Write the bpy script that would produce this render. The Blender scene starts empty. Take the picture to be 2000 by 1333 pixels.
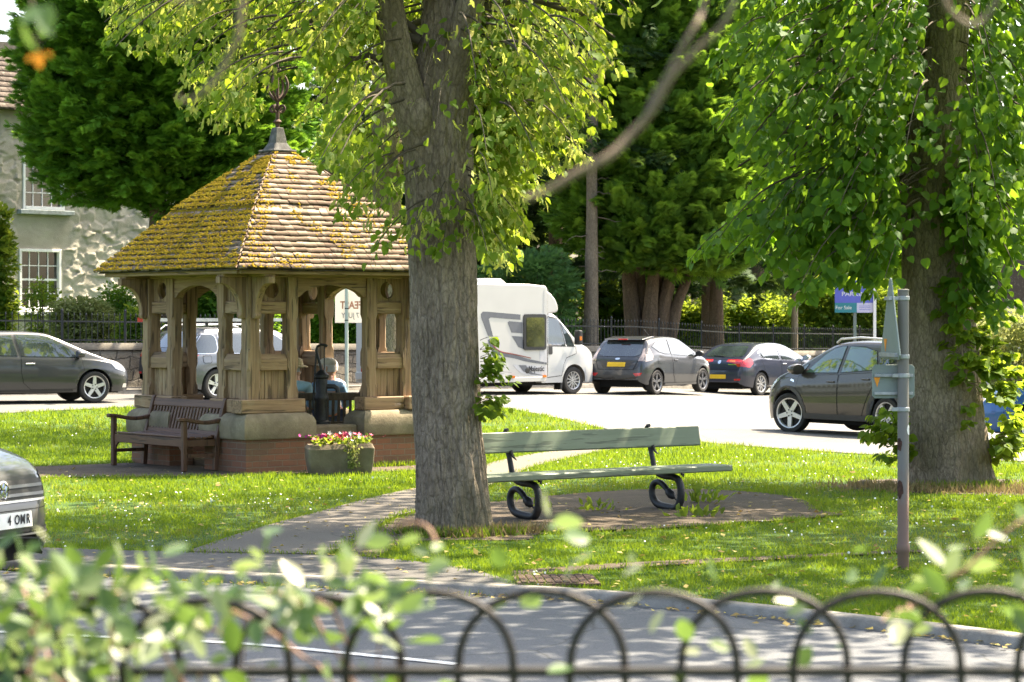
import bpy, bmesh, math, random
import numpy as np
from mathutils import Vector, Matrix
from mathutils.bvhtree import BVHTree

random.seed(7)
RNG = np.random.default_rng(11)
C = bpy.context.scene.collection
SC = bpy.context.scene
R = math.radians

# ------------------------------------------------------------------ camera
FPX = 2000 * 85.0 / 36.0          # focal length in photo pixels
CAMH, HOR = 2.0, 620.0
cam = bpy.data.cameras.new("camera")
cam.lens = 85.0
cam.sensor_width = 36.0
cam.shift_y = -(666.5 - HOR) / 2000.0
cam.clip_start = 0.1
cam.clip_end = 1500
cam.dof.use_dof = True
cam.dof.focus_distance = 27.0
cam.dof.aperture_fstop = 6.3
cam.dof.aperture_blades = 9
cob = bpy.data.objects.new("camera", cam)
C.objects.link(cob)
cob.location = (0, 0, CAMH)
cob.rotation_euler = (R(90), 0, 0)
SC.camera = cob

# ------------------------------------------------------------------ sky and sun
SUN = Vector((0.437, 0.350, 0.829)).normalized()
world = bpy.data.worlds.new("World")
SC.world = world
world.use_nodes = True
wn = world.node_tree
wn.nodes.clear()
bg = wn.nodes.new("ShaderNodeBackground")
wo = wn.nodes.new("ShaderNodeOutputWorld")
st = wn.nodes.new("ShaderNodeTexSky")
st.sky_type = 'NISHITA'
st.sun_disc = False
st.sun_elevation = math.asin(SUN.z)
st.sun_rotation = math.atan2(SUN.x, SUN.y)
st.air_density = 1.0
st.dust_density = 4.0
st.ozone_density = 1.0
bg.inputs[1].default_value = 0.13
wn.links.new(st.outputs[0], bg.inputs[0])
wn.links.new(bg.outputs[0], wo.inputs[0])
sl = bpy.data.lights.new("sun", 'SUN')
sl.energy = 5.0
sl.angle = R(0.55)
sl.color = (1.0, 0.90, 0.74)
so = bpy.data.objects.new("sun", sl)
C.objects.link(so)
so.rotation_euler = SUN.to_track_quat('Z', 'Y').to_euler()
so.location = (20, 20, 40)

# ------------------------------------------------------------------ exposure
SC.view_settings.view_transform = 'Standard'
SC.view_settings.look = 'None'
SC.view_settings.gamma = 1.0
SC.view_settings.use_curve_mapping = False
SC.view_settings.exposure = 2.3
SC.view_settings.use_white_balance = True      # camera white balance set for the shade
SC.view_settings.white_balance_temperature = 6950
SC.view_settings.white_balance_tint = 9
SC.render.engine = 'CYCLES'
cy = SC.cycles
cy.use_denoising = True
try:
    cy.denoiser = 'OPENIMAGEDENOISE'
    cy.denoising_input_passes = 'RGB_ALBEDO_NORMAL'
    cy.denoising_prefilter = 'NONE'
except Exception:
    pass
cy.max_bounces = 10
cy.diffuse_bounces = 4
cy.glossy_bounces = 3
cy.transmission_bounces = 6
cy.transparent_max_bounces = 6
cy.caustics_reflective = False
cy.caustics_refractive = False
cy.sample_clamp_indirect = 6.0

# ------------------------------------------------------------------ terrain and un-projection helpers
def sstep(t):
    t = np.clip(t, 0, 1)
    return t * t * (3 - 2 * t)

def g(x, y):
    """height of the ground at x, y"""
    t = sstep((np.asarray(y, float) - 36.0) / 14.0)
    a = np.interp(x, [-15, -8.5, -6, 1.5, 3.6, 6.7, 13], [0.33, 0.25, 0.215, 0.06, 0.03, -0.165, -0.30])
    return a * t

def P(px, py, Y):
    return Vector(((px - 1000.0) * Y / FPX, Y, CAMH - (py - HOR) * Y / FPX))

def G(px, py):
    """where the sight line through px, py meets the ground"""
    Y = CAMH * FPX / (py - HOR)
    for _ in range(30):
        X = (px - 1000.0) * Y / FPX
        Y = 0.5 * Y + 0.5 * (CAMH - float(g(X, Y))) * FPX / (py - HOR)
    X = (px - 1000.0) * Y / FPX
    return Vector((X, Y, float(g(X, Y))))

# ------------------------------------------------------------------ numpy noise
def _hash(ix, iy, iz, seed):
    h = (ix.astype(np.int64) * 374761393 + iy.astype(np.int64) * 668265263 +
         iz.astype(np.int64) * 2147483647 + seed * 1274126177) & 0xffffffff
    h = ((h ^ (h >> 13)) * 1274126177) & 0xffffffff
    h = h ^ (h >> 16)
    return (h & 0xffff) / 65535.0

def vnoise(p, seed=0):
    p = np.asarray(p, float)
    i = np.floor(p)
    f = p - i
    f = f * f * (3 - 2 * f)
    x, y, z = i[..., 0], i[..., 1], i[..., 2]
    r = 0
    for dx in (0, 1):
        for dy in (0, 1):
            for dz in (0, 1):
                w = (f[..., 0] if dx else 1 - f[..., 0]) * (f[..., 1] if dy else 1 - f[..., 1]) * (f[..., 2] if dz else 1 - f[..., 2])
                r = r + w * _hash(x + dx, y + dy, z + dz, seed)
    return r

def fbm(p, oct=4, seed=0):
    p = np.asarray(p, float)
    a, s, t = 0.5, 0, 0
    for k in range(oct):
        s = s + a * vnoise(p * (2.0 ** k), seed + k)
        t += a
        a *= 0.5
    return s / t

# ------------------------------------------------------------------ object helpers
def tag(o, label=None, cat=None, group=None, kind=None):
    if label: o["label"] = label
    if cat: o["category"] = cat
    if group: o["group"] = group
    if kind: o["kind"] = kind
    return o

def thing(name, label, cat, loc=(0, 0, 0), rotz=0.0, group=None):
    o = bpy.data.objects.new(name, None)
    C.objects.link(o)
    o.location = loc
    o.rotation_euler = (0, 0, rotz)
    o.empty_display_size = 0.2
    return tag(o, label, cat, group)

def link(name, me, mat=None, parent=None):
    o = bpy.data.objects.new(name, me)
    C.objects.link(o)
    if mat is not None:
        for m in (mat if isinstance(mat, (list, tuple)) else [mat]):
            me.materials.append(m)
    if parent is not None:
        o.parent = parent
    return o

def npmesh(name, V, F, mat, parent=None, rnd=None, smooth=False):
    """V (n,3), F (m,3) or (m,4), rnd per-vertex random value"""
    V = np.ascontiguousarray(V, np.float32)
    F = np.ascontiguousarray(F, np.int32)
    k = F.shape[1]
    me = bpy.data.meshes.new(name)
    me.vertices.add(len(V))
    me.vertices.foreach_set("co", V.ravel())
    me.loops.add(F.size)
    me.loops.foreach_set("vertex_index", F.ravel())
    me.polygons.add(len(F))
    me.polygons.foreach_set("loop_start", np.arange(0, F.size, k, dtype=np.int32))
    if rnd is not None:
        at = me.attributes.new("rnd", 'FLOAT', 'POINT')
        at.data.foreach_set("value", np.ascontiguousarray(rnd, np.float32))
    me.update(calc_edges=True)
    if smooth:
        me.polygons.foreach_set("use_smooth", np.ones(len(F), bool))
    return link(name, me, mat, parent)

class MB:
    """collects shapes and links them as one mesh object"""
    def __init__(s):
        s.v, s.f, s.m = [], [], []
        s.mi = 0
    def add(s, vs, fs, M=None):
        n = len(s.v)
        for p in vs:
            p = Vector(p)
            s.v.append(M @ p if M is not None else p)
        for f in fs:
            s.f.append([i + n for i in f])
            s.m.append(s.mi)
        return s
    def box(s, c, d, M=None, rot=None):
        hx, hy, hz = d[0] / 2, d[1] / 2, d[2] / 2
        vs = [Vector((a * hx, b * hy, e * hz)) for e in (-1, 1) for b in (-1, 1) for a in (-1, 1)]
        if rot is not None:
            vs = [rot @ p for p in vs]
        vs = [p + Vector(c) for p in vs]
        return s.add(vs, [(0, 2, 3, 1), (4, 5, 7, 6), (0, 1, 5, 4), (2, 6, 7, 3), (0, 4, 6, 2), (1, 3, 7, 5)], M)
    def beam(s, a, b, w, h, up=(0, 0, 1), M=None):
        a, b = Vector(a), Vector(b)
        d = (b - a).normalized()
        u = Vector(up)
        sd = d.cross(u).normalized()
        u = sd.cross(d).normalized()
        vs = [p + sd * (i * w / 2) + u * (j * h / 2) for p in (a, b) for (i, j) in ((-1, -1), (1, -1), (1, 1), (-1, 1))]
        return s.add(vs, [(3, 2, 1, 0), (4, 5, 6, 7), (0, 1, 5, 4), (1, 2, 6, 5), (2, 3, 7, 6), (3, 0, 4, 7)], M)
    def tube(s, pts, rad, n=8, M=None, cap=True, ell=1.0):
        pts = [Vector(p) for p in pts]
        if not hasattr(rad, '__len__'): rad = [rad] * len(pts)
        rings = []
        pu = None
        for i, p in enumerate(pts):
            d = (pts[min(i + 1, len(pts) - 1)] - pts[max(i - 1, 0)]).normalized()
            if pu is None:
                pu = Vector((0, 0, 1)) if abs(d.z) < 0.9 else Vector((1, 0, 0))
            sd = d.cross(pu).normalized()
            pu = sd.cross(d).normalized()
            rings.append([p + (sd * math.cos(2 * math.pi * k / n) * ell + pu * math.sin(2 * math.pi * k / n)) * rad[i] for k in range(n)])
        vs = [q for r in rings for q in r]
        fs = []
        for i in range(len(pts) - 1):
            for k in range(n):
                fs.append((i * n + k, i * n + (k + 1) % n, (i + 1) * n + (k + 1) % n, (i + 1) * n + k))
        if cap:
            fs.append(tuple(range(n - 1, -1, -1)))
            fs.append(tuple((len(pts) - 1) * n + k for k in range(n)))
        return s.add(vs, fs, M)
    def lathe(s, prof, n=24, M=None, closed=False):
        """prof: list of (r, z), turned about z"""
        vs = [(r * math.cos(2 * math.pi * k / n), r * math.sin(2 * math.pi * k / n), z) for (r, z) in prof for k in range(n)]
        m = len(prof)
        fs = []
        for i in range(m if closed else m - 1):
            j = (i + 1) % m
            for k in range(n):
                fs.append((i * n + k, i * n + (k + 1) % n, j * n + (k + 1) % n, j * n + k))
        if not closed:
            fs.append(tuple(range(n - 1, -1, -1)))
            fs.append(tuple((m - 1) * n + k for k in range(n)))
        return s.add(vs, fs, M)
    def prism(s, poly, h0, h1, M=None):
        """poly in xy, extruded from z=h0 to z=h1"""
        n = len(poly)
        vs = [(p[0], p[1], h0) for p in poly] + [(p[0], p[1], h1) for p in poly]
        fs = [tuple(range(n - 1, -1, -1)), tuple(range(n, 2 * n))]
        for k in range(n):
            fs.append((k, (k + 1) % n, n + (k + 1) % n, n + k))
        return s.add(vs, fs, M)
    def build(s, name, mat, parent=None, smooth=False, bevel=0.0, seg=1, ang=35):
        me = bpy.data.meshes.new(name)
        me.from_pydata([tuple(p) for p in s.v], [], s.f)
        if any(s.m):
            me.polygons.foreach_set("material_index", s.m)
        bm = bmesh.new()
        bm.from_mesh(me)
        bmesh.ops.recalc_face_normals(bm, faces=bm.faces)
        if bevel > 0:
            es = [e for e in bm.edges if len(e.link_faces) == 2 and e.calc_face_angle(0) > R(ang)]
            bmesh.ops.bevel(bm, geom=es, offset=bevel, segments=seg, profile=0.5, affect='EDGES', clamp_overlap=True)
        bm.to_mesh(me)
        bm.free()
        if smooth:
            me.polygons.foreach_set("use_smooth", [True] * len(me.polygons))
            try:
                me.set_sharp_from_angle(angle=R(40))
            except Exception:
                pass
        return link(name, me, mat, parent)

def rotz(a):
    return Matrix.Rotation(a, 4, 'Z')

def basis(ex, ey, ez, o=(0, 0, 0)):
    M = Matrix.Identity(4)
    for i, e in enumerate((ex, ey, ez)):
        for j in range(3): M[j][i] = e[j]
    for j in range(3): M[j][3] = o[j]
    return M

def scatter(TV, TF, pos, ax, nr, sc):
    """copies of a template: local y along ax, local z along nr (n,3 arrays)"""
    TV = np.asarray(TV, float); TF = np.asarray(TF, int)
    n, k = len(pos), len(TV)
    ax = ax / (np.linalg.norm(ax, axis=1, keepdims=True) + 1e-9)
    nr = nr - ax * np.sum(nr * ax, axis=1, keepdims=True)
    nr = nr / (np.linalg.norm(nr, axis=1, keepdims=True) + 1e-9)
    sx = np.cross(ax, nr)
    sc = np.asarray(sc, float).reshape(n, 1, 1) * np.ones((n, 1, 1))
    V = pos[:, None, :] + sc * (TV[None, :, 0:1] * sx[:, None, :] + TV[None, :, 1:2] * ax[:, None, :] + TV[None, :, 2:3] * nr[:, None, :])
    F = (np.arange(n) * k)[:, None, None] + TF[None]
    return V.reshape(-1, 3), F.reshape(-1, TF.shape[1])

def rdir(n, rng):
    v = rng.normal(size=(n, 3))
    return v / np.linalg.norm(v, axis=1, keepdims=True)

def inpoly(x, y, poly):
    x = np.asarray(x); y = np.asarray(y)
    c = np.zeros(x.shape, bool)
    n = len(poly)
    for i in range(n):
        x1, y1 = poly[i][0], poly[i][1]
        x2, y2 = poly[(i + 1) % n][0], poly[(i + 1) % n][1]
        cond = ((y1 > y) != (y2 > y)) & (x < (x2 - x1) * (y - y1) / (y2 - y1 + 1e-12) + x1)
        c ^= cond
    return c

def resample(pts, n):
    pts = np.asarray(pts, float)
    d = np.r_[0, np.cumsum(np.linalg.norm(np.diff(pts, axis=0), axis=1))]
    t = np.linspace(0, d[-1], n)
    return np.stack([np.interp(t, d, pts[:, k]) for k in range(pts.shape[1])], 1)

def smooth_poly(pts, n, it=2):
    """Chaikin-smoothed, resampled open polyline"""
    p = np.asarray(pts, float)
    for _ in range(it):
        a = p[:-1] * 0.75 + p[1:] * 0.25
        b = p[:-1] * 0.25 + p[1:] * 0.75
        q = np.empty((len(a) * 2 + 2, p.shape[1]))
        q[0] = p[0]; q[-1] = p[-1]
        q[1:-1:2] = a; q[2:-1:2] = b
        p = q
    return resample(p, n)

def text_mesh(name, body, size, mat, parent, M, align='CENTER', thick=0.002, mirror=False, sx=1.0, bold=0.0):
    cu = bpy.data.curves.new(name, 'FONT')
    cu.body = body
    cu.size = size
    cu.align_x = align
    cu.align_y = 'CENTER'
    cu.extrude = thick
    cu.offset = bold
    cu.resolution_u = 3
    tmp = bpy.data.objects.new(name, cu)
    C.objects.link(tmp)
    dg = bpy.context.evaluated_depsgraph_get()
    me = bpy.data.meshes.new_from_object(tmp.evaluated_get(dg))
    bpy.data.objects.remove(tmp)
    S = Matrix.Diagonal((-sx if mirror else sx, 1, 1, 1))
    me.transform(M @ S)
    if mirror: me.flip_normals()
    me.name = name
    return link(name, me, mat, parent)
# ------------------------------------------------------------------ materials
class NT:
    def __init__(s, name):
        s.m = bpy.data.materials.new(name)
        s.m.use_nodes = True
        s.t = s.m.node_tree
        s.t.nodes.clear()
        s.out = s.t.nodes.new("ShaderNodeOutputMaterial")
    def n(s, typ, **kw):
        nd = s.t.nodes.new("ShaderNode" + typ)
        for k, v in kw.items():
            if k == 'ins':
                for kk, vv in v.items():
                    s.set(nd, kk, vv)
            else:
                setattr(nd, k, v)
        return nd
    def set(s, nd, k, v):
        if isinstance(v, tuple) and len(v) == 2 and hasattr(v[0], 'outputs'):
            s.t.links.new(v[0].outputs[v[1]], nd.inputs[k])
        elif hasattr(v, 'outputs'):
            s.t.links.new(v.outputs[0], nd.inputs[k])
        else:
            if isinstance(v, tuple) and len(v) == 3 and nd.inputs[k].type == 'RGBA':
                v = v + (1.0,)
            nd.inputs[k].default_value = v
    def coord(s, scale=(1, 1, 1), kind='Object', rot=(0, 0, 0)):
        tc = s.n("TexCoord")
        mp = s.n("Mapping", ins={'Vector': (tc, kind), 'Scale': scale, 'Rotation': rot})
        return mp
    def noise(s, vec, scale, detail=5, rough=0.55, dist=0.0):
        return s.n("TexNoise", ins={'Vector': vec, 'Scale': scale, 'Detail': detail, 'Roughness': rough, 'Distortion': dist})
    def ramp(s, fac, stops, interp='LINEAR'):
        r = s.n("ValToRGB", ins={'Fac': fac})
        cr = r.color_ramp
        cr.interpolation = interp
        while len(cr.elements) > 1: cr.elements.remove(cr.elements[-1])
        cr.elements[0].position = stops[0][0]
        cr.elements[0].color = tuple(stops[0][1]) + (1,)
        for p, c in stops[1:]:
            e = cr.elements.new(p)
            e.color = tuple(c) + (1,)
        return r
    def mix(s, fac, a, b, mode='MIX'):
        m = s.n("MixRGB", blend_type=mode)
        s.set(m, 'Fac', fac); s.set(m, 'Color1', a); s.set(m, 'Color2', b)
        return m
    def math(s, op, a, b=0.0, clamp=False):
        m = s.n("Math", operation=op, use_clamp=clamp)
        s.set(m, 0, a); s.set(m, 1, b)
        return m
    def bump(s, h, strength=0.5, dist=0.02, normal=None):
        b = s.n("Bump", ins={'Height': h, 'Strength': strength, 'Distance': dist})
        if normal is not None: s.set(b, 'Normal', normal)
        return b
    def pbsdf(s, **kw):
        p = s.n("BsdfPrincipled")
        for k, v in kw.items():
            s.set(p, k.replace('_', ' '), v)
        return p
    def done(s, sh):
        s.t.links.new(sh.outputs[0], s.out.inputs['Surface'])
        return s.m

def mat_plain(name, col, rough=0.5, metal=0.0, spec=0.5, coat=0.0, var=0.12, scale=8.0, bump=0.0):
    t = NT(name)
    co = t.coord()
    nz = t.noise(co, scale, 4)
    lo = tuple(max(0, c * (1 - var)) for c in col)
    hi = tuple(min(1, c * (1 + var)) for c in col)
    r = t.ramp(nz, [(0.3, lo), (0.7, hi)])
    p = t.pbsdf(Base_Color=r, Roughness=rough, Metallic=metal, Specular_IOR_Level=spec, Coat_Weight=coat, Coat_Roughness=0.04)
    if bump > 0:
        t.set(p, 'Normal', t.bump(t.noise(co, scale * 6, 4), bump, 0.005))
    return t.done(p)

def mat_paint(name, col, metal=0.5, rough=0.32):
    t = NT(name)
    co = t.coord()
    fl = t.noise(co, 900.0, 1)
    dirt = t.noise(co, 3.0, 5)
    base = t.mix(t.math('MULTIPLY', fl, 0.35), col, tuple(min(1, c * 1.6 + 0.004) for c in col))
    base2 = t.mix(t.math('MULTIPLY', dirt, 0.09), base, (0.2, 0.18, 0.15))
    rr = t.math('ADD', t.math('MULTIPLY', dirt, 0.12), rough - 0.06)
    p = t.pbsdf(Base_Color=base2, Roughness=rr, Metallic=metal, Coat_Weight=0.75, Coat_Roughness=0.03, Coat_IOR=1.45)
    return t.done(p)

def mat_wood(name, cols, axis='z', scale=1.0, rough=0.8, bump=0.5, coat=0.0, lichen=0.0, peel=None):
    t = NT(name)
    sc = {'z': (14, 14, 0.9), 'x': (0.9, 14, 14), 'y': (14, 0.9, 14)}[axis]
    co = t.coord(tuple(c * scale for c in sc))
    a = t.noise(co, 1.0, 8, 0.65, 0.6)
    b = t.noise(t.coord((1.7, 1.7, 1.7)), 1.3, 4)
    r = t.ramp(a, [(0.25, cols[0]), (0.5, cols[1]), (0.75, cols[2])])
    col = t.mix(t.math('MULTIPLY', b, 0.5), r, tuple(c * 0.55 for c in cols[1]), 'MIX')
    if lichen > 0:
        ln = t.noise(t.coord((6, 6, 6)), 1.0, 6, 0.7)
        lf = t.ramp(ln, [(0.55, (0, 0, 0)), (0.72, (lichen,) * 3)])
        col = t.mix(lf, col, (0.30, 0.30, 0.20))
    crack = t.ramp(t.noise(t.coord(tuple(c * scale * 2.2 for c in sc)), 1.0, 3, 0.5, 0.3), [(0.36, (0, 0, 0)), (0.42, (1, 1, 1))])
    col = t.mix(t.math('MULTIPLY', t.math('SUBTRACT', 1.0, crack), 0.65), col, tuple(c * 0.3 for c in cols[0]))
    if peel is not None:
        pf = t.ramp(t.noise(t.coord(tuple(c * scale * 0.7 for c in sc)), 1.0, 9, 0.75), [(0.63, (0, 0, 0)), (0.67, (1, 1, 1))])
        col = t.mix(pf, col, peel)
    h = t.math('ADD', t.math('MULTIPLY', a, 0.5), crack)
    p = t.pbsdf(Base_Color=col, Roughness=rough, Normal=t.bump(h, bump, 0.008), Coat_Weight=coat, Coat_Roughness=0.2)
    return t.done(p)

def mat_bark(name, dark, mid, light, moss=(0.07, 0.08, 0.025), mossamt=0.35, sc=1.0, green_h=0.9):
    t = NT(name)
    co = t.coord((19 * sc, 19 * sc, 7.5 * sc))
    v = t.n("TexVoronoi", feature='DISTANCE_TO_EDGE', ins={'Vector': t.mix(0.22, co, (t.noise(co, 1.3, 4), 1)), 'Scale': 1.3})
    a = t.noise(t.coord((30 * sc, 30 * sc, 9.0 * sc)), 1.0, 9, 0.72, 0.8)
    f = t.noise(t.coord((2.2, 2.2, 1.3)), 1.0, 5)
    big = t.noise(t.coord((4.5, 4.5, 0.9)), 1.0, 4, 0.6)
    fine = t.noise(t.coord((75, 75, 40)), 1.0, 5, 0.75)
    fis = t.ramp((v, 0), [(0.0, (0, 0, 0)), (0.16, (1, 1, 1))])
    h = t.math('ADD', t.math('MULTIPLY', a, 0.9), t.math('MULTIPLY', fis, 0.4))
    r = t.ramp(t.math('ADD', t.math('MULTIPLY', a, 0.7), t.math('MULTIPLY', big, 0.3)), [(0.3, dark), (0.5, mid), (0.7, light)])
    col = t.mix(t.math('MULTIPLY', t.math('SUBTRACT', 1.0, fis), 0.45), r, tuple(c * 0.45 for c in dark))
    col = t.mix(t.math('MULTIPLY', t.ramp(fine, [(0.45, (0, 0, 0)), (0.75, (1, 1, 1))]), 0.45), col, tuple(min(1, c * 1.25) for c in light))
    geo = t.n("TexCoord")
    sx = t.n("SeparateXYZ", ins={'Vector': (geo, 'Object')})
    hz = t.math('SUBTRACT', 1.0, t.math('DIVIDE', (sx, 2), green_h), True)
    mf = t.math('MULTIPLY', t.math('ADD', t.math('MULTIPLY', hz, 1.2), 0.22), t.ramp(f, [(0.42, (0, 0, 0)), (0.68, (1, 1, 1))]))
    pat = t.ramp(t.noise(t.coord((3.2, 3.2, 1.1)), 1.0, 6, 0.7), [(0.45, (0, 0, 0)), (0.62, (1, 1, 1))])
    col = t.mix(t.math('MULTIPLY', pat, 0.45), col, tuple(c * 0.55 for c in mid))
    pat2 = t.ramp(t.noise(t.coord((5, 5, 2.2), rot=(0.3, 0.5, 0)), 1.3, 7, 0.75), [(0.56, (0, 0, 0)), (0.66, (1, 1, 1))])
    col = t.mix(t.math('MULTIPLY', pat2, 0.4), col, tuple(min(1, c * 1.15) for c in light))
    col = t.mix(t.math('MULTIPLY', mf, mossamt, True), col, moss)
    p = t.pbsdf(Base_Color=col, Roughness=0.9, Specular_IOR_Level=0.25, Normal=t.bump(t.math('ADD', h, t.math('MULTIPLY', fine, 0.5)), 0.8, 0.025))
    return t.done(p)

def mat_leaf(name, stops, trans, tf=0.45, rough=0.6, spec=0.2):
    """stops: colours over the leaf's own random value; trans: colour of the light it lets through"""
    t = NT(name)
    at = t.n("Attribute", attribute_name="rnd")
    r = t.ramp((at, 2), stops)
    p = t.pbsdf(Base_Color=r, Roughness=rough, Specular_IOR_Level=spec)
    tl = t.n("BsdfTranslucent", ins={'Color': t.mix(0.45, trans, r)})
    m = t.n("MixShader", ins={'Fac': tf})
    t.t.links.new(p.outputs[0], m.inputs[1])
    t.t.links.new(tl.outputs[0], m.inputs[2])
    return t.done(m)

def mat_ground(name, stops, scale, fine, bump=0.4, bdist=0.02, rough=0.95, extra=None):
    t = NT(name)
    co = t.coord()
    a = t.noise(co, scale, 8, 0.6)
    b = t.noise(co, fine, 4, 0.6)
    r = t.ramp(t.math('ADD', t.math('MULTIPLY', a, 0.65), t.math('MULTIPLY', b, 0.35)), stops)
    col = r
    if extra is not None:
        e = t.ramp(t.noise(co, extra[0], 6, 0.65), [(extra[1], (0, 0, 0)), (extra[1] + 0.12, (extra[3],) * 3)])
        col = t.mix(e, col, extra[2])
    p = t.pbsdf(Base_Color=col, Roughness=rough, Specular_IOR_Level=0.25, Normal=t.bump(b, bump, bdist))
    return t.done(p)

def mat_asphalt(name, lo, hi, crack=True, rough=0.85):
    t = NT(name)
    co = t.coord()
    big = t.noise(co, 0.35, 6, 0.6)
    agg = t.noise(co, 70.0, 3, 0.7)
    v = t.n("TexVoronoi", ins={'Vector': co, 'Scale': 110.0})
    base = t.ramp(big, [(0.3, lo), (0.7, hi)])
    col = t.mix(t.math('MULTIPLY', t.ramp(agg, [(0.45, (0, 0, 0)), (0.75, (1, 1, 1))]), 0.45), base, tuple(min(1, c * 1.9) for c in hi))
    col = t.mix(t.math('MULTIPLY', (v, 0), 0.35), col, tuple(c * 0.45 for c in lo))
    if crack:
        cv = t.n("TexVoronoi", feature='DISTANCE_TO_EDGE', ins={'Vector': t.mix(0.25, co, (t.noise(co, 1.2, 4), 1)), 'Scale': 0.55})
        cf = t.ramp((cv, 0), [(0.0, (1, 1, 1)), (0.006, (0, 0, 0))])
        col = t.mix(t.math('MULTIPLY', cf, 0.6), col, (0.02, 0.02, 0.018))
    # repairs and oil stains with an outline of their own
    rp = t.n("TexVoronoi", ins={'Vector': t.mix(0.06, co, (t.noise(co, 0.8, 3), 1)), 'Scale': 0.16})
    pf = t.ramp((rp, 1), [(0.60, (0, 0, 0)), (0.62, (1, 1, 1))])
    col = t.mix(t.math('MULTIPLY', pf, 0.22), col, tuple(c * 0.6 for c in lo))
    oil = t.ramp(t.noise(co, 0.9, 4, 0.5), [(0.66, (0, 0, 0)), (0.74, (1, 1, 1))])
    col = t.mix(t.math('MULTIPLY', oil, 0.3), col, tuple(c * 0.45 for c in lo))
    p = t.pbsdf(Base_Color=col, Roughness=rough, Specular_IOR_Level=0.3, Normal=t.bump(t.math('ADD', agg, (v, 0)), 0.35, 0.006))
    return t.done(p)

def mat_brick(name):
    t = NT(name)
    tc = t.n("TexCoord")
    sp = t.n("SeparateXYZ", ins={'Vector': (tc, 'Object')})
    cb = t.n("CombineXYZ", ins={0: t.math('ADD', (sp, 0), (sp, 1)), 1: (sp, 2), 2: 0.0})
    nz = t.noise((tc, 'Object'), 9.0, 5)
    vec = t.mix(0.012, cb, (nz, 1))
    b = t.n("TexBrick", offset=0.5, ins={'Vector': vec, 'Color1': (0.21, 0.068, 0.034), 'Color2': (0.11, 0.045, 0.028), 'Mortar': (0.16, 0.125, 0.09),
                                         'Scale': 1.0, 'Mortar Size': 0.007, 'Mortar Smooth': 0.3, 'Bias': 0.0, 'Brick Width': 0.228, 'Row Height': 0.078})
    f = t.ramp(t.noise((tc, 'Object'), 3.0, 6, 0.7), [(0.45, (0, 0, 0)), (0.75, (0.75, 0.75, 0.75))])
    col = t.mix(f, b, (0.085, 0.058, 0.035))
    col = t.mix(t.math('MULTIPLY', t.noise((tc, 'Object'), 45.0, 4), 0.35), col, (0.30, 0.20, 0.12))
    h = t.math('SUBTRACT', t.math('MULTIPLY', nz, 0.25), (b, 1))
    p = t.pbsdf(Base_Color=col, Roughness=0.92, Normal=t.bump(h, 0.8, 0.012))
    return t.done(p)

def mat_stone(name, a, b, c, scale=4.0, stain=(0.09, 0.085, 0.055), stainamt=0.6, bump=0.5):
    t = NT(name)
    co = t.coord()
    n1 = t.noise(co, scale, 8, 0.65, 0.4)
    n2 = t.noise(co, scale * 12, 5, 0.7)
    r = t.ramp(n1, [(0.28, a), (0.5, b), (0.72, c)])
    col = t.mix(t.math('MULTIPLY', n2, 0.4), r, tuple(x * 0.6 for x in b))
    st_ = t.ramp(t.noise(co, scale * 0.6, 6, 0.7), [(0.48, (0, 0, 0)), (0.72, (stainamt,) * 3)])
    col = t.mix(st_, col, stain)
    p = t.pbsdf(Base_Color=col, Roughness=0.93, Specular_IOR_Level=0.2, Normal=t.bump(t.math('ADD', n2, t.math('MULTIPLY', n1, 0.6)), bump, 0.015))
    return t.done(p)

def mat_tile(name, lo, mid, hi):
    """roof tile, random value per tile"""
    t = NT(name)
    at = t.n("Attribute", attribute_name="rnd")
    co = t.coord()
    n1 = t.noise(co, 14.0, 6, 0.65)
    n2 = t.noise(co, 60.0, 4, 0.7)
    r = t.ramp(t.math('ADD', t.math('MULTIPLY', (at, 2), 0.6), t.math('MULTIPLY', n1, 0.4)), [(0.2, lo), (0.5, mid), (0.85, hi)])
    lich = t.ramp(t.noise(co, 9.0, 7, 0.75), [(0.56, (0, 0, 0)), (0.66, (0.7, 0.7, 0.7))])
    col = t.mix(lich, r, (0.40, 0.37, 0.30))
    col = t.mix(t.math('MULTIPLY', n2, 0.3), col, tuple(x * 0.5 for x in lo))
    p = t.pbsdf(Base_Color=col, Roughness=0.9, Normal=t.bump(t.math('ADD', n1, n2), 0.5, 0.008))
    return t.done(p)

def mat_glass(name, col=(0.015, 0.02, 0.022), rough=0.03):
    t = NT(name)
    nz = t.noise(t.coord(), 1.5, 2)
    r = t.ramp(nz, [(0.3, tuple(c * 0.6 for c in col)), (0.7, tuple(c * 1.5 for c in col))])
    p = t.pbsdf(Base_Color=r, Roughness=rough, Specular_IOR_Level=0.8, Coat_Weight=1.0, Coat_Roughness=0.01)
    return t.done(p)

M = {}
M['oak_v'] = mat_wood('weathered_oak_upright', [(0.095, 0.053, 0.028), (0.29, 0.18, 0.098), (0.46, 0.325, 0.195)], 'z', lichen=0.3, bump=0.8)
M['oak_x'] = mat_wood('weathered_oak_rail', [(0.095, 0.053, 0.028), (0.29, 0.178, 0.096), (0.46, 0.32, 0.19)], 'x', lichen=0.25, bump=0.8)
M['oak_y'] = mat_wood('weathered_oak_beam', [(0.095, 0.053, 0.028), (0.29, 0.178, 0.096), (0.46, 0.32, 0.19)], 'y', lichen=0.25, bump=0.8)
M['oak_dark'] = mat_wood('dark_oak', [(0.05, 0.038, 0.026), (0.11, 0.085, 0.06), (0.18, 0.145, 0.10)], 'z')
M['bench_brown'] = mat_wood('brown_stained_wood', [(0.05, 0.021, 0.010), (0.10, 0.043, 0.022), (0.155, 0.075, 0.042)], 'z', rough=0.65, bump=0.2, coat=0.05)
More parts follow.
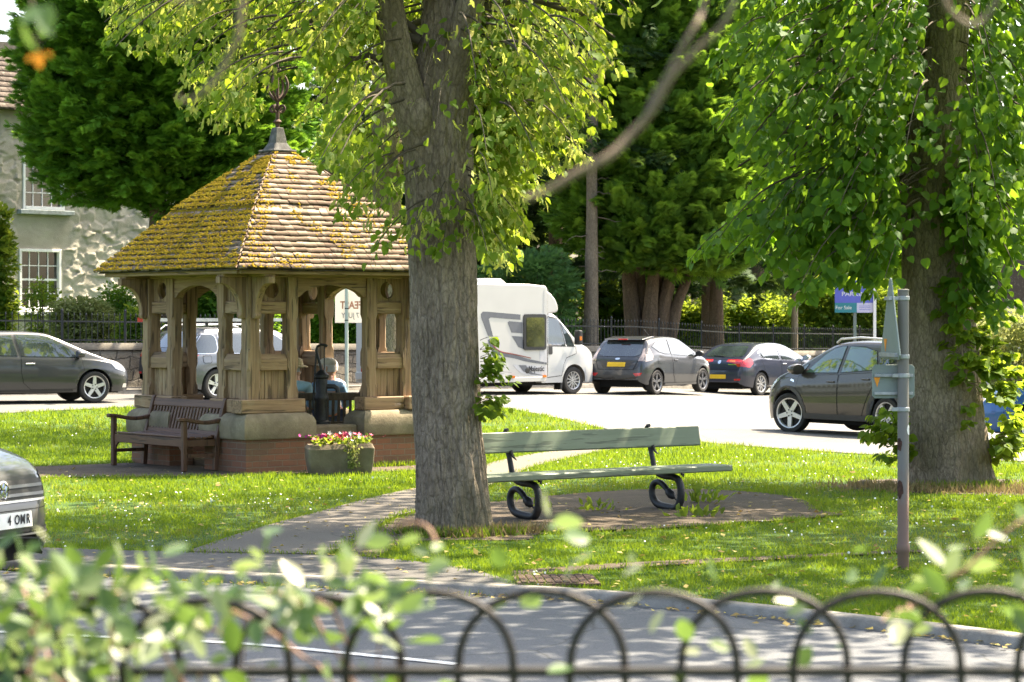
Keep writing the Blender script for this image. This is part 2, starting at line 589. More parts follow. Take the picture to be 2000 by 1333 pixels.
M['bench_brown_x'] = mat_wood('brown_stained_plank', [(0.055, 0.024, 0.012), (0.115, 0.052, 0.028), (0.18, 0.09, 0.054)], 'x', rough=0.65, bump=0.2, coat=0.05)
M['bench_green'] = mat_wood('flaking_sage_green_paint', [(0.125, 0.155, 0.10), (0.16, 0.195, 0.13), (0.19, 0.23, 0.16)], 'x', rough=0.55, bump=0.15, peel=(0.06, 0.06, 0.045))
M['iron_dark'] = mat_plain('black_cast_iron', (0.022, 0.022, 0.024), 0.5, 0.4, bump=0.4, var=0.4, scale=20)
M['iron_rust'] = mat_plain('rusty_iron', (0.075, 0.042, 0.028), 0.85, 0.2, bump=0.5, var=0.5, scale=14)
M['iron_hoop'] = mat_plain('hoop_fence_iron', (0.016, 0.011, 0.008), 0.6, 0.3, var=0.5, scale=30)
M['iron_rail'] = mat_plain('black_railing_paint', (0.010, 0.010, 0.012), 0.45, 0.0, var=0.3)
M['brick'] = mat_brick('old_red_brick')
M['sandstone'] = mat_stone('sandstone', (0.13, 0.105, 0.07), (0.215, 0.175, 0.12), (0.31, 0.26, 0.18), 3.0, stainamt=0.75)
M['trough_stone'] = mat_stone('mossy_trough_stone', (0.10, 0.078, 0.055), (0.175, 0.138, 0.098), (0.25, 0.205, 0.15), 4.0)
M['tile'] = mat_tile('stone_roof_tile', (0.11, 0.068, 0.042), (0.185, 0.125, 0.082), (0.29, 0.22, 0.16))
M['tile_red'] = mat_tile('brown_roof_tile', (0.085, 0.062, 0.048), (0.12, 0.09, 0.072), (0.16, 0.125, 0.10))
M['moss'] = mat_leaf('golden_moss', [(0.0, (0.12, 0.078, 0.010)), (0.35, (0.25, 0.17, 0.012)), (0.7, (0.36, 0.255, 0.018)), (1.0, (0.15, 0.155, 0.02))], (0.45, 0.31, 0.02), 0.35, 0.9, 0.1)
M['asphalt_pale'] = mat_asphalt('pale_worn_asphalt', (0.105, 0.102, 0.095), (0.15, 0.145, 0.135))
M['asphalt_front'] = mat_asphalt('front_road_asphalt', (0.075, 0.08, 0.088), (0.115, 0.118, 0.124))
M['asphalt_dark'] = mat_asphalt('dark_footway_asphalt', (0.06, 0.056, 0.052), (0.10, 0.093, 0.084))
M['path'] = mat_asphalt('worn_path_surface', (0.085, 0.073, 0.06), (0.135, 0.118, 0.098))
M['dirt'] = mat_ground('bare_trodden_dirt', [(0.25, (0.035, 0.026, 0.018)), (0.5, (0.075, 0.057, 0.04)), (0.75, (0.12, 0.093, 0.067))], 2.2, 60.0, 0.6, 0.02)
M['concrete'] = mat_stone('kerb_stone', (0.19, 0.175, 0.15), (0.27, 0.25, 0.215), (0.34, 0.315, 0.275), 5.0, (0.10, 0.085, 0.065), 0.6)
M['white_line'] = mat_plain('worn_white_road_paint', (0.55, 0.55, 0.53), 0.8, var=0.3, scale=25)
M['lawn'] = mat_ground('lawn_soil_and_thatch', [(0.25, (0.022, 0.05, 0.006)), (0.5, (0.04, 0.085, 0.009)), (0.75, (0.075, 0.11, 0.016))], 0.9, 45.0, 0.7, 0.03, extra=(0.5, 0.62, (0.13, 0.10, 0.05), 0.5))
M['grass'] = mat_leaf('grass_blades', [(0.0, (0.038, 0.105, 0.009)), (0.45, (0.076, 0.155, 0.011)), (0.8, (0.135, 0.20, 0.018)), (1.0, (0.22, 0.20, 0.05))], (0.34, 0.44, 0.02), 0.45, 0.55, 0.3)
M['daisy'] = mat_plain('white_petals', (0.75, 0.75, 0.70), 0.8, var=0.05)
M['litter'] = mat_leaf('fallen_leaf', [(0.0, (0.30, 0.20, 0.05)), (0.5, (0.42, 0.36, 0.12)), (1.0, (0.20, 0.11, 0.04))], (0.4, 0.3, 0.1), 0.2, 0.7, 0.2)
M['straw'] = mat_leaf('dry_grass', [(0.0, (0.20, 0.13, 0.06)), (0.6, (0.30, 0.22, 0.11)), (1.0, (0.13, 0.14, 0.04))], (0.3, 0.25, 0.1), 0.25, 0.8, 0.2)
M['bark_lime'] = mat_bark('lime_bark', (0.095, 0.07, 0.05), (0.255, 0.197, 0.143), (0.42, 0.34, 0.255))
M['bark_warm'] = mat_bark('conifer_bark', (0.07, 0.045, 0.028), (0.15, 0.10, 0.065), (0.24, 0.165, 0.11), mossamt=0.1)
M['bark_pine'] = mat_bark('pale_pine_bark', (0.13, 0.095, 0.065), (0.23, 0.175, 0.125), (0.32, 0.25, 0.18), mossamt=0.1)
M['twig'] = mat_plain('twig_bark', (0.075, 0.058, 0.04), 0.9, var=0.3)
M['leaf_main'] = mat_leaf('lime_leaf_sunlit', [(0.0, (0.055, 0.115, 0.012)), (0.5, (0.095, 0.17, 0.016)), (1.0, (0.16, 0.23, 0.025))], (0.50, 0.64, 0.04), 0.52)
M['bract'] = mat_leaf('lime_blossom_bract', [(0.0, (0.24, 0.31, 0.06)), (0.6, (0.36, 0.41, 0.09)), (1.0, (0.42, 0.38, 0.09))], (0.62, 0.66, 0.12), 0.5, 0.6, 0.25)
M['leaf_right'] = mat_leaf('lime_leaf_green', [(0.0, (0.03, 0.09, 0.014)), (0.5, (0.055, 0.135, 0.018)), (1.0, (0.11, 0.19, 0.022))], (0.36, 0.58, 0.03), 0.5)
M['yew'] = mat_leaf('yew_needles', [(0.0, (0.05, 0.135, 0.018)), (0.6, (0.12, 0.26, 0.026)), (1.0, (0.26, 0.40, 0.04))], (0.32, 0.54, 0.035), 0.4, 0.6)
M['cypress'] = mat_leaf('cypress_sprays', [(0.0, (0.045, 0.105, 0.022)), (0.6, (0.12, 0.23, 0.03)), (1.0, (0.27, 0.40, 0.04))], (0.36, 0.56, 0.035), 0.4, 0.65)
M['spruce'] = mat_leaf('dark_spruce_needles', [(0.0, (0.018, 0.042, 0.015)), (0.6, (0.042, 0.085, 0.022)), (1.0, (0.10, 0.145, 0.03))], (0.14, 0.22, 0.03), 0.28, 0.75, 0.2)
M['hedge'] = mat_leaf('hedge_leaf', [(0.0, (0.035, 0.09, 0.012)), (0.6, (0.07, 0.14, 0.018)), (1.0, (0.16, 0.20, 0.03))], (0.50, 0.60, 0.05), 0.55)
M['elder'] = mat_leaf('elder_leaf', [(0.0, (0.04, 0.10, 0.034)), (0.6, (0.08, 0.17, 0.05)), (1.0, (0.13, 0.22, 0.06))], (0.22, 0.42, 0.08), 0.4)
M['varieg'] = mat_leaf('variegated_leaf', [(0.0, (0.09, 0.125, 0.03)), (0.5, (0.22, 0.25, 0.08)), (1.0, (0.40, 0.39, 0.16))], (0.45, 0.48, 0.12), 0.45)
M['climber'] = mat_leaf('pale_climber_leaf', [(0.0, (0.025, 0.055, 0.012)), (0.35, (0.06, 0.115, 0.026)), (0.65, (0.16, 0.21, 0.085)), (1.0, (0.29, 0.29, 0.17))], (0.20, 0.32, 0.05), 0.35, 0.4, 0.45)
M['stem_pink'] = mat_plain('pinkish_stem', (0.22, 0.11, 0.06), 0.6, var=0.35, scale=20)
M['branch_pale'] = mat_plain('pale_vine_stem', (0.15, 0.10, 0.055), 0.7, var=0.25, scale=20)
M['tyre'] = mat_plain('tyre_rubber', (0.018, 0.017, 0.016), 0.8, var=0.3, scale=12)
M['black_trim'] = mat_plain('black_plastic_trim', (0.014, 0.014, 0.014), 0.55, var=0.2)
M['under'] = mat_plain('underbody_black', (0.006, 0.006, 0.006), 0.9)
M['alloy'] = mat_plain('silver_alloy', (0.55, 0.54, 0.53), 0.35, 0.6, var=0.08)
M['alloy_dark'] = mat_plain('grey_alloy', (0.20, 0.20, 0.21), 0.35, 0.7, var=0.1)
M['chrome'] = mat_plain('chrome', (0.75, 0.75, 0.76), 0.12, 1.0, var=0.03)
M['car_glass'] = mat_glass('car_glass', (0.02, 0.028, 0.03))
M['car_glass_green'] = mat_glass('green_car_glass', (0.045, 0.085, 0.06))
M['house_glass'] = mat_glass('house_window_glass', (0.02, 0.018, 0.014))
M['lamp_red'] = mat_plain('red_lamp_lens', (0.45, 0.01, 0.012), 0.15, coat=1.0, var=0.2)
M['lamp_orange'] = mat_plain('orange_lamp_lens', (0.55, 0.14, 0.01), 0.2, coat=1.0, var=0.1)
M['lamp_clear'] = mat_plain('clear_lamp_lens', (0.42, 0.44, 0.46), 0.08, 0.5, coat=1.0, var=0.4, scale=14)
M['plate_yellow'] = mat_plain('yellow_number_plate', (0.68, 0.42, 0.01), 0.5, var=0.1, scale=6)
M['plate_white'] = mat_plain('white_number_plate', (0.70, 0.70, 0.66), 0.5, var=0.06)
M['ink'] = mat_plain('black_ink', (0.015, 0.015, 0.02), 0.6)
M['white_paint'] = mat_plain('white_gloss_paint', (0.74, 0.74, 0.72), 0.4, var=0.05)
M['camper_white'] = mat_plain('cream_white_gelcoat', (0.47, 0.46, 0.435), 0.3, coat=0.6, var=0.04, scale=1.5)
M['camper_cab'] = mat_plain('white_cab_paint', (0.43, 0.435, 0.435), 0.28, coat=0.8, var=0.03, scale=1.5)
M['grey_graphic'] = mat_plain('grey_vinyl_graphic', (0.10, 0.105, 0.12), 0.4, var=0.1)
M['pale_graphic'] = mat_plain('pale_grey_vinyl', (0.42, 0.42, 0.43), 0.4, var=0.05)
M['red_graphic'] = mat_plain('dark_red_vinyl', (0.20, 0.035, 0.025), 0.4)
M['galv'] = mat_plain('galvanised_steel', (0.33, 0.34, 0.35), 0.5, 0.5, var=0.25, scale=9, bump=0.2)
M['sign_grey'] = mat_plain('grey_green_sign_back', (0.20, 0.235, 0.215), 0.55, 0.1, var=0.1, scale=5)
M['orange_sticker'] = mat_plain('orange_sticker', (0.80, 0.27, 0.01), 0.5, var=0.05)
M['skin'] = mat_plain('skin', (0.52, 0.29, 0.20), 0.55, var=0.08)
# ------------------------------------------------------------------ ground
def sheet(name, left, right, n, m, off, mat, kind='structure', smooth_it=2):
    """a strip of surface between two edge lines (x, y pairs), laid on the terrain"""
    a = smooth_poly(left, n, smooth_it); b = smooth_poly(right, n, smooth_it)
    s = np.linspace(0, 1, m)
    XY = a[:, None, :] * (1 - s[None, :, None]) + b[:, None, :] * s[None, :, None]
    V = np.dstack([XY, (g(XY[..., 0], XY[..., 1]) + off)[..., None]]).reshape(-1, 3)
    i, j = np.meshgrid(np.arange(n - 1), np.arange(m - 1), indexing='ij')
    q = (i * m + j).ravel()
    Fc = np.stack([q, q + 1, q + m + 1, q + m], 1)
    p0, p1, p3 = V[Fc[0, 0]], V[Fc[0, 1]], V[Fc[0, 3]]
    if np.cross(p1 - p0, p3 - p0)[2] < 0: Fc = Fc[:, ::-1]
    o = npmesh(name, V, Fc, mat, smooth=True)
    tag(o, kind=kind)
    return o

def line_px(pts):
    return [tuple(G(x, y)[:2]) for x, y in pts]

xs = np.r_[np.linspace(-400, -40, 10)[:-1], np.arange(-40, 40.01, 1.0), np.linspace(40, 400, 10)[1:]]
ys = np.r_[np.linspace(-60, 0, 5)[:-1], np.arange(0, 100.01, 1.0), np.linspace(100, 900, 12)[1:]]
XX, YY = np.meshgrid(xs, ys, indexing='ij')
V = np.dstack([XX, YY, g(XX, YY)]).reshape(-1, 3)
i, j = np.meshgrid(np.arange(len(xs) - 1), np.arange(len(ys) - 1), indexing='ij')
q = (i * len(ys) + j).ravel(); m_ = len(ys)
tag(npmesh('lawn', V, np.stack([q, q + m_, q + m_ + 1, q + 1], 1), M['lawn'], smooth=True), kind='structure')

# far road: near edge (lawn side) and far kerb
ROAD_NEAR_PX = [(-500, 826), (-60, 812), (120, 803), (290, 795), (480, 787), (640, 780), (800, 779), (950, 792), (1080, 815), (1190, 841), (1300, 857), (1430, 871), (1560, 880), (1690, 889), (1850, 897), (2050, 905), (2500, 925)]
ROAD_NEAR = line_px(ROAD_NEAR_PX)
# line of the stone wall at the far side of the road
WALL = [(-30.0, 44.0), (-20.0, 49.5), (-14.0, 52.8), (-10.3, 55.2), (-8.4, 57.0), (-4.4, 62.0), (-1.5, 65.0), (2.1, 68.0), (5.7, 72.5), (9.0, 77.5), (14.0, 86.0), (24.0, 104.0)]
WALLP = smooth_poly(WALL, 60, 2)
def offset_line(p, d):
    p = np.asarray(p)
    t = np.gradient(p, axis=0); t /= np.linalg.norm(t, axis=1, keepdims=True)
    return p + np.stack([t[:, 1], -t[:, 0]], 1) * d
KERB_FAR = offset_line(WALLP, 1.55)
sheet('far_road', ROAD_NEAR, KERB_FAR, 70, 16, 0.012, M['asphalt_pale'])
# raised far footway and its kerb face
a = KERB_FAR; b = offset_line(WALLP, -0.1)
sheet('far_footway', a, b, 70, 3, 0.115, M['asphalt_dark'], smooth_it=0)
k0 = np.c_[resample(a, 70), np.zeros(70)]
def kerb_mesh(name, line, h, w, mat, base=-0.05):
    """a kerb stone line with a real step: w to the right-hand side is the back"""
    l = np.asarray(line); r = offset_line(l, w)
    n = len(l)
    zl = g(l[:, 0], l[:, 1]); zr = g(r[:, 0], r[:, 1])
    rows = [np.c_[l, zl + base], np.c_[l + (r - l) * 0.04, zl + h * 0.8], np.c_[l + (r - l) * 0.16, zl + h], np.c_[r, zr + h], np.c_[r, zr + base]]
    V = np.stack(rows, 1).reshape(-1, 3)
    i, j = np.meshgrid(np.arange(n - 1), np.arange(4), indexing='ij')
    q = (i * 5 + j).ravel()
    o = npmesh(name, V, np.stack([q, q + 1, q + 6, q + 5], 1), mat)
    return tag(o, kind='structure')
kerb_mesh('far_kerb', resample(KERB_FAR, 90), 0.125, -0.13, M['concrete'])

# front road with its kerb, in front of the green
KERB_PX = [(-700, 1070), (-200, 1100), (100, 1122), (304, 1134), (540, 1147), (760, 1157), (900, 1165), (1070, 1173), (1250, 1187), (1500, 1212), (1800, 1246), (2000, 1272), (2400, 1330)]
KERB = smooth_poly(line_px(KERB_PX), 90, 2)
sheet('front_road', KERB, [(-14.0, 4.5), (-8, 4.5), (0.0, 4.5), (8.0, 4.5), (12, 4.5)], 90, 24, 0.010, M['asphalt_front'])
kerb_mesh('front_kerb', KERB, 0.085, -0.14, M['concrete'])
# white edge line on the front road
L0 = line_px([(-300, 1222), (100, 1242), (300, 1251), (520, 1262), (690, 1280), (900, 1300), (1150, 1330)])
L0 = smooth_poly(L0, 60, 2)
sheet('road_line', L0[6:26], offset_line(L0, 0.085)[6:26], 30, 2, 0.016, M['white_line'], smooth_it=0)
sheet('road_line', L0[28:50], offset_line(L0, 0.085)[28:50], 30, 2, 0.016, M['white_line'], smooth_it=0)

# footway and paths on the green (photo outlines of surfaces that lie on the ground)
PATHS = []
def path(name, lpx, rpx, mat, off, n=50, m=8, it=2):
    l, r = line_px(lpx), line_px(rpx)
    o = sheet(name, l, r, n, m, off, mat, smooth_it=it)
    PATHS.append(np.r_[smooth_poly(l, 40, it), smooth_poly(r, 40, it)[::-1]])
    return o
path('front_footway', [(-400, 1052), (0, 1070), (180, 1078), (350, 1082), (520, 1084), (700, 1090), (840, 1104), (930, 1118), (1000, 1140)],
     [(-400, 1088), (0, 1117), (180, 1127), (350, 1136), (520, 1145), (700, 1153), (840, 1160), (930, 1165), (1060, 1171)], M['asphalt_dark'], 0.020)
path('garden_path', [(365, 1083), (450, 1052), (560, 1020), (640, 1000), (690, 985), (760, 968), (815, 957), (900, 932), (955, 907), (1020, 893), (1090, 883), (1150, 877), (1185, 873)],
     [(640, 1088), (690, 1062), (725, 1038), (760, 1018), (790, 1008), (815, 1003), (880, 985), (940, 960), (985, 938), (1040, 915), (1100, 900), (1160, 887), (1215, 878)], M['path'], 0.026)
path('trodden_earth', [(652, 1088), (700, 1060), (740, 1032), (790, 1008), (900, 985), (960, 985), (1060, 972), (1180, 962), (1300, 957), (1420, 960), (1520, 968), (1570, 978), (1600, 1000)],
     [(740, 1091), (780, 1066), (810, 1050), (880, 1046), (960, 1046), (1000, 1043), (1100, 1040), (1180, 1040), (1300, 1035), (1420, 1027), (1520, 1020), (1600, 1014), (1650, 1008)], M['dirt'], 0.018)
path('well_paving', [(-200, 915), (60, 914), (180, 909), (290, 905), (420, 903), (560, 905), (690, 903), (830, 900)],
     [(-200, 937), (60, 935), (180, 934), (290, 933), (420, 932), (560, 928), (690, 925), (830, 921)], M['dirt'], 0.014)
path('narrow_path', [(1000, 1118), (1180, 1104), (1400, 1094), (1600, 1085), (1800, 1076), (2060, 1066)],
     [(1000, 1129), (1180, 1115), (1400, 1102), (1600, 1091), (1800, 1081), (2060, 1070)], M['dirt'], 0.014)
# bare soil under the two big trees
def patch(name, cx, cy, rx, ry, mat, off, seed):
    n = 48
    a = np.linspace(0, 2 * np.pi, n, endpoint=False)
    rr = 0.75 + 0.5 * vnoise(np.c_[np.cos(a) * 2, np.sin(a) * 2, a * 0], seed)
    XY = np.c_[cx + rx * rr * np.cos(a), cy + ry * rr * np.sin(a)]
    V = np.r_[[[cx, cy, float(g(cx, cy)) + off]], np.c_[XY, g(XY[:, 0], XY[:, 1]) + off]]
    Fc = np.array([[0, 1 + k, 1 + (k + 1) % n] for k in range(n)])
    PATHS.append(XY)
    return tag(npmesh(name, V, Fc, mat), kind='structure')
T1 = P(885, 1040, 22.5); T1.z = 0
T2 = P(1856, 950, 28.6); T2.z = 0
patch('soil', T1.x + 0.1, T1.y - 0.1, 0.85, 0.9, M['dirt'], 0.008, 3)
patch('soil', T2.x + 0.2, T2.y - 0.3, 1.5, 1.3, M['dirt'], 0.008, 5)

# ------------------------------------------------------------------ stone walls with railings
def wall_run(name, line, height_fn, mat, label, cat, thick=0.35):
    l = np.asarray(line)
    r = offset_line(l, -thick)
    root = thing(name, label, cat, (l[0][0], l[0][1], float(g(*l[0]))))
    O = np.array(root.location)
    n = len(l)
    gl = g(l[:, 0], l[:, 1]); top = np.array([height_fn(x, y) for x, y in l])
    nr = 9
    # irregular rubble face: rows of vertices pushed in and out
    rows = []
    for k in range(nr):
        z = gl - 0.1 + (top - gl + 0.1) * k / (nr - 1)
        rows.append(np.c_[l, z])
    rows.append(np.c_[r, top]); rows.append(np.c_[r, gl - 0.1])
    V = np.stack(rows, 1).reshape(-1, 3) - O
    m = nr + 2
    i, j = np.meshgrid(np.arange(n - 1), np.arange(m - 1), indexing='ij')
    q = (i * m + j).ravel()
    npmesh('stonework', V, np.stack([q, q + m, q + m + 1, q + 1], 1), mat, root)
    cl = offset_line(l, 0.05); cr = offset_line(r, -0.05)
    rows = [np.c_[cl, top], np.c_[cl, top + 0.16], np.c_[cr, top + 0.16], np.c_[cr, top]]
    V = np.stack(rows, 1).reshape(-1, 3) - O
    i, j = np.meshgrid(np.arange(n - 1), np.arange(3), indexing='ij')
    q = (i * 4 + j).ravel()
    Fc = np.stack([q, q + 4, q + 5, q + 1], 1)
    Fc = np.r_[Fc, [[0, 1, 2, 3]], [[(n - 1) * 4 + 3, (n - 1) * 4 + 2, (n - 1) * 4 + 1, (n - 1) * 4]]]
    npmesh('coping', V, Fc, M['coping'], root)
    return root

def mat_rubble(name, tint=1.0):
    t = NT(name)
    tc = t.n("TexCoord")
    sp = t.n("SeparateXYZ", ins={'Vector': (tc, 'Object')})
    nz = t.noise((tc, 'Object'), 2.5, 4)
    nz2 = t.noise((tc, 'Object'), 1.7, 3)
    u = t.math('ADD', t.math('MULTIPLY', t.math('ADD', (sp, 0), t.math('MULTIPLY', (sp, 1), 0.75)), 0.8), t.math('MULTIPLY', (nz2, 0), 0.35))
    cb = t.n("CombineXYZ", ins={0: u, 1: t.math('ADD', (sp, 2), t.math('MULTIPLY', (nz, 0), 0.26)), 2: 0.0})
    b = t.n("TexBrick", offset=0.43, squash=0.8, squash_frequency=3, ins={'Vector': cb, 'Color1': (0.25 * tint, 0.215 * tint, 0.16 * tint), 'Color2': (0.12 * tint, 0.10 * tint, 0.075 * tint), 'Mortar': (0.06, 0.05, 0.038),
                                         'Scale': 1.0, 'Mortar Size': 0.022, 'Mortar Smooth': 0.6, 'Brick Width': 0.42, 'Row Height': 0.24})
    n2 = t.noise((tc, 'Object'), 7.0, 8, 0.7)
    f = t.ramp(n2, [(0.4, (0, 0, 0)), (0.65, (0.8, 0.8, 0.8))])
    col = t.mix(f, b, (0.17 * tint, 0.155 * tint, 0.13 * tint))
    col = t.mix(t.ramp(t.noise((tc, 'Object'), 20.0, 5, 0.7), [(0.55, (0, 0, 0)), (0.75, (0.6, 0.6, 0.6))]), col, (0.05, 0.042, 0.03))
    h = t.math('SUBTRACT', t.math('MULTIPLY', n2, 0.9), (b, 1))
    return t.done(t.pbsdf(Base_Color=col, Roughness=0.95, Normal=t.bump(h, 1.0, 0.05)))
M['rubble'] = mat_rubble('rubble_stone')
M['coping'] = mat_stone('coping_stone', (0.10, 0.09, 0.073), (0.155, 0.14, 0.115), (0.21, 0.195, 0.165), 3.0, (0.07, 0.06, 0.045), 0.7)
WALLR = resample(WALLP, 120)
iL = [k for k in range(120) if WALLR[k, 0] < -6.0]
iR = [k for k in range(120) if WALLR[k, 0] > -6.3]
def htop(x, y):
    return float(g(x, y)) + 0.98
wall_run('stone_wall', WALLR[iL], htop, M['rubble'], 'rough brown stone boundary wall below the left railings, behind the parked cars at left', 'wall')
wall_run('stone_wall', WALLR[iR], htop, M['rubble'], 'grey stone boundary wall behind the motorhome and the two hatchbacks', 'wall')

def railing(line, i0, i1, label, hgt, post_every, step=0.155, postw=0.055):
    l = resample(line[i0:i1], 200)
    c = offset_line(l, -0.17)
    d = np.r_[0, np.cumsum(np.linalg.norm(np.diff(c, axis=0), axis=1))]
    def at(s):
        x = np.interp(s, d, c[:, 0]); y = np.interp(s, d, c[:, 1])
        return Vector((x, y, htop(x, y) + 0.155))
    root = thing('iron_railing', label, 'railing', at(0))
    O = Vector(root.location)
    rails = MB(); bars = None
    L = d[-1]; nb = int(L / step)
    k = 0
    panel = MB(); cnt = 0
    for q in range(nb + 1):
        s = q * step
        p = at(s) - O
        nxt = at(min(L, s + step)) - O
        if q % post_every == 0:
            pm = MB()
            pm.box(p + Vector((0, 0, (hgt + 0.1) / 2)), (postw, postw, hgt + 0.1))
            pm.lathe([(0.01, hgt + 0.18), (0.035, hgt + 0.13), (0.03, hgt + 0.1)], 8, Matrix.Translation(p))
            pm.build('post', M['iron_rail'], root)
            if cnt: panel.build('bars', M['iron_rail'], root)
            panel = MB(); cnt = 0
        else:
            panel.box(p + Vector((0, 0, hgt / 2)), (0.017, 0.017, hgt)); cnt += 1
            panel.lathe([(0.004, hgt + 0.09), (0.018, hgt + 0.035), (0.008, hgt)], 6, Matrix.Translation(p))
        if q < nb:
            for hz in (0.07, hgt - 0.12):
                rails.beam(p + Vector((0, 0, hz)), nxt + Vector((0, 0, hz)), 0.012, 0.035)
    if cnt: panel.build('bars', M['iron_rail'], root)
    rails.build('rail', M['iron_rail'], root)
kL = [k for k in range(120) if -16.5 < WALLR[k, 0] < -5.0]
kR = [k for k in range(120) if 1.0 < WALLR[k, 0] < 15.0]
railing(WALLR, kL[0], kL[-1], 'black spiked iron railings on the brown stone wall in front of the rendered house', 0.62, 11)
railing(WALLR, kR[0], kR[-1], 'thin black iron railings on the grey wall under the dark conifers', 0.68, 15)

# ------------------------------------------------------------------ rendered house at the left
def build_house():
    ang = R(47)
    d = Vector((math.cos(ang), math.sin(ang), 0)); nrm = Vector((math.sin(ang), -math.cos(ang), 0))
    o = P(78, 600, 66.0); base = float(g(o.x, o.y))
    root = thing('rendered_house', 'large house with rough cream rendered wall, white sash windows and brown tiled roof', 'house', (o.x, o.y, base), ang)
    ox = o.x
    # local: x along wall, y into the house, z up
    x0, x1, hw = -7.0, 7.5, 7.5
    t = NT('rough_cast_render')
    co = t.coord()
    a = t.noise(co, 1.1, 5); b2 = t.noise(co, 30, 4, 0.7)
    r = t.ramp(a, [(0.3, (0.33, 0.30, 0.245)), (0.7, (0.44, 0.41, 0.34))])
    M['render'] = t.done(t.pbsdf(Base_Color=r, Roughness=0.95, Specular_IOR_Level=0.1, Normal=t.bump(b2, 0.5, 0.02)))
    def zpx(py, xl):
        Y = 66.0 + xl * math.sin(ang)
        return CAMH - (py - HOR) * Y / FPX - base
    wins = []
    # ground floor window and first floor window (x centre, half width, sill z, head z)
    wins.append((0.0, 0.69, zpx(607, 0), zpx(487, 0)))
    wins.append((0.12, 0.69, zpx(410, 0), zpx(292, 0)))
    # wall grid, trowelled relief, with window openings cut out
    nx, nz = 420, 240
    gx = np.linspace(x0, x1, nx); gz = np.linspace(-0.3, hw, nz)
    for (c, hwid, z0, z1) in wins:
        for v in (c - hwid, c + hwid): gx[np.argmin(abs(gx - v))] = v
        for v in (z0, z1): gz[np.argmin(abs(gz - v))] = v
    XX, ZZ = np.meshgrid(gx, gz, indexing='ij')
    # trowelled render: each stroke leaves a small tilted facet with a raised lip
    pts = np.dstack([XX * 1.0, ZZ * 1.5, XX * 0])
    rgv = np.random.default_rng(12)
    nc = 1700
    cxs, czs = rgv.uniform(x0, x1, nc), rgv.uniform(-0.3, hw, nc)
    tilt = rgv.normal(0, 1, (nc, 2)) * np.array([0.10, 0.16]); ang_ = rgv.uniform(-0.9, 0.9, nc); ca_, sa_ = np.cos(ang_), np.sin(ang_); base_ = rgv.normal(0, 0.012, nc)
    disp = np.zeros_like(XX)
    for r0 in range(nx):
        near = np.where(abs(cxs - gx[r0]) < 0.75)[0]
        dx = gx[r0] - cxs[near][None]; dz = gz[:, None] - czs[near][None]
        u_ = dx * ca_[near] + dz * sa_[near]; v_ = -dx * sa_[near] + dz * ca_[near]
        dd_ = (u_ / 1.5) ** 2 + (v_ / 0.75) ** 2
        kk_ = np.argmin(dd_, axis=1); ii_ = np.arange(len(gz))
        disp[r0] = 0.03 + base_[near][kk_] + u_[ii_, kk_] * tilt[near][kk_, 0] + v_[ii_, kk_] * tilt[near][kk_, 1]
    disp = np.clip(disp, -0.02, 0.085) + 0.025 * (fbm(pts * np.array([6, 8, 1]), 4, 5) - 0.5)
    mask = np.ones_like(XX)
    for (c, hwid, z0, z1) in wins:
        e = np.maximum(np.maximum(abs(XX - c) - hwid, 0), np.maximum(np.maximum(z0 - ZZ, ZZ - z1), 0) * 0.8)
        mask *= np.clip((e - 0.02) / 0.22, 0, 1)
    # the render is smooth between the two windows
    mask *= np.clip(np.maximum(abs(XX - 0.1) - 0.85, 0) / 0.3 + np.clip((zpx(440, 0) - ZZ) * 0, 0, 1) + np.where((ZZ > zpx(487, 0)) & (ZZ < zpx(410, 0)), 0.22, 1), 0, 1)
    V = np.dstack([XX, -disp * mask, ZZ]).reshape(-1, 3)
    i, j = np.meshgrid(np.arange(nx - 1), np.arange(nz - 1), indexing='ij')
    cx = (gx[:-1] + gx[1:])[i] / 2; cz = (gz[:-1] + gz[1:])[j] / 2
    keep = np.ones(cx.shape, bool)
    for (c, hwid, z0, z1) in wins:
        keep &= ~((abs(cx - c) < hwid) & (cz > z0) & (cz < z1))
    q = (i * nz + j)[keep]
    npmesh('wall', V, np.stack([q, q + nz, q + nz + 1, q + 1], 1), M['render'], root, smooth=True)
    # side and back walls
    m = MB()
    m.box(((x0 + x1) / 2, 4.2, hw / 2 - 0.15), (x1 - x0 - 0.02, 7.6, hw + 0.3 - 0.02))
    m.build('side_wall', M['render'], root)
    # windows
    for wi, (c, hwid, z0, z1) in enumerate(wins):
        w = MB()
        fw = 0.075
        w.box((c - hwid + fw / 2, 0.03, (z0 + z1) / 2), (fw, 0.14, z1 - z0))
        w.box((c + hwid - fw / 2, 0.03, (z0 + z1) / 2), (fw, 0.14, z1 - z0))
        w.box((c, 0.03, z1 - fw / 2), (2 * hwid - 2 * fw - 0.004, 0.14, fw))
        w.box((c, 0.03, z0 + fw * 0.6), (2 * hwid - 2 * fw - 0.004, 0.16, fw * 1.2))
        W = w.build('window', M['white_paint'], root, bevel=0.006)
        gl = MB()
        gl.box((c, 0.085, (z0 + z1) / 2), (2 * hwid - 2 * fw, 0.01, z1 - z0 - 0.1))
        gl.build('pane', M['house_glass'], W)
        gb = MB()
        ix0, ix1 = c - hwid + fw, c + hwid - fw
        for k in range(1, 4):
            xx = ix0 + (ix1 - ix0) * k / 4
            gb.box((xx, 0.066, (z0 + z1) / 2), (0.026, 0.02, z1 - z0 - 2 * fw))
        for k in range(1, 4):
            zz = z0 + fw * 1.2 + (z1 - z0 - 2.2 * fw) * k / 4
            gb.box((c, 0.063 if k != 2 else 0.056, zz), (ix1 - ix0, 0.022 if k != 2 else 0.034, 0.024 if k != 2 else 0.055))
        gb.build('glazing_bars', M['white_paint'], W)
        s = MB()
        s.box((c + 0.02, -0.06, z0 - 0.075), (2 * hwid + 0.42, 0.26, 0.13))
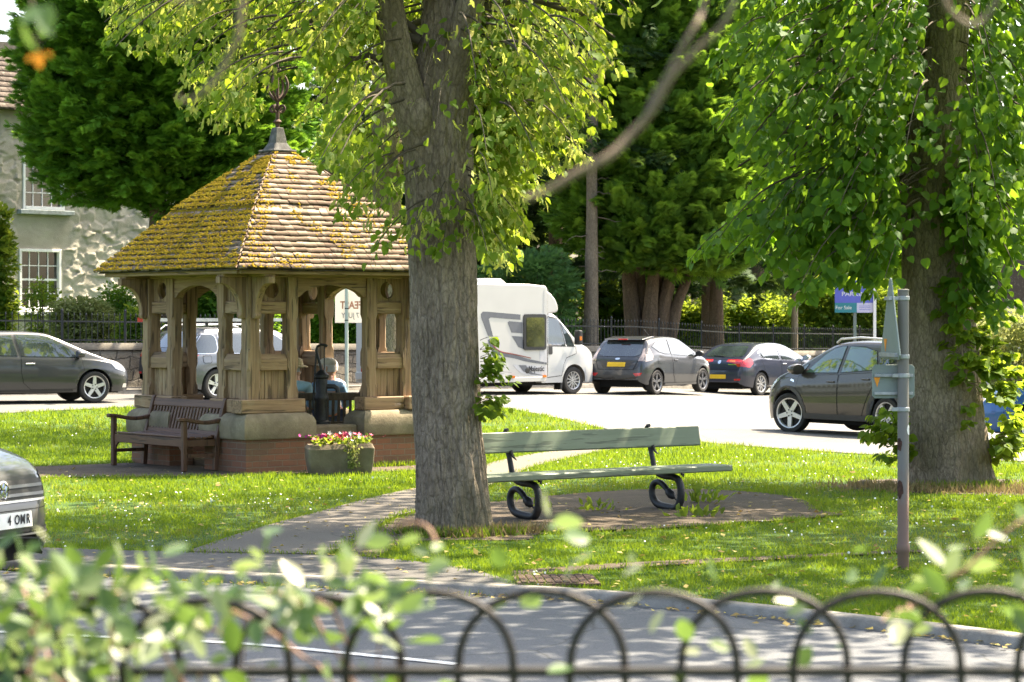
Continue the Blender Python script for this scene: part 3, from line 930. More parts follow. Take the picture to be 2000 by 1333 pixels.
        s.build('sill', M['white_paint'] if wi == 0 else M['slate_sill'], W, bevel=0.015)
    # roof: main slope seen above the wall at the far left
    ov = 0.35
    rows, per = 12, 60
    VV, FF, rr = [], [], []
    rg = np.random.default_rng(4)
    sl_len = 2.75; pitch = R(44)
    for rix in range(rows):
        s0 = rix * sl_len / rows
        for k in range(per):
            xx = x0 - ov + (x1 - x0 + 2 * ov) * (k + (rix % 2) * 0.5) / per
            wd = (x1 - x0 + 2 * ov) / per * 0.96
            b0 = np.array([xx, -ov + s0 * math.cos(pitch), hw - 0.2 + s0 * math.sin(pitch)])
            up = np.array([0, math.cos(pitch), math.sin(pitch)]); nn = np.array([0, -math.sin(pitch), math.cos(pitch)])
            l_ = sl_len / rows * 1.25
            base_n = 0.035 + rg.uniform(-.006, .006)
            n0 = len(VV)
            VV += [b0 + nn * base_n, b0 + np.array([wd, 0, 0]) + nn * base_n, b0 + np.array([wd, 0, 0]) + up * l_, b0 + up * l_, b0 + nn * (base_n - .03), b0 + np.array([wd, 0, 0]) + nn * (base_n - .03)]
            FF += [[n0, n0 + 1, n0 + 2, n0 + 3], [n0 + 4, n0 + 5, n0 + 1, n0]]
            rr += [rg.uniform()] * 6
    npmesh('roof', np.array(VV), np.array(FF), M['tile_red'], root, np.array(rr))
    rb = MB()
    rb.prism([(-ov, hw - 0.22), (1.6, hw + 1.62), (8.4, hw - 0.22)], x0 - ov, x1 + ov, basis((0, 1, 0), (0, 0, 1), (1, 0, 0)))
    rb.build('roof_slope', M['tile_red'], root)
    rg_ = MB(); rg_.beam((x0 - ov, 1.62, hw + 1.72), (x1 + ov, 1.62, hw + 1.72), 0.3, 0.2); rg_.build('ridge', M['coping'], root)
    return root
M['slate_sill'] = mat_stone('slate_sill_stone', (0.16, 0.19, 0.20), (0.25, 0.29, 0.30), (0.34, 0.38, 0.39), 6.0)
HOUSE = build_house()

# white windowed house glimpsed through the leaves at the right
def build_cottage():
    o = G(1990, 660); o = Vector((18.6, 68.0, 0)); b = float(g(o.x, o.y))
    root = thing('cottage', 'pale cottage with white windows and brown roof glimpsed behind the right hand tree', 'house', (o.x, o.y, b), R(8))
    m = MB(); m.box((1.5, 3, 1.4), (9, 5, 2.8)); m.build('wall', M['white_paint'], root)
    for k in range(3):
        w = MB(); w.box((-1.4 + k * 1.5, 0.47, 1.75), (1.1, 0.08, 0.95)); W = w.build('window', M['white_paint'], root, bevel=0.01)
        gp = MB()
        for s in (-0.25, 0.25): gp.box((-1.4 + k * 1.5 + s, 0.425, 1.75), (0.4, 0.02, 0.8))
        gp.build('pane', M['house_glass'], W)
    r = MB(); r.prism([(0.1, 2.75), (3, 4.9), (5.9, 2.75)], -3.4, 6.4, basis((0, 1, 0), (0, 0, 1), (1, 0, 0))); r.build('roof', M['tile_red'], root)
    gt = MB(); gt.tube([(-3.4, 0.02, 2.72), (6.4, 0.02, 2.72)], 0.07, 8); gt.build('gutter', M['galv'], root)
build_cottage()
# ------------------------------------------------------------------ well house on the green
WC = Vector((-3.19, 32.9, 0.0)); WA = R(39.1); WS = 1.237
well = thing('well_house', 'open oak well house with mossy pyramid tiled roof on stone and brick plinths', 'well house', WC, WA)
def Q(k):
    """frame of corner k: local x runs along one wall, local y along the other, both away from the corner post"""
    return rotz(k * math.pi / 2) @ Matrix.Translation((-WS, -WS, 0))
ZB, ZS, ZT = 0.43, 0.76, 0.94
for k in range(4):
    T = Q(k)
    b = MB()
    poly = [(-0.20, -0.20), (0.80, -0.20), (0.80, 0.17), (0.17, 0.17), (0.17, 0.80), (-0.20, 0.80)]
    b.prism(poly, -0.12, ZB, T)
    b.build('brick_base', M['brick'], well, bevel=0.006)
    s = MB()
    # stone band with a rolled top edge
    def band(off, z):
        return [(-0.20 - off, -0.20 - off), (0.80 + off, -0.20 - off), (0.80 + off, 0.17 + off), (0.17 + off, 0.17 + off), (0.17 + off, 0.80 + off), (-0.20 - off, 0.80 + off)]
    lv = [(0.035, ZB), (0.05, ZB + 0.02), (0.055, ZB + 0.14), (0.05, ZB + 0.22), (0.03, ZB + 0.27), (-0.005, ZB + 0.305), (-0.05, ZS)]
    rings = [[(p[0], p[1], z) for p in band(o_, z)] for o_, z in lv]
    vs = [p for r_ in rings for p in r_]
    fs = [[i * 6 + j, i * 6 + (j + 1) % 6, (i + 1) * 6 + (j + 1) % 6, (i + 1) * 6 + j] for i in range(len(rings) - 1) for j in range(6)]
    fs += [list(range(5, -1, -1)), [(len(rings) - 1) * 6 + j for j in range(6)]]
    s.add(vs, fs, T)
    s.build('stone_plinth', M['sandstone'], well, smooth=True)
    # timber sill
    w = MB()
    w.box((0.265, -0.02, (ZS + ZT) / 2), (0.99, 0.25, ZT - ZS), T)
    w.build('sill_beam', M['oak_x'] if k % 2 == 0 else M['oak_y'], well, bevel=0.012)
    w = MB()
    w.box((-0.02, 0.44, (ZS + ZT) / 2), (0.246, 0.66, ZT - ZS - 0.004), T)
    w.build('sill_beam', M['oak_y'] if k % 2 == 0 else M['oak_x'], well, bevel=0.012)
    # posts
    def post(x, y, w_, name='post'):
        p = MB()
        c = 0.035
        h = w_ / 2
        octo = [(-h + c, -h), (h - c, -h), (h, -h + c), (h, h - c), (h - c, h), (-h + c, h), (-h, h - c), (-h, -h + c)]
        sq = [(-h, -h), (h, -h), (h, -h), (h, h), (h, h), (-h, h), (-h, h), (-h, -h)]
        zs = [(ZT, sq), (ZT + 0.10, sq), (ZT + 0.17, octo), (1.30, octo), (1.36, sq), (1.53, sq), (1.60, octo), (1.97, octo), (2.04, sq), (2.52, sq)]
        vs = [(x + q[0] * 0.9995 ** i, y + q[1] * 0.9995 ** i, z) for i, (z, pl) in enumerate(zs) for q in pl]
        fs = [[i * 8 + j, i * 8 + (j + 1) % 8, (i + 1) * 8 + (j + 1) % 8, (i + 1) * 8 + j] for i in range(len(zs) - 1) for j in range(8)]
        fs += [list(range(7, -1, -1)), [(len(zs) - 1) * 8 + j for j in range(8)]]
        p.add(vs, fs, T)
        p.build(name, M['oak_v'], well)
    post(0, 0, 0.20, 'corner_post')
    post(0.60, 0, 0.165)
    post(0, 0.60, 0.165)
    # rails, boards and pierced panel in both wall bays of the corner
    for ax in (0, 1):
        def bx(mb, a0, a1, cz, dz, dep, mat_):
            c = (a0 + a1) / 2; l_ = a1 - a0
            if ax == 0: mb.box((c, 0, cz), (l_, dep, dz), T)
            else: mb.box((0, c, cz), (dep, l_, dz), T)
        lm = M['oak_x'] if (k + ax) % 2 == 0 else M['oak_y']
        r_ = MB(); bx(r_, 0.10, 0.5175, 2.125, 0.16, 0.125, lm); r_.build('top_rail', lm, well, bevel=0.01)
        r_ = MB()
        # lower rail with a weathered sloping top
        pr = [(-0.08, 1.31), (0.08, 1.31), (0.08, 1.45), (0.03, 1.525), (-0.03, 1.525), (-0.08, 1.45)]
        if ax == 0: r_.prism(pr, 0.10, 0.5175, T @ basis((0, 1, 0), (0, 0, 1), (1, 0, 0)))
        else: r_.prism(pr, 0.10, 0.5175, T @ basis((-1, 0, 0), (0, 0, 1), (0, 1, 0)))
        r_.build('middle_rail', lm, well, bevel=0.008)
        pb = MB()
        for q in range(4):
            a0 = 0.102 + q * 0.104
            bx(pb, a0 + 0.002, a0 + 0.101, 1.125, 0.368, 0.032 + 0.006 * (q % 2), None)
        pb.build('board_panel', M['oak_v'], well, bevel=0.004)
        # top panel pierced by a roundel
        n = 20; ro = 0.115; hw_, hh_ = 0.208, 0.155
        vs, fs = [], []
        for d_ in (-0.022, 0.022):
            for q in range(n):
                a_ = 2 * math.pi * q / n
                cx_, cz_ = math.cos(a_), math.sin(a_)
                mx = min(hw_ / (abs(cx_) + 1e-6), hh_ / (abs(cz_) + 1e-6))
                for rr_ in (mx, None):
                    e = (cx_ * mx, cz_ * mx) if rr_ else (cx_ * ro, cz_ * ro)
                    p3 = (0.309 + e[0], d_, 2.362 + e[1])
                    vs.append(p3 if ax == 0 else (p3[1], p3[0], p3[2]))
        for q in range(n):
            q2 = (q + 1) % n
            fs.append([q * 2, q2 * 2, q2 * 2 + 1, q * 2 + 1])
            fs.append([2 * n + q * 2 + 1, 2 * n + q2 * 2 + 1, 2 * n + q2 * 2, 2 * n + q * 2])
            fs.append([q * 2 + 1, q2 * 2 + 1, 2 * n + q2 * 2 + 1, 2 * n + q * 2 + 1])
        pm = MB(); pm.add(vs, fs, T); pm.build('roundel_panel', M['oak_v'], well)
        # curved bracket carrying the eaves, springing outwards from the corner post
        n = 12
        pts = [(0.10, 1.98), (0.165, 1.98), (0.185, 2.02)]
        for q in range(n + 1):
            a_ = math.pi / 2 * q / n
            pts.append((0.175 + 0.30 * (1 - math.cos(a_)), 2.06 + 0.37 * math.sin(a_)))
        pts += [(0.50, 2.43), (0.50, 2.52), (0.10, 2.52)]
        br = MB()
        if ax == 0: br.prism(pts, -0.05, 0.05, T @ basis((-1, 0, 0), (0, 0, 1), (0, 1, 0)))
        else: br.prism(pts, -0.05, 0.05, T @ basis((0, -1, 0), (0, 0, 1), (-1, 0, 0)))
        br.build('eaves_bracket', M['oak_v'], well, bevel=0.008)
    # arched lintel between this corner and the next, along local x
    n = 16; a0, a1 = 0.6825, 2 * WS - 0.6825
    prof = [(a0, 2.52), (a0, 2.26)]
    for q in range(n + 1):
        u = q / n
        prof.append((a0 + 0.05 + (a1 - a0 - 0.10) * u, 2.27 + 0.155 * math.sin(math.pi * u) ** 0.62))
    prof += [(a1, 2.26), (a1, 2.52)]
    for d_ in ((0.0),):
        am = MB()
        am.prism(prof, -0.055, 0.055, T @ basis((1, 0, 0), (0, 0, 1), (0, -1, 0)))
        am.build('arched_lintel', M['oak_x'] if k % 2 == 0 else M['oak_y'], well)
    # wall plate, its ends running out past the corner posts
    wp = MB()
    z_ = 2.58 if k % 2 == 0 else 2.583
    e0 = -0.46
    wp.box((WS, 0, z_), (2 * WS + 0.92, 0.17, 0.125), T)
    wp.build('wall_plate', M['oak_x'] if k % 2 == 0 else M['oak_y'], well, bevel=0.012)
    # eaves board
    eb = MB()
    eb.box((WS, -0.455, 2.60), (2 * WS + 0.91 - (0.07 if k % 2 else 0.0), 0.06, 0.10), T)
    eb.build('eaves_board', M['oak_x'] if k % 2 == 0 else M['oak_y'], well, bevel=0.008)

# roof: overlapping courses of tiles, slightly bell-shaped towards the top
EH, APZ = 1.80, 4.27
def roof_pt(s):
    """half width and height at the fraction s up the slope"""
    hw_ = EH * (1 - s) + 0.10 * s + 0.10 * math.sin(math.pi * s) * (1 if s > 0.5 else 0.6)
    z_ = 2.615 + (APZ - 2.615) * s
    return hw_, z_
rg = np.random.default_rng(5)
NR = 23
for k in range(4):
    VV, FF, rr = [], [], []
    RM = rotz(k * math.pi / 2)
    for r_ in range(NR):
        s0, s1 = r_ / NR, min(1.0, (r_ + 1.55) / NR)
        h0, z0 = roof_pt(s0); h1, z1 = roof_pt(s1)
        x = -h0 + (rg.uniform(0, .08))
        first = True
        x = -h0
        while x < h0 - 0.005:
            wd = rg.uniform(0.13, 0.21)
            if first: wd *= rg.uniform(0.4, 1); first = False
            xe = min(h0, x + wd)
            if h0 - xe < 0.05: xe = h0
            th = rg.uniform(0.020, 0.030); dz = rg.uniform(-0.012, 0.012); sk = rg.uniform(-0.006, 0.006)
            a, b_ = x + 0.003, xe - 0.003
            clampa, clampb = max(a, -h1), min(b_, h1)
            up = Vector((0, h0 - h1, z1 - z0)).normalized()
            nn = Vector((0, -up.z, up.y))
            P0 = Vector((a, -h0, z0)) + nn * (th + 0.005 + sk) + up * dz; P1 = Vector((b_, -h0, z0)) + nn * (th + 0.005 - sk) + up * dz
            P2 = Vector((clampb if clampb > clampa else (clampa + clampb) / 2, -h1, z1)) + nn * 0.004
            P3 = Vector((clampa if clampb > clampa else (clampa + clampb) / 2, -h1, z1)) + nn * 0.004
            B0 = P0 - nn * th; B1 = P1 - nn * th
            n0 = len(VV)
            for p in (P0, P1, P2, P3, B0, B1):
                VV.append(tuple(RM @ p))
            FF += [[n0, n0 + 1, n0 + 2, n0 + 3], [n0 + 4, n0 + 5, n0 + 1, n0], [n0 + 5, n0 + 4, n0 + 3, n0 + 2], [n0, n0 + 3, n0 + 4, n0], [n0 + 1, n0 + 5, n0 + 2, n0 + 1]]
            rr += [rg.uniform()] * 6
            x = xe
    FF = [f if len(set(f)) == 4 else f[:3] + [f[2]] for f in FF]
    Fq = [f for f in FF if len(set(f)) == 4]
    npmesh('roof_slope', np.array(VV), np.array(Fq), M['tile'], well, np.array(rr))
    # moss cushions growing on the tiles: thick on the two slopes facing the left, sparse elsewhere
    n = {3: 16000, 0: 1300, 2: 600, 1: 600}[k]
    TV = [(-.5, -.3, 0), (.5, -.3, 0), (.6, .3, .05), (-.6, .3, .05), (0, 0, .42), (0.1, -.42, 0.12)]
    TF = [[0, 1, 4], [1, 2, 4], [2, 3, 4], [3, 0, 4], [0, 5, 1]]
    s = rg.uniform(0.0, 0.97, n * 6); u = rg.uniform(-1, 1, n * 6)
    rowf = np.floor(s * NR) / NR
    s = np.where(rg.uniform(size=s.shape) < 0.75, rowf + rg.beta(1.1, 4, s.shape) / NR * 0.9, s)
    hw_ = np.array([roof_pt(q)[0] for q in s]); zz = np.array([roof_pt(q)[1] for q in s])
    pos = np.stack([u * hw_, -hw_, zz], 1)
    dens = fbm(pos * np.array([1.3, 1.3, 1.3]) + k * 7, 3, 12)
    if k == 3:
        dens = dens + 0.13 + 0.10 * np.clip(u * 2, 0, 1)
        thr = 0.5
    elif k == 0:
        # on the front slope the moss gathers near the left hip and in scattered cushions
        dens = fbm(pos * np.array([2.6, 2.6, 2.6]), 3, 44) + 0.55 * np.clip((-u - 0.72) * 4, 0, 0.6)
        thr = 0.63
    else:
        thr = 0.62
    ok = np.where(dens + 0.5 * (fbm(pos * np.array([9, 9, 9]) + k, 2, 55) - 0.5) + rg.normal(0, 0.03, len(s)) > thr)[0][:n]
    pos = pos[ok]
    slope = np.array([0, (EH - 0.1), (APZ - 2.615)]); slope /= np.linalg.norm(slope)
    nrm_ = np.array([0, -slope[2], slope[1]])
    pos = pos + nrm_ * 0.03
    nl = len(pos)
    ax_ = np.tile(slope, (nl, 1)) + rg.normal(0, .5, (nl, 3)) * np.array([1, .2, .2])
    V, Fm = scatter(TV, TF, pos, ax_, np.tile(nrm_, (nl, 1)) + rg.normal(0, .15, (nl, 3)), rg.uniform(0.014, 0.034, nl))
    RMn = np.array(RM.to_3x3())
    npmesh('moss', V @ RMn.T, Fm, M['moss'], well, np.repeat(np.clip(0.45 * rg.uniform(0, 1, nl) + 0.75 * fbm(pos * 5.0, 2, 66) - 0.1, 0, 1), 6))
# dark boarding under the tiles
rb = MB()
ring = [roof_pt(q / 10.0) for q in range(11)]
vs = [(sx_ * (h - 0.03), sy_ * (h - 0.03), z - 0.02) for h, z in ring for sx_, sy_ in ((-1, -1), (1, -1), (1, 1), (-1, 1))]
fs = [[i * 4 + j, i * 4 + (j + 1) % 4, (i + 1) * 4 + (j + 1) % 4, (i + 1) * 4 + j] for i in range(10) for j in range(4)] + [[40, 41, 42, 43]]
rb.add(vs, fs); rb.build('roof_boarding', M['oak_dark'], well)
# timber cap and rusty finial
cp = MB()
cp.prism([(-.19, -.19), (.19, -.19), (.19, .19), (-.19, .19)], 4.24, 4.275)
vs = [(a * h, b * h, z) for h, z in ((0.15, 4.275), (0.095, 4.37), (0.06, 4.58)) for a, b in ((-1, -1), (1, -1), (1, 1), (-1, 1))]
cp.add(vs, [[i * 4 + j, i * 4 + (j + 1) % 4, (i + 1) * 4 + (j + 1) % 4, (i + 1) * 4 + j] for i in range(2) for j in range(4)] + [[8, 9, 10, 11]])
cp.build('roof_cap', mat_stone('grey_lead_cap', (0.06, 0.057, 0.054), (0.11, 0.105, 0.10), (0.19, 0.185, 0.175), 9.0), well, bevel=0.01)
fn = MB()
fn.tube([(0, 0, 4.50), (0, 0, 5.72)], [0.03, 0.014], 8)
fn.lathe([(0.02, 4.62), (0.06, 4.66), (0.02, 4.70)], 10)
for k in range(4):
    a_ = k * math.pi / 2 + 0.5
    cage = []
    for q in range(13):
        u = q / 12
        r_ = 0.155 * math.sin(math.pi * u) ** 0.9 * (1.0 - 0.25 * (u - .5))
        cage.append((r_ * math.cos(a_), r_ * math.sin(a_), 4.93 + 0.46 * u))
    fn.tube(cage, 0.019, 6)
    sc_ = []
    for q in range(11):
        b_ = -math.pi / 2 + q / 10 * 1.6 * math.pi
        rr_ = 0.05 * (1 - q * 0.04)
        sc_.append(((0.065 + rr_ * math.cos(b_)) * math.cos(a_), (0.065 + rr_ * math.cos(b_)) * math.sin(a_), 4.84 + rr_ * math.sin(b_)))
    fn.tube(sc_, 0.018, 6)
fn.build('finial', M['iron_rust'], well, smooth=True)
vn = MB()
vn.tube([(-0.20, 0.16, 5.58), (0.26, -0.2, 5.58)], 0.012, 6)
vn.prism([(0, -0.05), (0.16, 0), (0, 0.05)], -0.006, 0.006, Matrix.Translation((0.24, -0.185, 5.58)) @ rotz(R(-38)) @ Matrix.Rotation(R(90), 4, 'X'))
vn.build('weather_vane', M['iron_rust'], well)
# stone floor, and a low kerb wall closing the front opening
fl = MB()
fl.box((0, 0, 0.03), (2 * WS - 0.42, 2 * WS - 0.42, 0.12)); fl.build('floor_slab', M['trough_stone'], well, bevel=0.01)
kw = MB()
T = Q(0)
kw.box((WS, 0.06, 0.27), (2 * WS - 1.72, 0.34, 0.62), T)
kw.build('kerb_wall', M['trough_stone'], well, bevel=0.03, seg=2)

# ------------------------------------------------------------------ hand pump on the kerb wall
wu = Vector((math.cos(WA), math.sin(WA), 0)); wv = Vector((-math.sin(WA), math.cos(WA), 0))
pb = P(628, 821, 32.15); pb.z = 0.58
pump = thing('hand_pump', 'black cast iron hand pump with curved handle in the front arch of the well house', 'pump', pb)
pm = MB()
pm.lathe([(0.12, 0.0), (0.12, 0.03), (0.085, 0.05), (0.075, 0.30), (0.095, 0.33), (0.095, 0.36), (0.078, 0.40), (0.078, 0.60), (0.10, 0.62), (0.10, 0.65), (0.05, 0.70), (0.02, 0.72)], 20)
pm.build('pump_body', M['iron_dark'], pump, smooth=True)
hd = MB()
hd.tube([(0.02, 0, 0.62), (-0.02, 0, 0.80), (-0.055, 0, 0.92), (-0.07, 0, 0.98), (-0.055, 0, 1.03), (-0.01, 0, 1.055), (0.05, 0, 1.05), (0.075, 0, 1.03)], [0.02, 0.02, 0.018, 0.018, 0.018, 0.018, 0.018, 0.02], 8)
hd.tube([(0.04, 0, 1.045), (0.035, 0, 0.70)], 0.008, 6)
hd.tube([(-0.075, -0.03, 0.05), (-0.11, -0.03, 0.3), (-0.09, -0.02, 0.6), (-0.07, 0, 0.93)], 0.014, 6)
hd.build('handle', M['iron_dark'], pump, smooth=True)
sp = MB()
sp.tube([(0.05, 0, 0.50), (0.17, -0.02, 0.50), (0.215, -0.03, 0.47), (0.22, -0.03, 0.42)], [0.035, 0.032, 0.032, 0.034], 10); sp.build('spout', M['iron_dark'], pump, smooth=True)

# ------------------------------------------------------------------ stone planter with flowers
pc = P(663, 915, 30.75); pc.z = 0
trough = thing('stone_planter', 'squat mossy stone trough planted with pink, red and white flowers', 'planter', pc, R(10))
tm = MB()
n, mz = 40, 9
vs, fs = [], []
for r_ in range(mz):
    u = r_ / (mz - 1)
    w_ = 0.425 - 0.05 * (1 - u) ** 2 - (0.03 if r_ == mz - 1 else 0); dd = 0.27 - 0.04 * (1 - u) ** 2 - (0.03 if r_ == mz - 1 else 0)
    for q in range(n):
        a_ = 2 * math.pi * q / n
        ca, sa = math.cos(a_), math.sin(a_)
        e = 0.12
        x_ = w_ * abs(ca) ** e * (1 if ca > 0 else -1); y_ = dd * abs(sa) ** e * (1 if sa > 0 else -1)
        no = 0.035 * (float(fbm(np.array([[x_ * 4, y_ * 4, u * 2]]), 3, 8)[0]) - 0.5)
        vs.append((x_ * (1 + no), y_ * (1 + no), -0.03 + 0.42 * u + 0.02 * math.sin(x_ * 7) * u))
for r_ in range(mz - 1):
    for q in range(n):
        fs.append([r_ * n + q, r_ * n + (q + 1) % n, (r_ + 1) * n + (q + 1) % n, (r_ + 1) * n + q])
fs.append([(mz - 1) * n + q for q in range(n)])
tm.add(vs, fs); tm.build('trough', M['trough_stone'], trough)
def flowers(name, cx, n, col, seed, spread=0.09, zz=0.45, parent=trough):
    rg = np.random.default_rng(seed)
    TV = [(math.cos(a_) * (0.5 if q % 2 else 1), math.sin(a_) * (0.5 if q % 2 else 1), 0.12 if q % 2 else 0.3) for q, a_ in enumerate(np.linspace(0, 2 * math.pi, 10, endpoint=False))] + [(0, 0, 0)]
    TF = [[q, (q + 1) % 10, 10] for q in range(10)]
    pos = np.c_[cx + rg.normal(0, spread, n), rg.normal(-0.09, 0.09, n), zz + rg.uniform(-0.03, 0.06, n)]
    nr = np.tile([0, -0.5, 0.8], (n, 1)) + rg.normal(0, .4, (n, 3))
    V, Ff = scatter(TV, TF, pos, rdir(n, rg), nr, rg.uniform(0.024, 0.040, n))
    npmesh(name, V, Ff, mat_plain(name + '_petals', col, 0.7, var=0.2), parent)
LEAF4 = [(0, 0, 0), (-.32, .4, .06), (0, 1, -.05), (.32, .4, .06)]
def foliage(name, pos, ax, nr, sc, mat, parent, rg, TV=None, TF=None, lo=0.0, hi=1.0, rnd=None):
    TV = LEAF4 if TV is None else TV; TF = [[0, 1, 2, 3]] if TF is None else TF
    V, Ff = scatter(TV, TF, pos, ax, nr, sc)
    r_ = rg.uniform(lo, hi, len(pos)) if rnd is None else rnd
    return npmesh(name, V, Ff, mat, parent, np.repeat(r_, len(TV)))
rg = np.random.default_rng(77)
n = 420
pos = np.c_[rg.uniform(-0.36, 0.38, n), rg.normal(-0.07, 0.11, n), 0.39 + rg.uniform(0, 0.08, n)]
foliage('leaves', pos, rdir(n, rg) + [0, -.3, .5], rdir(n, rg) + [0, -.5, 1], rg.uniform(0.04, 0.08, n), M['hedge'], trough, rg)
n = 190
u = rg.uniform(0, 1, n)
pos = np.c_[0.13 + rg.normal(0, 0.045, n) * (1 - 0.4 * u), -0.23 - 0.07 * np.minimum(u * 3, 1) - rg.uniform(0, 0.03, n), 0.43 - 0.33 * u]
foliage('trailing_stem', pos, rdir(n, rg) + [0, -.2, -.6], rdir(n, rg) + [0, -1.2, .3], rg.uniform(0.03, 0.055, n), M['varieg'], trough, rg)
flowers('magenta_flowers', -0.27, 26, (0.36, 0.008, 0.17), 1)
flowers('red_flowers', -0.12, 24, (0.40, 0.008, 0.02), 2)
flowers('pink_flowers', 0.12, 30, (0.42, 0.03, 0.10), 3, 0.13, 0.47)
flowers('white_flowers', 0.10, 20, (0.55, 0.54, 0.48), 4, 0.12, 0.47)
# ------------------------------------------------------------------ brown wooden bench beside the well house
def slat_bench(name, label, loc, ang, L, mw, mwx, arms=True, group=None):
    """local x along the bench, front towards local -y"""
    root = thing(name, label, 'bench', loc, ang, group)
    D, SH = 0.56, 0.43
    hl = L / 2
    for s in (-1, 1):
        x = s * (hl - 0.035)
        m = MB(); m.box((x, -D / 2 + 0.035, 0.325), (0.065, 0.065, 0.65)); m.build('front_leg', mw, root, bevel=0.008)
        m = MB()
        m.beam((x, D / 2 - 0.06, 0.0), (x, D / 2 - 0.03, 0.42), 0.065, 0.065, up=(0, 1, 0))
        m.beam((x, D / 2 - 0.03, 0.40), (x, D / 2 + 0.11, 0.90), 0.06, 0.07, up=(0, 1, 0))
        m.tube([(x - 0.032, D / 2 + 0.112, 0.895), (x + 0.032, D / 2 + 0.112, 0.895)], 0.036, 10)
        m.build('back_leg', mw, root, bevel=0.006)
        m = MB(); m.box((x, 0, 0.20), (0.04, D - 0.15, 0.045)); m.build('stretcher', mw, root)
        m = MB(); m.box((x, 0, SH - 0.07), (0.05, D - 0.14, 0.08)); m.build('side_rail', mw, root)
        if arms:
            n = 14; pr = []
            for q in range(n + 1):
                u = q / n
                pr.append((-D / 2 - 0.06 + (D + 0.08) * u, 0.665 + 0.028 * math.cos(u * 4.6) + 0.012 * u))
            prof = pr + [(p[0], p[1] - 0.05) for p in reversed(pr)]
            m = MB(); m.prism(prof, x - 0.045, x + 0.045, basis((0, 1, 0), (0, 0, 1), (1, 0, 0))); m.build('armrest', mw, root, bevel=0.012)
    m = MB(); m.box((0, -D / 2 + 0.04, SH - 0.06), (L - 0.14, 0.035, 0.11))
    for s in (-1, 1):
        m.prism([(0, 0), (0.10, 0), (0.04, -0.04), (0, -0.12)], -0.015, 0.015, Matrix.Translation((s * (hl - 0.07), -D / 2 + 0.04, SH - 0.115)) @ basis((-s, 0, 0), (0, 0, 1), (0, 1, 0)))
    m.build('front_rail', mwx, root, bevel=0.005)
    m = MB()
    for q in range(6):
        y = -D / 2 + 0.03 + q * 0.088
        m.box((0, y + 0.03, SH + 0.012 - 0.018 * math.sin(q / 5 * math.pi)), (L - 0.02 if 0 < q < 5 else L - 0.16, 0.075, 0.024))
    m.build('seat', mwx, root, bevel=0.006)
    def bp(z):
        return D / 2 - 0.03 + (z - 0.40) * 0.28
    m = MB(); m.beam((-hl + 0.06, bp(0.84), 0.84), (hl - 0.06, bp(0.84), 0.84), 0.11, 0.035, up=(0, -1, 0.28)); m.build('top_rail', mwx, root, bevel=0.01)
    m = MB(); m.beam((-hl + 0.06, bp(0.47), 0.47), (hl - 0.06, bp(0.47), 0.47), 0.06, 0.035, up=(0, -1, 0.28)); m.build('bottom_rail', mwx, root, bevel=0.006)
    m = MB()
    ns = int(round((L - 0.14) / 0.078))
    for q in range(ns):
        x = -hl + 0.07 + (L - 0.14) * (q + 0.5) / ns
        m.beam((x, bp(0.48), 0.48), (x, bp(0.80), 0.80), 0.04, 0.018, up=(0, -1, 0.28))
    m.build('back_slats', mw, root, bevel=0.003)
    return root
fr = G(360, 925); fl_ = G(222, 912)
dd = (fl_ - fr); bang = math.atan2(-dd.y, -dd.x)
bl = dd.length + 0.06
mid = (fr + fl_) / 2
bc = mid + Vector((-math.sin(bang), math.cos(bang), 0)) * 0.245
bench_left = slat_bench('wooden_bench', 'brown slatted wooden bench with curved armrests at the left corner of the well house', (bc.x, bc.y, 0.02), bang, bl, M['bench_brown'], M['bench_brown_x'])
ib = P(633, 800, 33.15)
slat_bench('wooden_bench', 'dark slatted bench under the well house roof, seen from behind with people on it', (ib.x - 0.12, 33.0, 0.09), R(188), 1.30, M['oak_dark'], M['oak_dark'], arms=False)

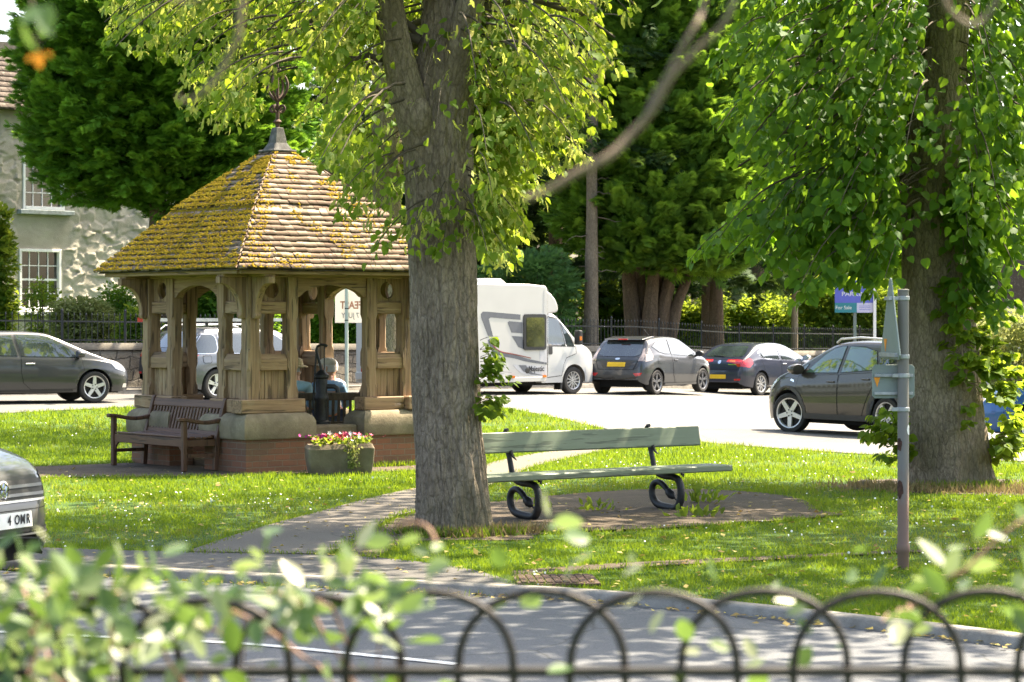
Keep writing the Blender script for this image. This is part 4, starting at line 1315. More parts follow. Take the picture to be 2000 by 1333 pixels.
# ------------------------------------------------------------------ long green bench on serpent legs
fo = G(1297, 992)
GA = R(40)
gb_c = Vector((0, 0, 0))
gd = Vector((math.cos(GA), math.sin(GA), 0)); gn = Vector((math.sin(GA), -math.cos(GA), 0))
legR = G(1300, 997); legL = legR - gd * 1.93
gb_c = (legR + legL) / 2
green = thing('long_bench', 'long sage green plank bench on black cast iron serpent legs', 'bench', (gb_c.x, gb_c.y, -0.005), GA)
green.rotation_euler = (0, R(0.35), GA)
GL = 3.42
m = MB(); m.box((0, -0.06, 0.435), (GL, 0.36, 0.065)); m.build('seat', M['bench_green'], green, bevel=0.012)
m = MB(); m.box((-0.01, 0.235, 0.755), (GL - 0.06, 0.045, 0.205), rot=Matrix.Rotation(R(-10), 3, 'X')); m.build('backrest', M['bench_green'], green, bevel=0.01)
for s in (-1, 1):
    x = s * 0.965
    lg = MB()
    # serpent body: down the back support, under the seat, round in a loop, head inside the loop
    body = [(x, 0.25, 0.88), (x, 0.30, 0.875), (x, 0.285, 0.82), (x, 0.255, 0.70), (x, 0.205, 0.56), (x, 0.175, 0.44), (x, 0.12, 0.375), (x, 0.0, 0.36), (x, -0.14, 0.365), (x, -0.21, 0.32), (x, -0.235, 0.22),
            (x, -0.215, 0.10), (x, -0.16, 0.035), (x, -0.03, 0.045), (x, 0.11, 0.06), (x, 0.185, 0.11), (x, 0.215, 0.21), (x, 0.18, 0.29), (x, 0.10, 0.305), (x + 0.0, 0.02, 0.265), (x, -0.03, 0.215)]
    bs = smooth_poly(body, 70, 3)
    rr_ = np.interp(np.linspace(0, 1, 70), [0, .05, .3, .55, .75, .9, 1], [0.018, 0.024, 0.03, 0.042, 0.04, 0.032, 0.028])
    lg.tube(bs, list(rr_), 12)
    leg = lg.build('serpent_leg', M['iron_dark'], green, smooth=True)
    hd = MB()
    hd.tube([(x, -0.015, 0.228), (x, -0.045, 0.203), (x, -0.085, 0.175), (x, -0.115, 0.155), (x, -0.13, 0.145)], [0.026, 0.042, 0.045, 0.03, 0.012], 12)
    hd.tube([(x, -0.12, 0.15), (x, -0.165, 0.125), (x, -0.19, 0.128)], [0.008, 0.006, 0.003], 6)
    hd.build('serpent_head', M['iron_dark'], leg, smooth=True)
    tl = MB(); tl.tube([(x, 0.20, 0.67), (x, 0.165, 0.62), (x, 0.11, 0.585)], [0.022, 0.014, 0.004], 8)
    tl.tube([(x, -0.235, 0.40), (x, -0.26, 0.395), (x, -0.262, 0.365)], [0.018, 0.014, 0.006], 8)
    tl.build('iron_scroll', M['iron_dark'], leg, smooth=True)

# ------------------------------------------------------------------ sign post with backs of two signs
sb = G(1764, 1113)
sy = sb.y
def spz(py): return CAMH - (py - HOR) * sy / FPX
post = thing('sign_post', 'rusting grey metal post carrying the backs of two road signs', 'sign post', sb)
SR = 11.0 / FPX * sy
t = NT('rusting_galvanised_post')
tc = t.n("TexCoord"); co = t.coord((6, 6, 2.0))
sp = t.n("SeparateXYZ", ins={'Vector': (tc, 'Object')})
nz = t.noise(co, 2.2, 7, 0.7)
low = t.math('SUBTRACT', 1.0, t.math('DIVIDE', (sp, 2), 1.15), True)
rf = t.ramp(t.math('ADD', t.math('MULTIPLY', low, 0.85), t.math('MULTIPLY', nz, 0.6)), [(0.55, (0, 0, 0)), (0.80, (0.9, 0.9, 0.9))])
streak = t.ramp(t.noise(t.coord((20, 20, 0.8)), 1.0, 4), [(0.56, (0, 0, 0)), (0.66, (0.5, 0.5, 0.5))])
base = t.mix(t.math('MULTIPLY', nz, 0.5), (0.165, 0.152, 0.138), (0.10, 0.09, 0.08))
col = t.mix(t.math('MULTIPLY', streak, low), base, (0.42, 0.22, 0.10))
col = t.mix(rf, col, (0.17, 0.095, 0.07))
M['rust_post'] = t.done(t.pbsdf(Base_Color=col, Roughness=0.65, Metallic=0.05, Normal=t.bump(nz, 0.2, 0.01)))
m = MB(); m.lathe([(SR * 1.02, -0.1), (SR * 1.02, 0.13), (SR * 1.16, 0.14), (SR * 1.2, 0.17), (SR * 1.12, 0.20), (SR, 0.21), (SR, spz(570)), (SR * 1.04, spz(569.5)), (SR * 1.04, spz(566)), (SR * 0.9, spz(565))], 28)
m.build('pole', M['rust_post'], post, smooth=True)
rot = NT('deep_rust_hole'); nn_ = rot.noise(rot.coord(), 40, 5); M['rot'] = rot.done(rot.pbsdf(Base_Color=rot.ramp(nn_, [(0.3, (0.02, 0.012, 0.01)), (0.7, (0.10, 0.04, 0.028))]), Roughness=0.95, Normal=rot.bump(nn_, 0.8, 0.01)))
def post_patch(name, a0, a1, z0, z1, mat, off, seed, parent, holes=True):
    """a ragged piece of surface wrapped round the pole between two angles"""
    nA, nZ = 14, 12
    V = []; 
    for i in range(nA):
        for j in range(nZ):
            u, v = i / (nA - 1) * 2 - 1, j / (nZ - 1) * 2 - 1
            q = math.hypot(u, v) if holes else max(abs(u), abs(v))
            sc_ = 1.0 if q < 1e-6 else max(abs(u), abs(v)) / q if holes else 1.0
            w = 0.8 + 0.4 * float(vnoise(np.array([[u * 2 + seed, v * 2, 0]]), seed)[0]) if holes else 1
            aa = (a0 + a1) / 2 + (a1 - a0) / 2 * u * sc_ * w; zz = (z0 + z1) / 2 + (z1 - z0) / 2 * v * sc_ * w
            V.append(((SR + off) * math.cos(aa), (SR + off) * math.sin(aa), zz))
    Ff = [[i * nZ + j, (i + 1) * nZ + j, (i + 1) * nZ + j + 1, i * nZ + j + 1] for i in range(nA - 1) for j in range(nZ - 1)]
    return npmesh(name, np.array(V), np.array(Ff), mat, parent)
post_patch('rust_hole', R(185), R(262), spz(972), spz(935), M['rot'], 0.003, 2, post)
post_patch('rust_hole', R(178), R(250), spz(880), spz(856), M['rot'], 0.003, 5, post)
post_patch('sticker', R(300), R(352), spz(850), spz(830), M['white_paint'], 0.002, 1, post)
def clampband(z, parent):
    m = MB(); m.lathe([(SR + 0.001, z - 0.018), (SR + 0.006, z - 0.016), (SR + 0.006, z + 0.016), (SR + 0.001, z + 0.018)], 24)
    m.box((-SR - 0.02, -0.01, z), (0.05, 0.05, 0.03)); m.build('clamp', M['galv'], parent, bevel=0.003)
for py in (583, 697, 734, 800):
    clampband(spz(py), post)
# triangular sign seen almost edge-on, facing left
w_ = 0.60
tz0, tz1 = spz(702), spz(543)
Ms = Matrix.Translation((-SR - 0.055, 0.0, 0)) @ rotz(R(-86))     # plate plane turned nearly along the view
m = MB(); m.prism([(-0.335, tz0 + 0.035), (-0.30, tz0), (0.30, tz0), (0.335, tz0 + 0.035), (0.03, tz1 - 0.01), (0, tz1), (-0.03, tz1 - 0.01)], -0.006, 0.006, Ms @ basis((1, 0, 0), (0, 0, 1), (0, -1, 0)))
tri = m.build('triangular_sign', M['sign_grey'], post, bevel=0.003)
m = MB()
for zz in (tz0 + 0.035, spz(583)):
    hw_ = 0.28 if zz < tz0 + 0.1 else 0.09
    m.box((0, -0.018, zz), (2 * hw_, 0.03, 0.03), Ms)
m.build('channel', M['galv'], tri)
m = MB(); m.prism([(-0.20, tz0 + 0.16), (-0.15, tz0 + 0.06), (-0.10, tz0 + 0.16)], -0.0095, -0.0065, Ms @ basis((1, 0, 0), (0, 0, 1), (0, 1, 0))); m.build('sticker', M['orange_sticker'], tri)
# rectangular plate below, back towards the camera
xa, xb = (1706 - 1764) / FPX * sy, (1789 - 1764) / FPX * sy
za, zb = spz(779), spz(713)
m = MB(); m.prism([(xa + 0.02, za), (xb - 0.02, za), (xb, za + 0.02), (xb, zb - 0.02), (xb - 0.02, zb), (xa + 0.02, zb), (xa, zb - 0.02), (xa, za + 0.02)], 0.065, 0.075, basis((1, 0, 0), (0, 0, 1), (0, 1, 0)))
pl = m.build('sign_plate', M['sign_grey'], post, bevel=0.002)
m = MB()
for zz in (spz(734), spz(769)):
    m.box(((xa + xb) / 2, 0.052, zz), (xb - xa - 0.03, 0.026, 0.022))
m.build('channel', M['galv'], pl)
m = MB(); m.prism([(xa + 0.012, spz(738)), (xa + 0.062, spz(738)), (xa + 0.038, spz(757))], 0.058, 0.0635, basis((1, 0, 0), (0, 0, 1), (0, 1, 0))); m.build('sticker', M['orange_sticker'], pl)

# ------------------------------------------------------------------ banner board on a pole at the far edge of the green
bp_ = G(677, 775); bp_.y = 55.5; bp_.x = (677 - 1000) * 55.5 / FPX; bp_.z = float(g(bp_.x, 55.5))
ban = thing('notice_board', 'white event notice board, its lettering showing through from behind, on a pale pole', 'notice board', bp_)
def bz(py): return CAMH - (py - HOR) * 55.5 / FPX - bp_.z
px2 = 55.5 / FPX
m = MB(); m.tube([(0, 0, -0.1), (0, 0, bz(552))], 0.042, 14); m.build('pole', mat_plain('pale_green_grey_pole', (0.36, 0.40, 0.36), 0.5, 0.2), ban, smooth=True)
t = NT('thin_white_board'); pbd = t.pbsdf(Base_Color=(0.74, 0.72, 0.68), Roughness=0.6); tl = t.n("BsdfTranslucent", ins={'Color': (0.8, 0.77, 0.72, 1)}); mx = t.n("MixShader", ins={'Fac': 0.5}); t.t.links.new(pbd.outputs[0], mx.inputs[1]); t.t.links.new(tl.outputs[0], mx.inputs[2]); M['board'] = t.done(mx)
m = MB(); m.box((5 * px2, 0.055, (bz(631) + bz(556)) / 2), (56 * px2, 0.008, bz(556) - bz(631))); bd = m.build('board', M['board'], ban)
red = mat_plain('faded_red_lettering', (0.52, 0.20, 0.12), 0.7); gry = mat_plain('faded_grey_lettering', (0.30, 0.28, 0.27), 0.7)
XZ = basis((1, 0, 0), (0, 0, 1), (0, -1, 0))
text_mesh('lettering', 'FEAST', 0.24, red, bd, Matrix.Translation((9 * px2, 0.048, bz(597))) @ XZ, mirror=True, sx=0.80, bold=0.006)
text_mesh('lettering', '7 JULY', 0.17, gry, bd, Matrix.Translation((7 * px2, 0.048, bz(617))) @ XZ, mirror=True, sx=0.85, bold=0.003)
m = MB()
for py in (603, 626): m.lathe([(0.043, bz(py) - .012), (0.047, bz(py) - .01), (0.047, bz(py) + .01), (0.043, bz(py) + .012)], 12)
m.build('strap', M['black_trim'], ban)

# ------------------------------------------------------------------ estate agent's board behind the railings
ey = 80.0
eb_ = P(1670, 700, ey); ez = float(g(eb_.x, ey)); eb_.z = ez
ag = thing('for_sale_board', 'blue and teal for sale board on grey and white posts above the hedge', 'sale board', eb_)
p3 = ey / FPX
def ezz(py): return CAMH - (py - HOR) * ey / FPX - ez
m = MB(); m.box((0, 0.06, ezz(640) / 2), (6 * p3, 0.09, ezz(560))); m.build('post', mat_plain('grey_green_post', (0.16, 0.20, 0.18), 0.6), ag)
m = MB(); m.box((38 * p3, -0.03, (ezz(550) - 0.1) / 2), (5.5 * p3, 0.09, ezz(550) + 0.1)); m.build('post', M['white_paint'], ag)
blue = mat_plain('board_blue', (0.10, 0.12, 0.50), 0.5, var=0.05); teal = mat_plain('board_teal', (0.02, 0.20, 0.24), 0.5, var=0.05); lil = mat_plain('board_lilac', (0.52, 0.50, 0.66), 0.5, var=0.04)
m = MB(); m.box((-2 * p3, 0, (ezz(592) + ezz(548)) / 2), (75 * p3, 0.02, ezz(548) - ezz(592))); m.build('blue_panel', blue, ag)
m = MB(); m.box((-18 * p3, 0.001, (ezz(611) + ezz(592)) / 2), (43 * p3, 0.02, ezz(592) - ezz(611) - 0.002)); tp = m.build('teal_panel', teal, ag)
m = MB(); m.box((19.5 * p3, 0.001, (ezz(611) + ezz(592)) / 2), (31.9 * p3, 0.02, ezz(592) - ezz(611) - 0.002)); lp = m.build('lilac_panel', lil, ag)
text_mesh('lettering', 'For Sale', 0.165, M['white_paint'], tp, Matrix.Translation((-22.5 * p3, -0.012, ezz(601.5))) @ XZ)
text_mesh('lettering', 'PARKING', 0.20, M['white_paint'], ag, Matrix.Translation((2 * p3, -0.012, ezz(575))) @ XZ, sx=1.15)
m = MB()
for py in (598, 601, 605): m.box((19 * p3, -0.011, ezz(py)), (22 * p3, 0.004, 0.012))
m.build('small_print', blue, lp)

# telegraph pole behind the wall
tpo = P(1552, 690, 79.0); tpo.z = float(g(tpo.x, 79.0))
tg = thing('telegraph_pole', 'pale brown wooden pole standing behind the dark blue hatchback', 'pole', tpo)
m = MB(); m.tube([(0, 0, -0.2), (0, 0, 3.0), (0, 0, 8.5)], [0.115, 0.11, 0.085], 14); m.build('pole_shaft', mat_wood('weathered_pole', [(0.14, 0.11, 0.06), (0.25, 0.20, 0.12), (0.33, 0.28, 0.19)], 'z', lichen=0.2), tg, smooth=True)
m = MB(); m.box((0, -0.02, 7.9), (1.1, 0.09, 0.09)); m.build('crossarm', M['oak_dark'], tg)

# iron cover set in the footway
mc = G(1085, 1140)
cov = thing('drain_cover', 'rusty patterned iron cover set in the verge by the front kerb', 'cover', (mc.x, mc.y, 0.02), R(4))
m = MB(); m.box((0, 0, 0.0), (0.62, 0.62, 0.03)); cf = m.build('frame', M['iron_rust'], cov, bevel=0.004)
m = MB()
for a_ in range(9):
    for b_ in range(9):
        m.box((-0.25 + a_ * 0.0625, -0.25 + b_ * 0.0625, 0.019), (0.045, 0.045, 0.008))
m.build('lid', M['iron_rust'], cov)
# small stones by the right tree
sr = MB(); sr.lathe([(0.01, 0), (0.08, 0.0), (0.11, 0.04), (0.09, 0.09), (0.03, 0.11)], 9)
st_ = sr.build('stone', M['sandstone'], None, smooth=True); q = G(1690, 950); st_.location = (q.x, q.y, -0.01); st_.scale = (1, .8, .8)
tag(st_, 'small pale rounded stone on bare soil left of the right tree', 'stone')
# ------------------------------------------------------------------ vehicles
def interp(pts, x):
    p = np.asarray(pts, float)
    return np.interp(x, p[:, 0], p[:, 1])

def soft(pts, n=80, it=3):
    return smooth_poly(pts, n, it)

class Car:
    """hatchback-like body lofted through many cross-sections; local x forward, y to the car's left, z up"""
    def __init__(s, name, label, loc, heading, L, W, prof, belt, plan, wb, fo, wr, paint, sill=0.22, tumble=0.30, tilt=0.0, group=None, mats=None, width_arch=None):
        s.L, s.W, s.wr, s.paint = L, W, wr, paint
        s.root = thing(name, label, 'car', loc, heading, group)
        s.xf = L / 2 - fo; s.xr = s.xf - wb
        s.prof = soft(prof); s.belt = soft(belt, 60, 2); s.plan = soft(plan, 60, 3)
        s.sill, s.tumble = sill, tumble
        s.arch = wr + 0.055
        xs = np.r_[np.linspace(-L / 2, -L / 2 + 0.35, 26), np.linspace(-L / 2 + 0.35, L / 2 - 0.35, 96)[1:-1], np.linspace(L / 2 - 0.35, L / 2, 26)]
        for xw in (s.xf, s.xr):
            xs = np.r_[xs, xw + s.arch * np.cos(np.linspace(0, np.pi, 22))]
        xs = np.unique(np.round(xs, 4))
        s.under_z = [(-L / 2, 0.42), (-L / 2 + 0.03, 0.33), (-L / 2 + 0.14, 0.27), (-L / 2 + 0.5, sill), (L / 2 - 0.55, sill), (L / 2 - 0.14, 0.22), (L / 2 - 0.04, 0.27), (L / 2, 0.40)]
        rows = []
        for x in xs:
            rows.append(s.section(x))
        n, m = len(xs), len(rows[0])
        V = np.array(rows)
        Vr = V.copy(); Vr[..., 1] *= -1
        full = np.concatenate([V, Vr[:, ::-1][:, 1:]], 1)      # left sill -> roof centre -> right sill
        m2 = full.shape[1]
        i, j = np.meshgrid(np.arange(n - 1), np.arange(m2 - 1), indexing='ij')
        q = (i * m2 + j).ravel()
        F_ = np.stack([q, q + m2, q + m2 + 1, q + 1], 1).tolist()
        Vf = full.reshape(-1, 3)
        F_.append(list(range(m2 - 1, -1, -1)))
        F_.append([(n - 1) * m2 + k for k in range(m2)])
        mb = MB(); mb.add([tuple(p) for p in Vf], F_)
        s.body = mb.build('body', paint, s.root, smooth=True)
        s.bvh = BVHTree.FromPolygons([Vector(p) for p in Vf], F_)
        u = MB()
        u.box((0, 0, 0.36), (L - 0.5, W - 0.55, 0.34))
        for xw in (s.xf, s.xr):
            u.box((xw, 0, 0.50), (2 * s.arch + 0.06, W - 0.12 - 0.20 * 0, 0.40)) if False else None
            for sd in (-1, 1):
                # curved wheel housing
                vs, fs = [], []
                na = 14
                for k in range(na + 1):
                    a_ = math.pi * k / na
                    for yy in (W / 2 - 0.045, W / 2 - 0.42):
                        vs.append((xw + (s.arch + 0.008) * math.cos(a_), sd * yy, wr + (s.arch + 0.008) * math.sin(a_)))
                for k in range(na): fs.append((2 * k, 2 * k + 1, 2 * k + 3, 2 * k + 2))
                fs.append([2 * k + 1 for k in range(na + 1)])
                u.add(vs, fs)
        u.build('underbody', M['under'], s.root)
    def zt(s, x): return float(interp(s.prof, x))
    def wid(s, x): return float(interp(s.plan, x))
    def section(s, x):
        zt = s.zt(x); zb = float(interp(s.under_z, x))
        ar = zb
        for xw in (s.xf, s.xr):
            d = abs(x - xw)
            if d < s.arch: ar = max(ar, s.wr + math.sqrt(max(0, s.arch ** 2 - d * d)))
        w = s.wid(x)
        zl = float(interp(s.belt, x))
        zl = min(zl, zt - 0.015)
        zb0 = min(zb, zl - 0.05); ar = min(ar, zl - 0.03)
        h = zl - zb0
        def side(z):
            u = (z - zb0) / max(h, 1e-3)
            return w * (1 - 0.055 * max(0, (0.45 - u) / 0.45) ** 1.6 - 0.05 * max(0, (u - 0.55) / 0.45) ** 1.8)
        pts = []
        for u in (0, 0.1, 0.22, 0.36, 0.5, 0.62, 0.72, 0.8, 0.88, 0.95, 1.0):
            z = ar + (zl - ar) * u
            crease = 0.008 * math.exp(-((z - (zl - 0.16)) / 0.035) ** 2)
            pts.append((x, side(z) + crease, z))
        wb_ = pts[-1][1]
        hc = zt - zl
        wr_ = wb_ - 0.02 - s.tumble * hc
        for u, v in ((0.04, 0.0), (0.25, 0), (0.5, 0), (0.72, 0), (0.86, 0.012), (0.95, 0.045)):
            y = wb_ - (wb_ - wr_) * u - v - 0.004
            pts.append((x, max(0.02, y), zl + hc * u))
        yr = pts[-1][1]
        for u in (0.86, 0.62, 0.34, 0.0):
            pts.append((x, yr * u, zl + hc * (0.95 + 0.05 * (1 - u * u) ** 0.6)))
        return pts
    # --- shapes laid on the surface
    def decal(s, name, poly, mat, side, off=0.004, parent=None, fine=0.07, depth=None, smooth=True):
        """side: 'L' 'R' use (x,z); 'B' 'F' use (y,z); 'T' uses (x,y)"""
        bm = bmesh.new()
        vs = [bm.verts.new((p[0], p[1], 0)) for p in poly]
        bm.faces.new(vs)
        bmesh.ops.triangulate(bm, faces=bm.faces)
        for _ in range(4):
            es = [e for e in bm.edges if e.calc_length() > fine]
            if not es: break
            bmesh.ops.subdivide_edges(bm, edges=es, cuts=1)
            bmesh.ops.triangulate(bm, faces=bm.faces)
        for v in bm.verts:
            a, b = v.co.x, v.co.y
            if side in 'LR':
                sg = 1 if side == 'L' else -1
                o, d = Vector((a, sg * 4, b)), Vector((0, -sg, 0))
            elif side == 'B': o, d = Vector((-9, a, b)), Vector((1, 0, 0))
            elif side == 'F': o, d = Vector((9, a, b)), Vector((-1, 0, 0))
            else: o, d = Vector((a, b, 6)), Vector((0, 0, -1))
            hit = s.bvh.ray_cast(o, d)
            p = hit[0]
            if p is None:
                p = s.bvh.find_nearest(o + d * (4 if side in 'LR' else 9))[0]
                v.co = p - d * off
            else:
                v.co = p - d * off
        bmesh.ops.recalc_face_normals(bm, faces=bm.faces)
        mid = Vector()
        for f in bm.faces: mid += f.normal
        dd = {'L': Vector((0, 1, 0)), 'R': Vector((0, -1, 0)), 'B': Vector((-1, 0, 0)), 'F': Vector((1, 0, 0)), 'T': Vector((0, 0, 1))}[side]
        if mid.dot(dd) < 0: bmesh.ops.reverse_faces(bm, faces=bm.faces)
        me = bpy.data.meshes.new(name); bm.to_mesh(me); bm.free()
        if smooth: me.polygons.foreach_set("use_smooth", [True] * len(me.polygons))
        return link(name, me, mat, parent or s.root)
    def surf(s, a, b, side):
        sg = 1 if side == 'L' else -1
        if side in 'LR': o, d = Vector((a, sg * 4, b)), Vector((0, -sg, 0))
        elif side == 'B': o, d = Vector((-9, a, b)), Vector((1, 0, 0))
        else: o, d = Vector((9, a, b)), Vector((-1, 0, 0))
        h = s.bvh.ray_cast(o, d)[0]
        return h if h is not None else s.bvh.find_nearest(o + d * 5)[0]
    def wheel(s, x, side, spokes=5, twin=False, rim=None, steer=0.0, rimr=0.70, sw=0.07):
        sg = 1 if side == 'L' else -1
        r = s.wr
        Mx = Matrix.Translation((x, sg * (s.W / 2 - 0.125), r)) @ rotz(R(steer)) @ Matrix.Rotation(R(-90 * sg), 4, 'X')
        # local z points outwards
        t = MB()
        t.lathe([(r * 0.66, -0.10), (r * 0.93, -0.10), (r * 0.985, -0.085), (r, -0.05), (r, 0.05), (r * 0.985, 0.085), (r * 0.93, 0.105), (r * 0.80, 0.108), (r * rimr, 0.098), (r * rimr * 0.98, 0.07), (r * 0.66, 0.02)], 36, Mx)
        t.mi = 1
        t.lathe([(0.01, 0.012), (r * 0.70, 0.012), (r * 0.70, 0.0), (0.01, 0.0)], 24, Mx)
        W = t.build('wheel', [M['tyre'], M['under']], s.root, smooth=True)
        m = MB()
        rr = r * rimr
        m.lathe([(rr * 0.90, 0.035), (rr * 0.90, 0.075), (rr * 0.93, 0.094), (rr * 1.0, 0.100), (rr * 1.0, 0.07), (rr * 0.95, 0.035)], 36, Mx, closed=True)
        m.lathe([(0.01, 0.03), (r * 0.21, 0.03), (r * 0.20, 0.072), (r * 0.12, 0.086), (0.01, 0.086)], 20, Mx)
        for k in range(spokes):
            a0 = 2 * math.pi * k / spokes + 0.3
            for dlt in ((-0.13, 0.13) if twin else (0.0,)):
                a_ = a0 + dlt
                w0, w1 = (sw * 0.9, sw * 0.75)
                c, sn = math.cos(a_), math.sin(a_)
                p0, p1 = r * 0.10, rr * 0.93
                q = [(p0, -w0 / 2), (p1, -w1 / 2), (p1, w1 / 2), (p0, w0 / 2)]
                q = [(c * a - sn * b, sn * a + c * b) for a, b in q]
                vs = [(a, b, 0.04) for a, b in q] + [(q[0][0], q[0][1], 0.082), (q[1][0], q[1][1], 0.090), (q[2][0], q[2][1], 0.090), (q[3][0], q[3][1], 0.082)]
                m.add(vs, [(3, 2, 1, 0), (4, 5, 6, 7), (0, 1, 5, 4), (1, 2, 6, 5), (2, 3, 7, 6), (3, 0, 4, 7)], Mx)
        rm = m.build('rim', rim or M['alloy'], W)
        b = MB()
        for k in range(5):
            a_ = 2 * math.pi * k / 5
            b.lathe([(0.012, 0.087), (0.012, 0.093), (0.001, 0.093)], 8, Mx @ Matrix.Translation((math.cos(a_) * r * 0.155, math.sin(a_) * r * 0.155, 0)))
        b.build('wheel_nuts', M['under'], rm)
        return W
    def wheels(s, steer=0.0, **kw):
        for sd in 'LR':
            s.wheel(s.xf, sd, steer=steer, **kw); s.wheel(s.xr, sd, **kw)
    def mirror(s, x, z, side, mat=None, sc=1.0):
        p = s.surf(x, z, side); sg = 1 if side == 'L' else -1
        m = MB()
        m.lathe([(0.02, -0.10), (0.07, -0.085), (0.09, -0.03), (0.088, 0.04), (0.08, 0.055), (0.02, 0.06)], 14, Matrix.Translation((x, p.y + sg * 0.15, z + 0.06)) @ Matrix.Rotation(R(-90), 4, 'Y') @ Matrix.Diagonal((0.85 * sc, 1.3 * sc, sc, 1)))
        m.beam((x + 0.02, p.y - sg * 0.02, z - 0.01), (x, p.y + sg * 0.12, z + 0.03), 0.05, 0.05)
        return m.build('wing_mirror', mat or s.paint, s.root, smooth=True)
    def handle(s, x, z, side, parent, mat=None):
        p = s.surf(x, z, side); sg = 1 if side == 'L' else -1
        m = MB(); m.box((x, p.y + sg * 0.022, z), (0.19, 0.022, 0.028)); m.box((x - 0.08, p.y + sg * 0.01, z), (0.02, 0.03, 0.024)); m.box((x + 0.08, p.y + sg * 0.01, z), (0.02, 0.03, 0.024))
        return m.build('handle', mat or s.paint, parent, bevel=0.006)
    def door(s, poly, side, hx, hz, mat=None):
        c = np.mean(np.array(poly), 0)
        big = [tuple(c + (np.array(p) - c) * (1 + 0.011 / max(0.2, np.linalg.norm(np.array(p) - c)))) for p in poly]
        d = s.decal('door', poly, s.paint, side, 0.006)
        s.decal('door_gap', big, M['under'], side, 0.003, d)
        s.handle(hx, hz, side, d, mat)
        return d
    def windows(s, polys, side, mat=None, frame=None, fo=0.018):
        for poly in polys:
            c = np.mean(np.array(poly), 0)
            big = [tuple(np.array(p) + (np.array(p) - c) / np.linalg.norm(np.array(p) - c) * fo) for p in poly]
            w = s.decal('side_window', poly, mat or M['car_glass'], side, 0.009)
            s.decal('window_trim', big, frame or M['black_trim'], side, 0.006, w)
    def plate(s, side, cy, cz, mat, w=0.52, h=0.112, text=None):
        p = s.decal('number_plate', [(cy - w / 2, cz - h / 2), (cy + w / 2, cz - h / 2), (cy + w / 2, cz + h / 2), (cy - w / 2, cz + h / 2)], mat, side, 0.014, smooth=False)
        return p

def rect(x0, x1, z0, z1): return [(x0, z0), (x1, z0), (x1, z1), (x0, z1)]
def rrect(x0, x1, z0, z1, r, n=4):
    pts = []
    for cx, cz, a0 in ((x1 - r, z1 - r, 0), (x0 + r, z1 - r, 90), (x0 + r, z0 + r, 180), (x1 - r, z0 + r, 270)):
        for k in range(n + 1):
            a = R(a0 + 90 * k / n); pts.append((cx + r * math.cos(a), cz + r * math.sin(a)))
    return pts
def std_plan(W, L, rf=0.30, rr=0.25):
    h = W / 2; l = L / 2
    return [(-l, h * 0.72), (-l + 0.02, h * 0.80), (-l + 0.10, h * 0.92), (-l + 0.35, h * 0.985), (-l + 0.8, h), (0, h), (l - 0.9, h * 0.99), (l - 0.5, h * 0.955), (l - 0.22, h * 0.86), (l - 0.06, h * 0.70), (l, h * 0.55)]

def wheel_place(px, py, Y, xw, yw, heading, dz=0.0):
    """car origin such that the ground point under local (xw, yw) lies at photo px, py at distance Y"""
    p = P(px, py, Y)
    o = p - Vector((xw * math.cos(heading) - yw * math.sin(heading), xw * math.sin(heading) + yw * math.cos(heading), 0))
    return Vector((o.x, o.y, p.z + dz + 0.012))

P_GREY = mat_paint('dark_grey_car_paint', (0.022, 0.024, 0.028), 0.3)
P_GREY2 = mat_paint('grey_bronze_car_paint', (0.030, 0.033, 0.039), 0.4)
P_NAVY = mat_paint('dark_navy_car_paint', (0.005, 0.010, 0.028), 0.2)
P_BRONZE = mat_paint('brown_grey_car_paint', (0.034, 0.029, 0.023), 0.4)
P_SILVER = mat_paint('silver_car_paint', (0.085, 0.093, 0.107), 0.5)
P_MIDNIGHT = mat_paint('blue_black_car_paint', (0.011, 0.014, 0.020), 0.15)
P_BLUE = mat_paint('bright_blue_car_paint', (0.006, 0.075, 0.24), 0.3)
P_NAVY2 = mat_paint('slate_blue_car_paint', (0.014, 0.020, 0.03), 0.3)

def hatch_prof(L, H, hood=0.94, nose=0.70, hatch=1.0, ws_base=0.95, ws_top=0.05, roof_b=-1.25, tail=0.85):
    l = L / 2
    return [(-l, 0.46), (-l + 0.015, 0.62), (-l + 0.05, tail), (-l + 0.13, hatch), (-l + 0.30, hatch + 0.17), (-l + 0.50, H - 0.10), (-l + 0.62, H - 0.045), (roof_b, H - 0.02), (-0.5, H), (ws_top, H - 0.025), (ws_top + 0.25, H - 0.10),
            (ws_base, hood + 0.03), (ws_base + 0.12, hood - 0.01), (l - 0.55, hood - 0.09), (l - 0.28, nose + 0.10), (l - 0.12, nose), (l - 0.03, nose - 0.12), (l, 0.48)]

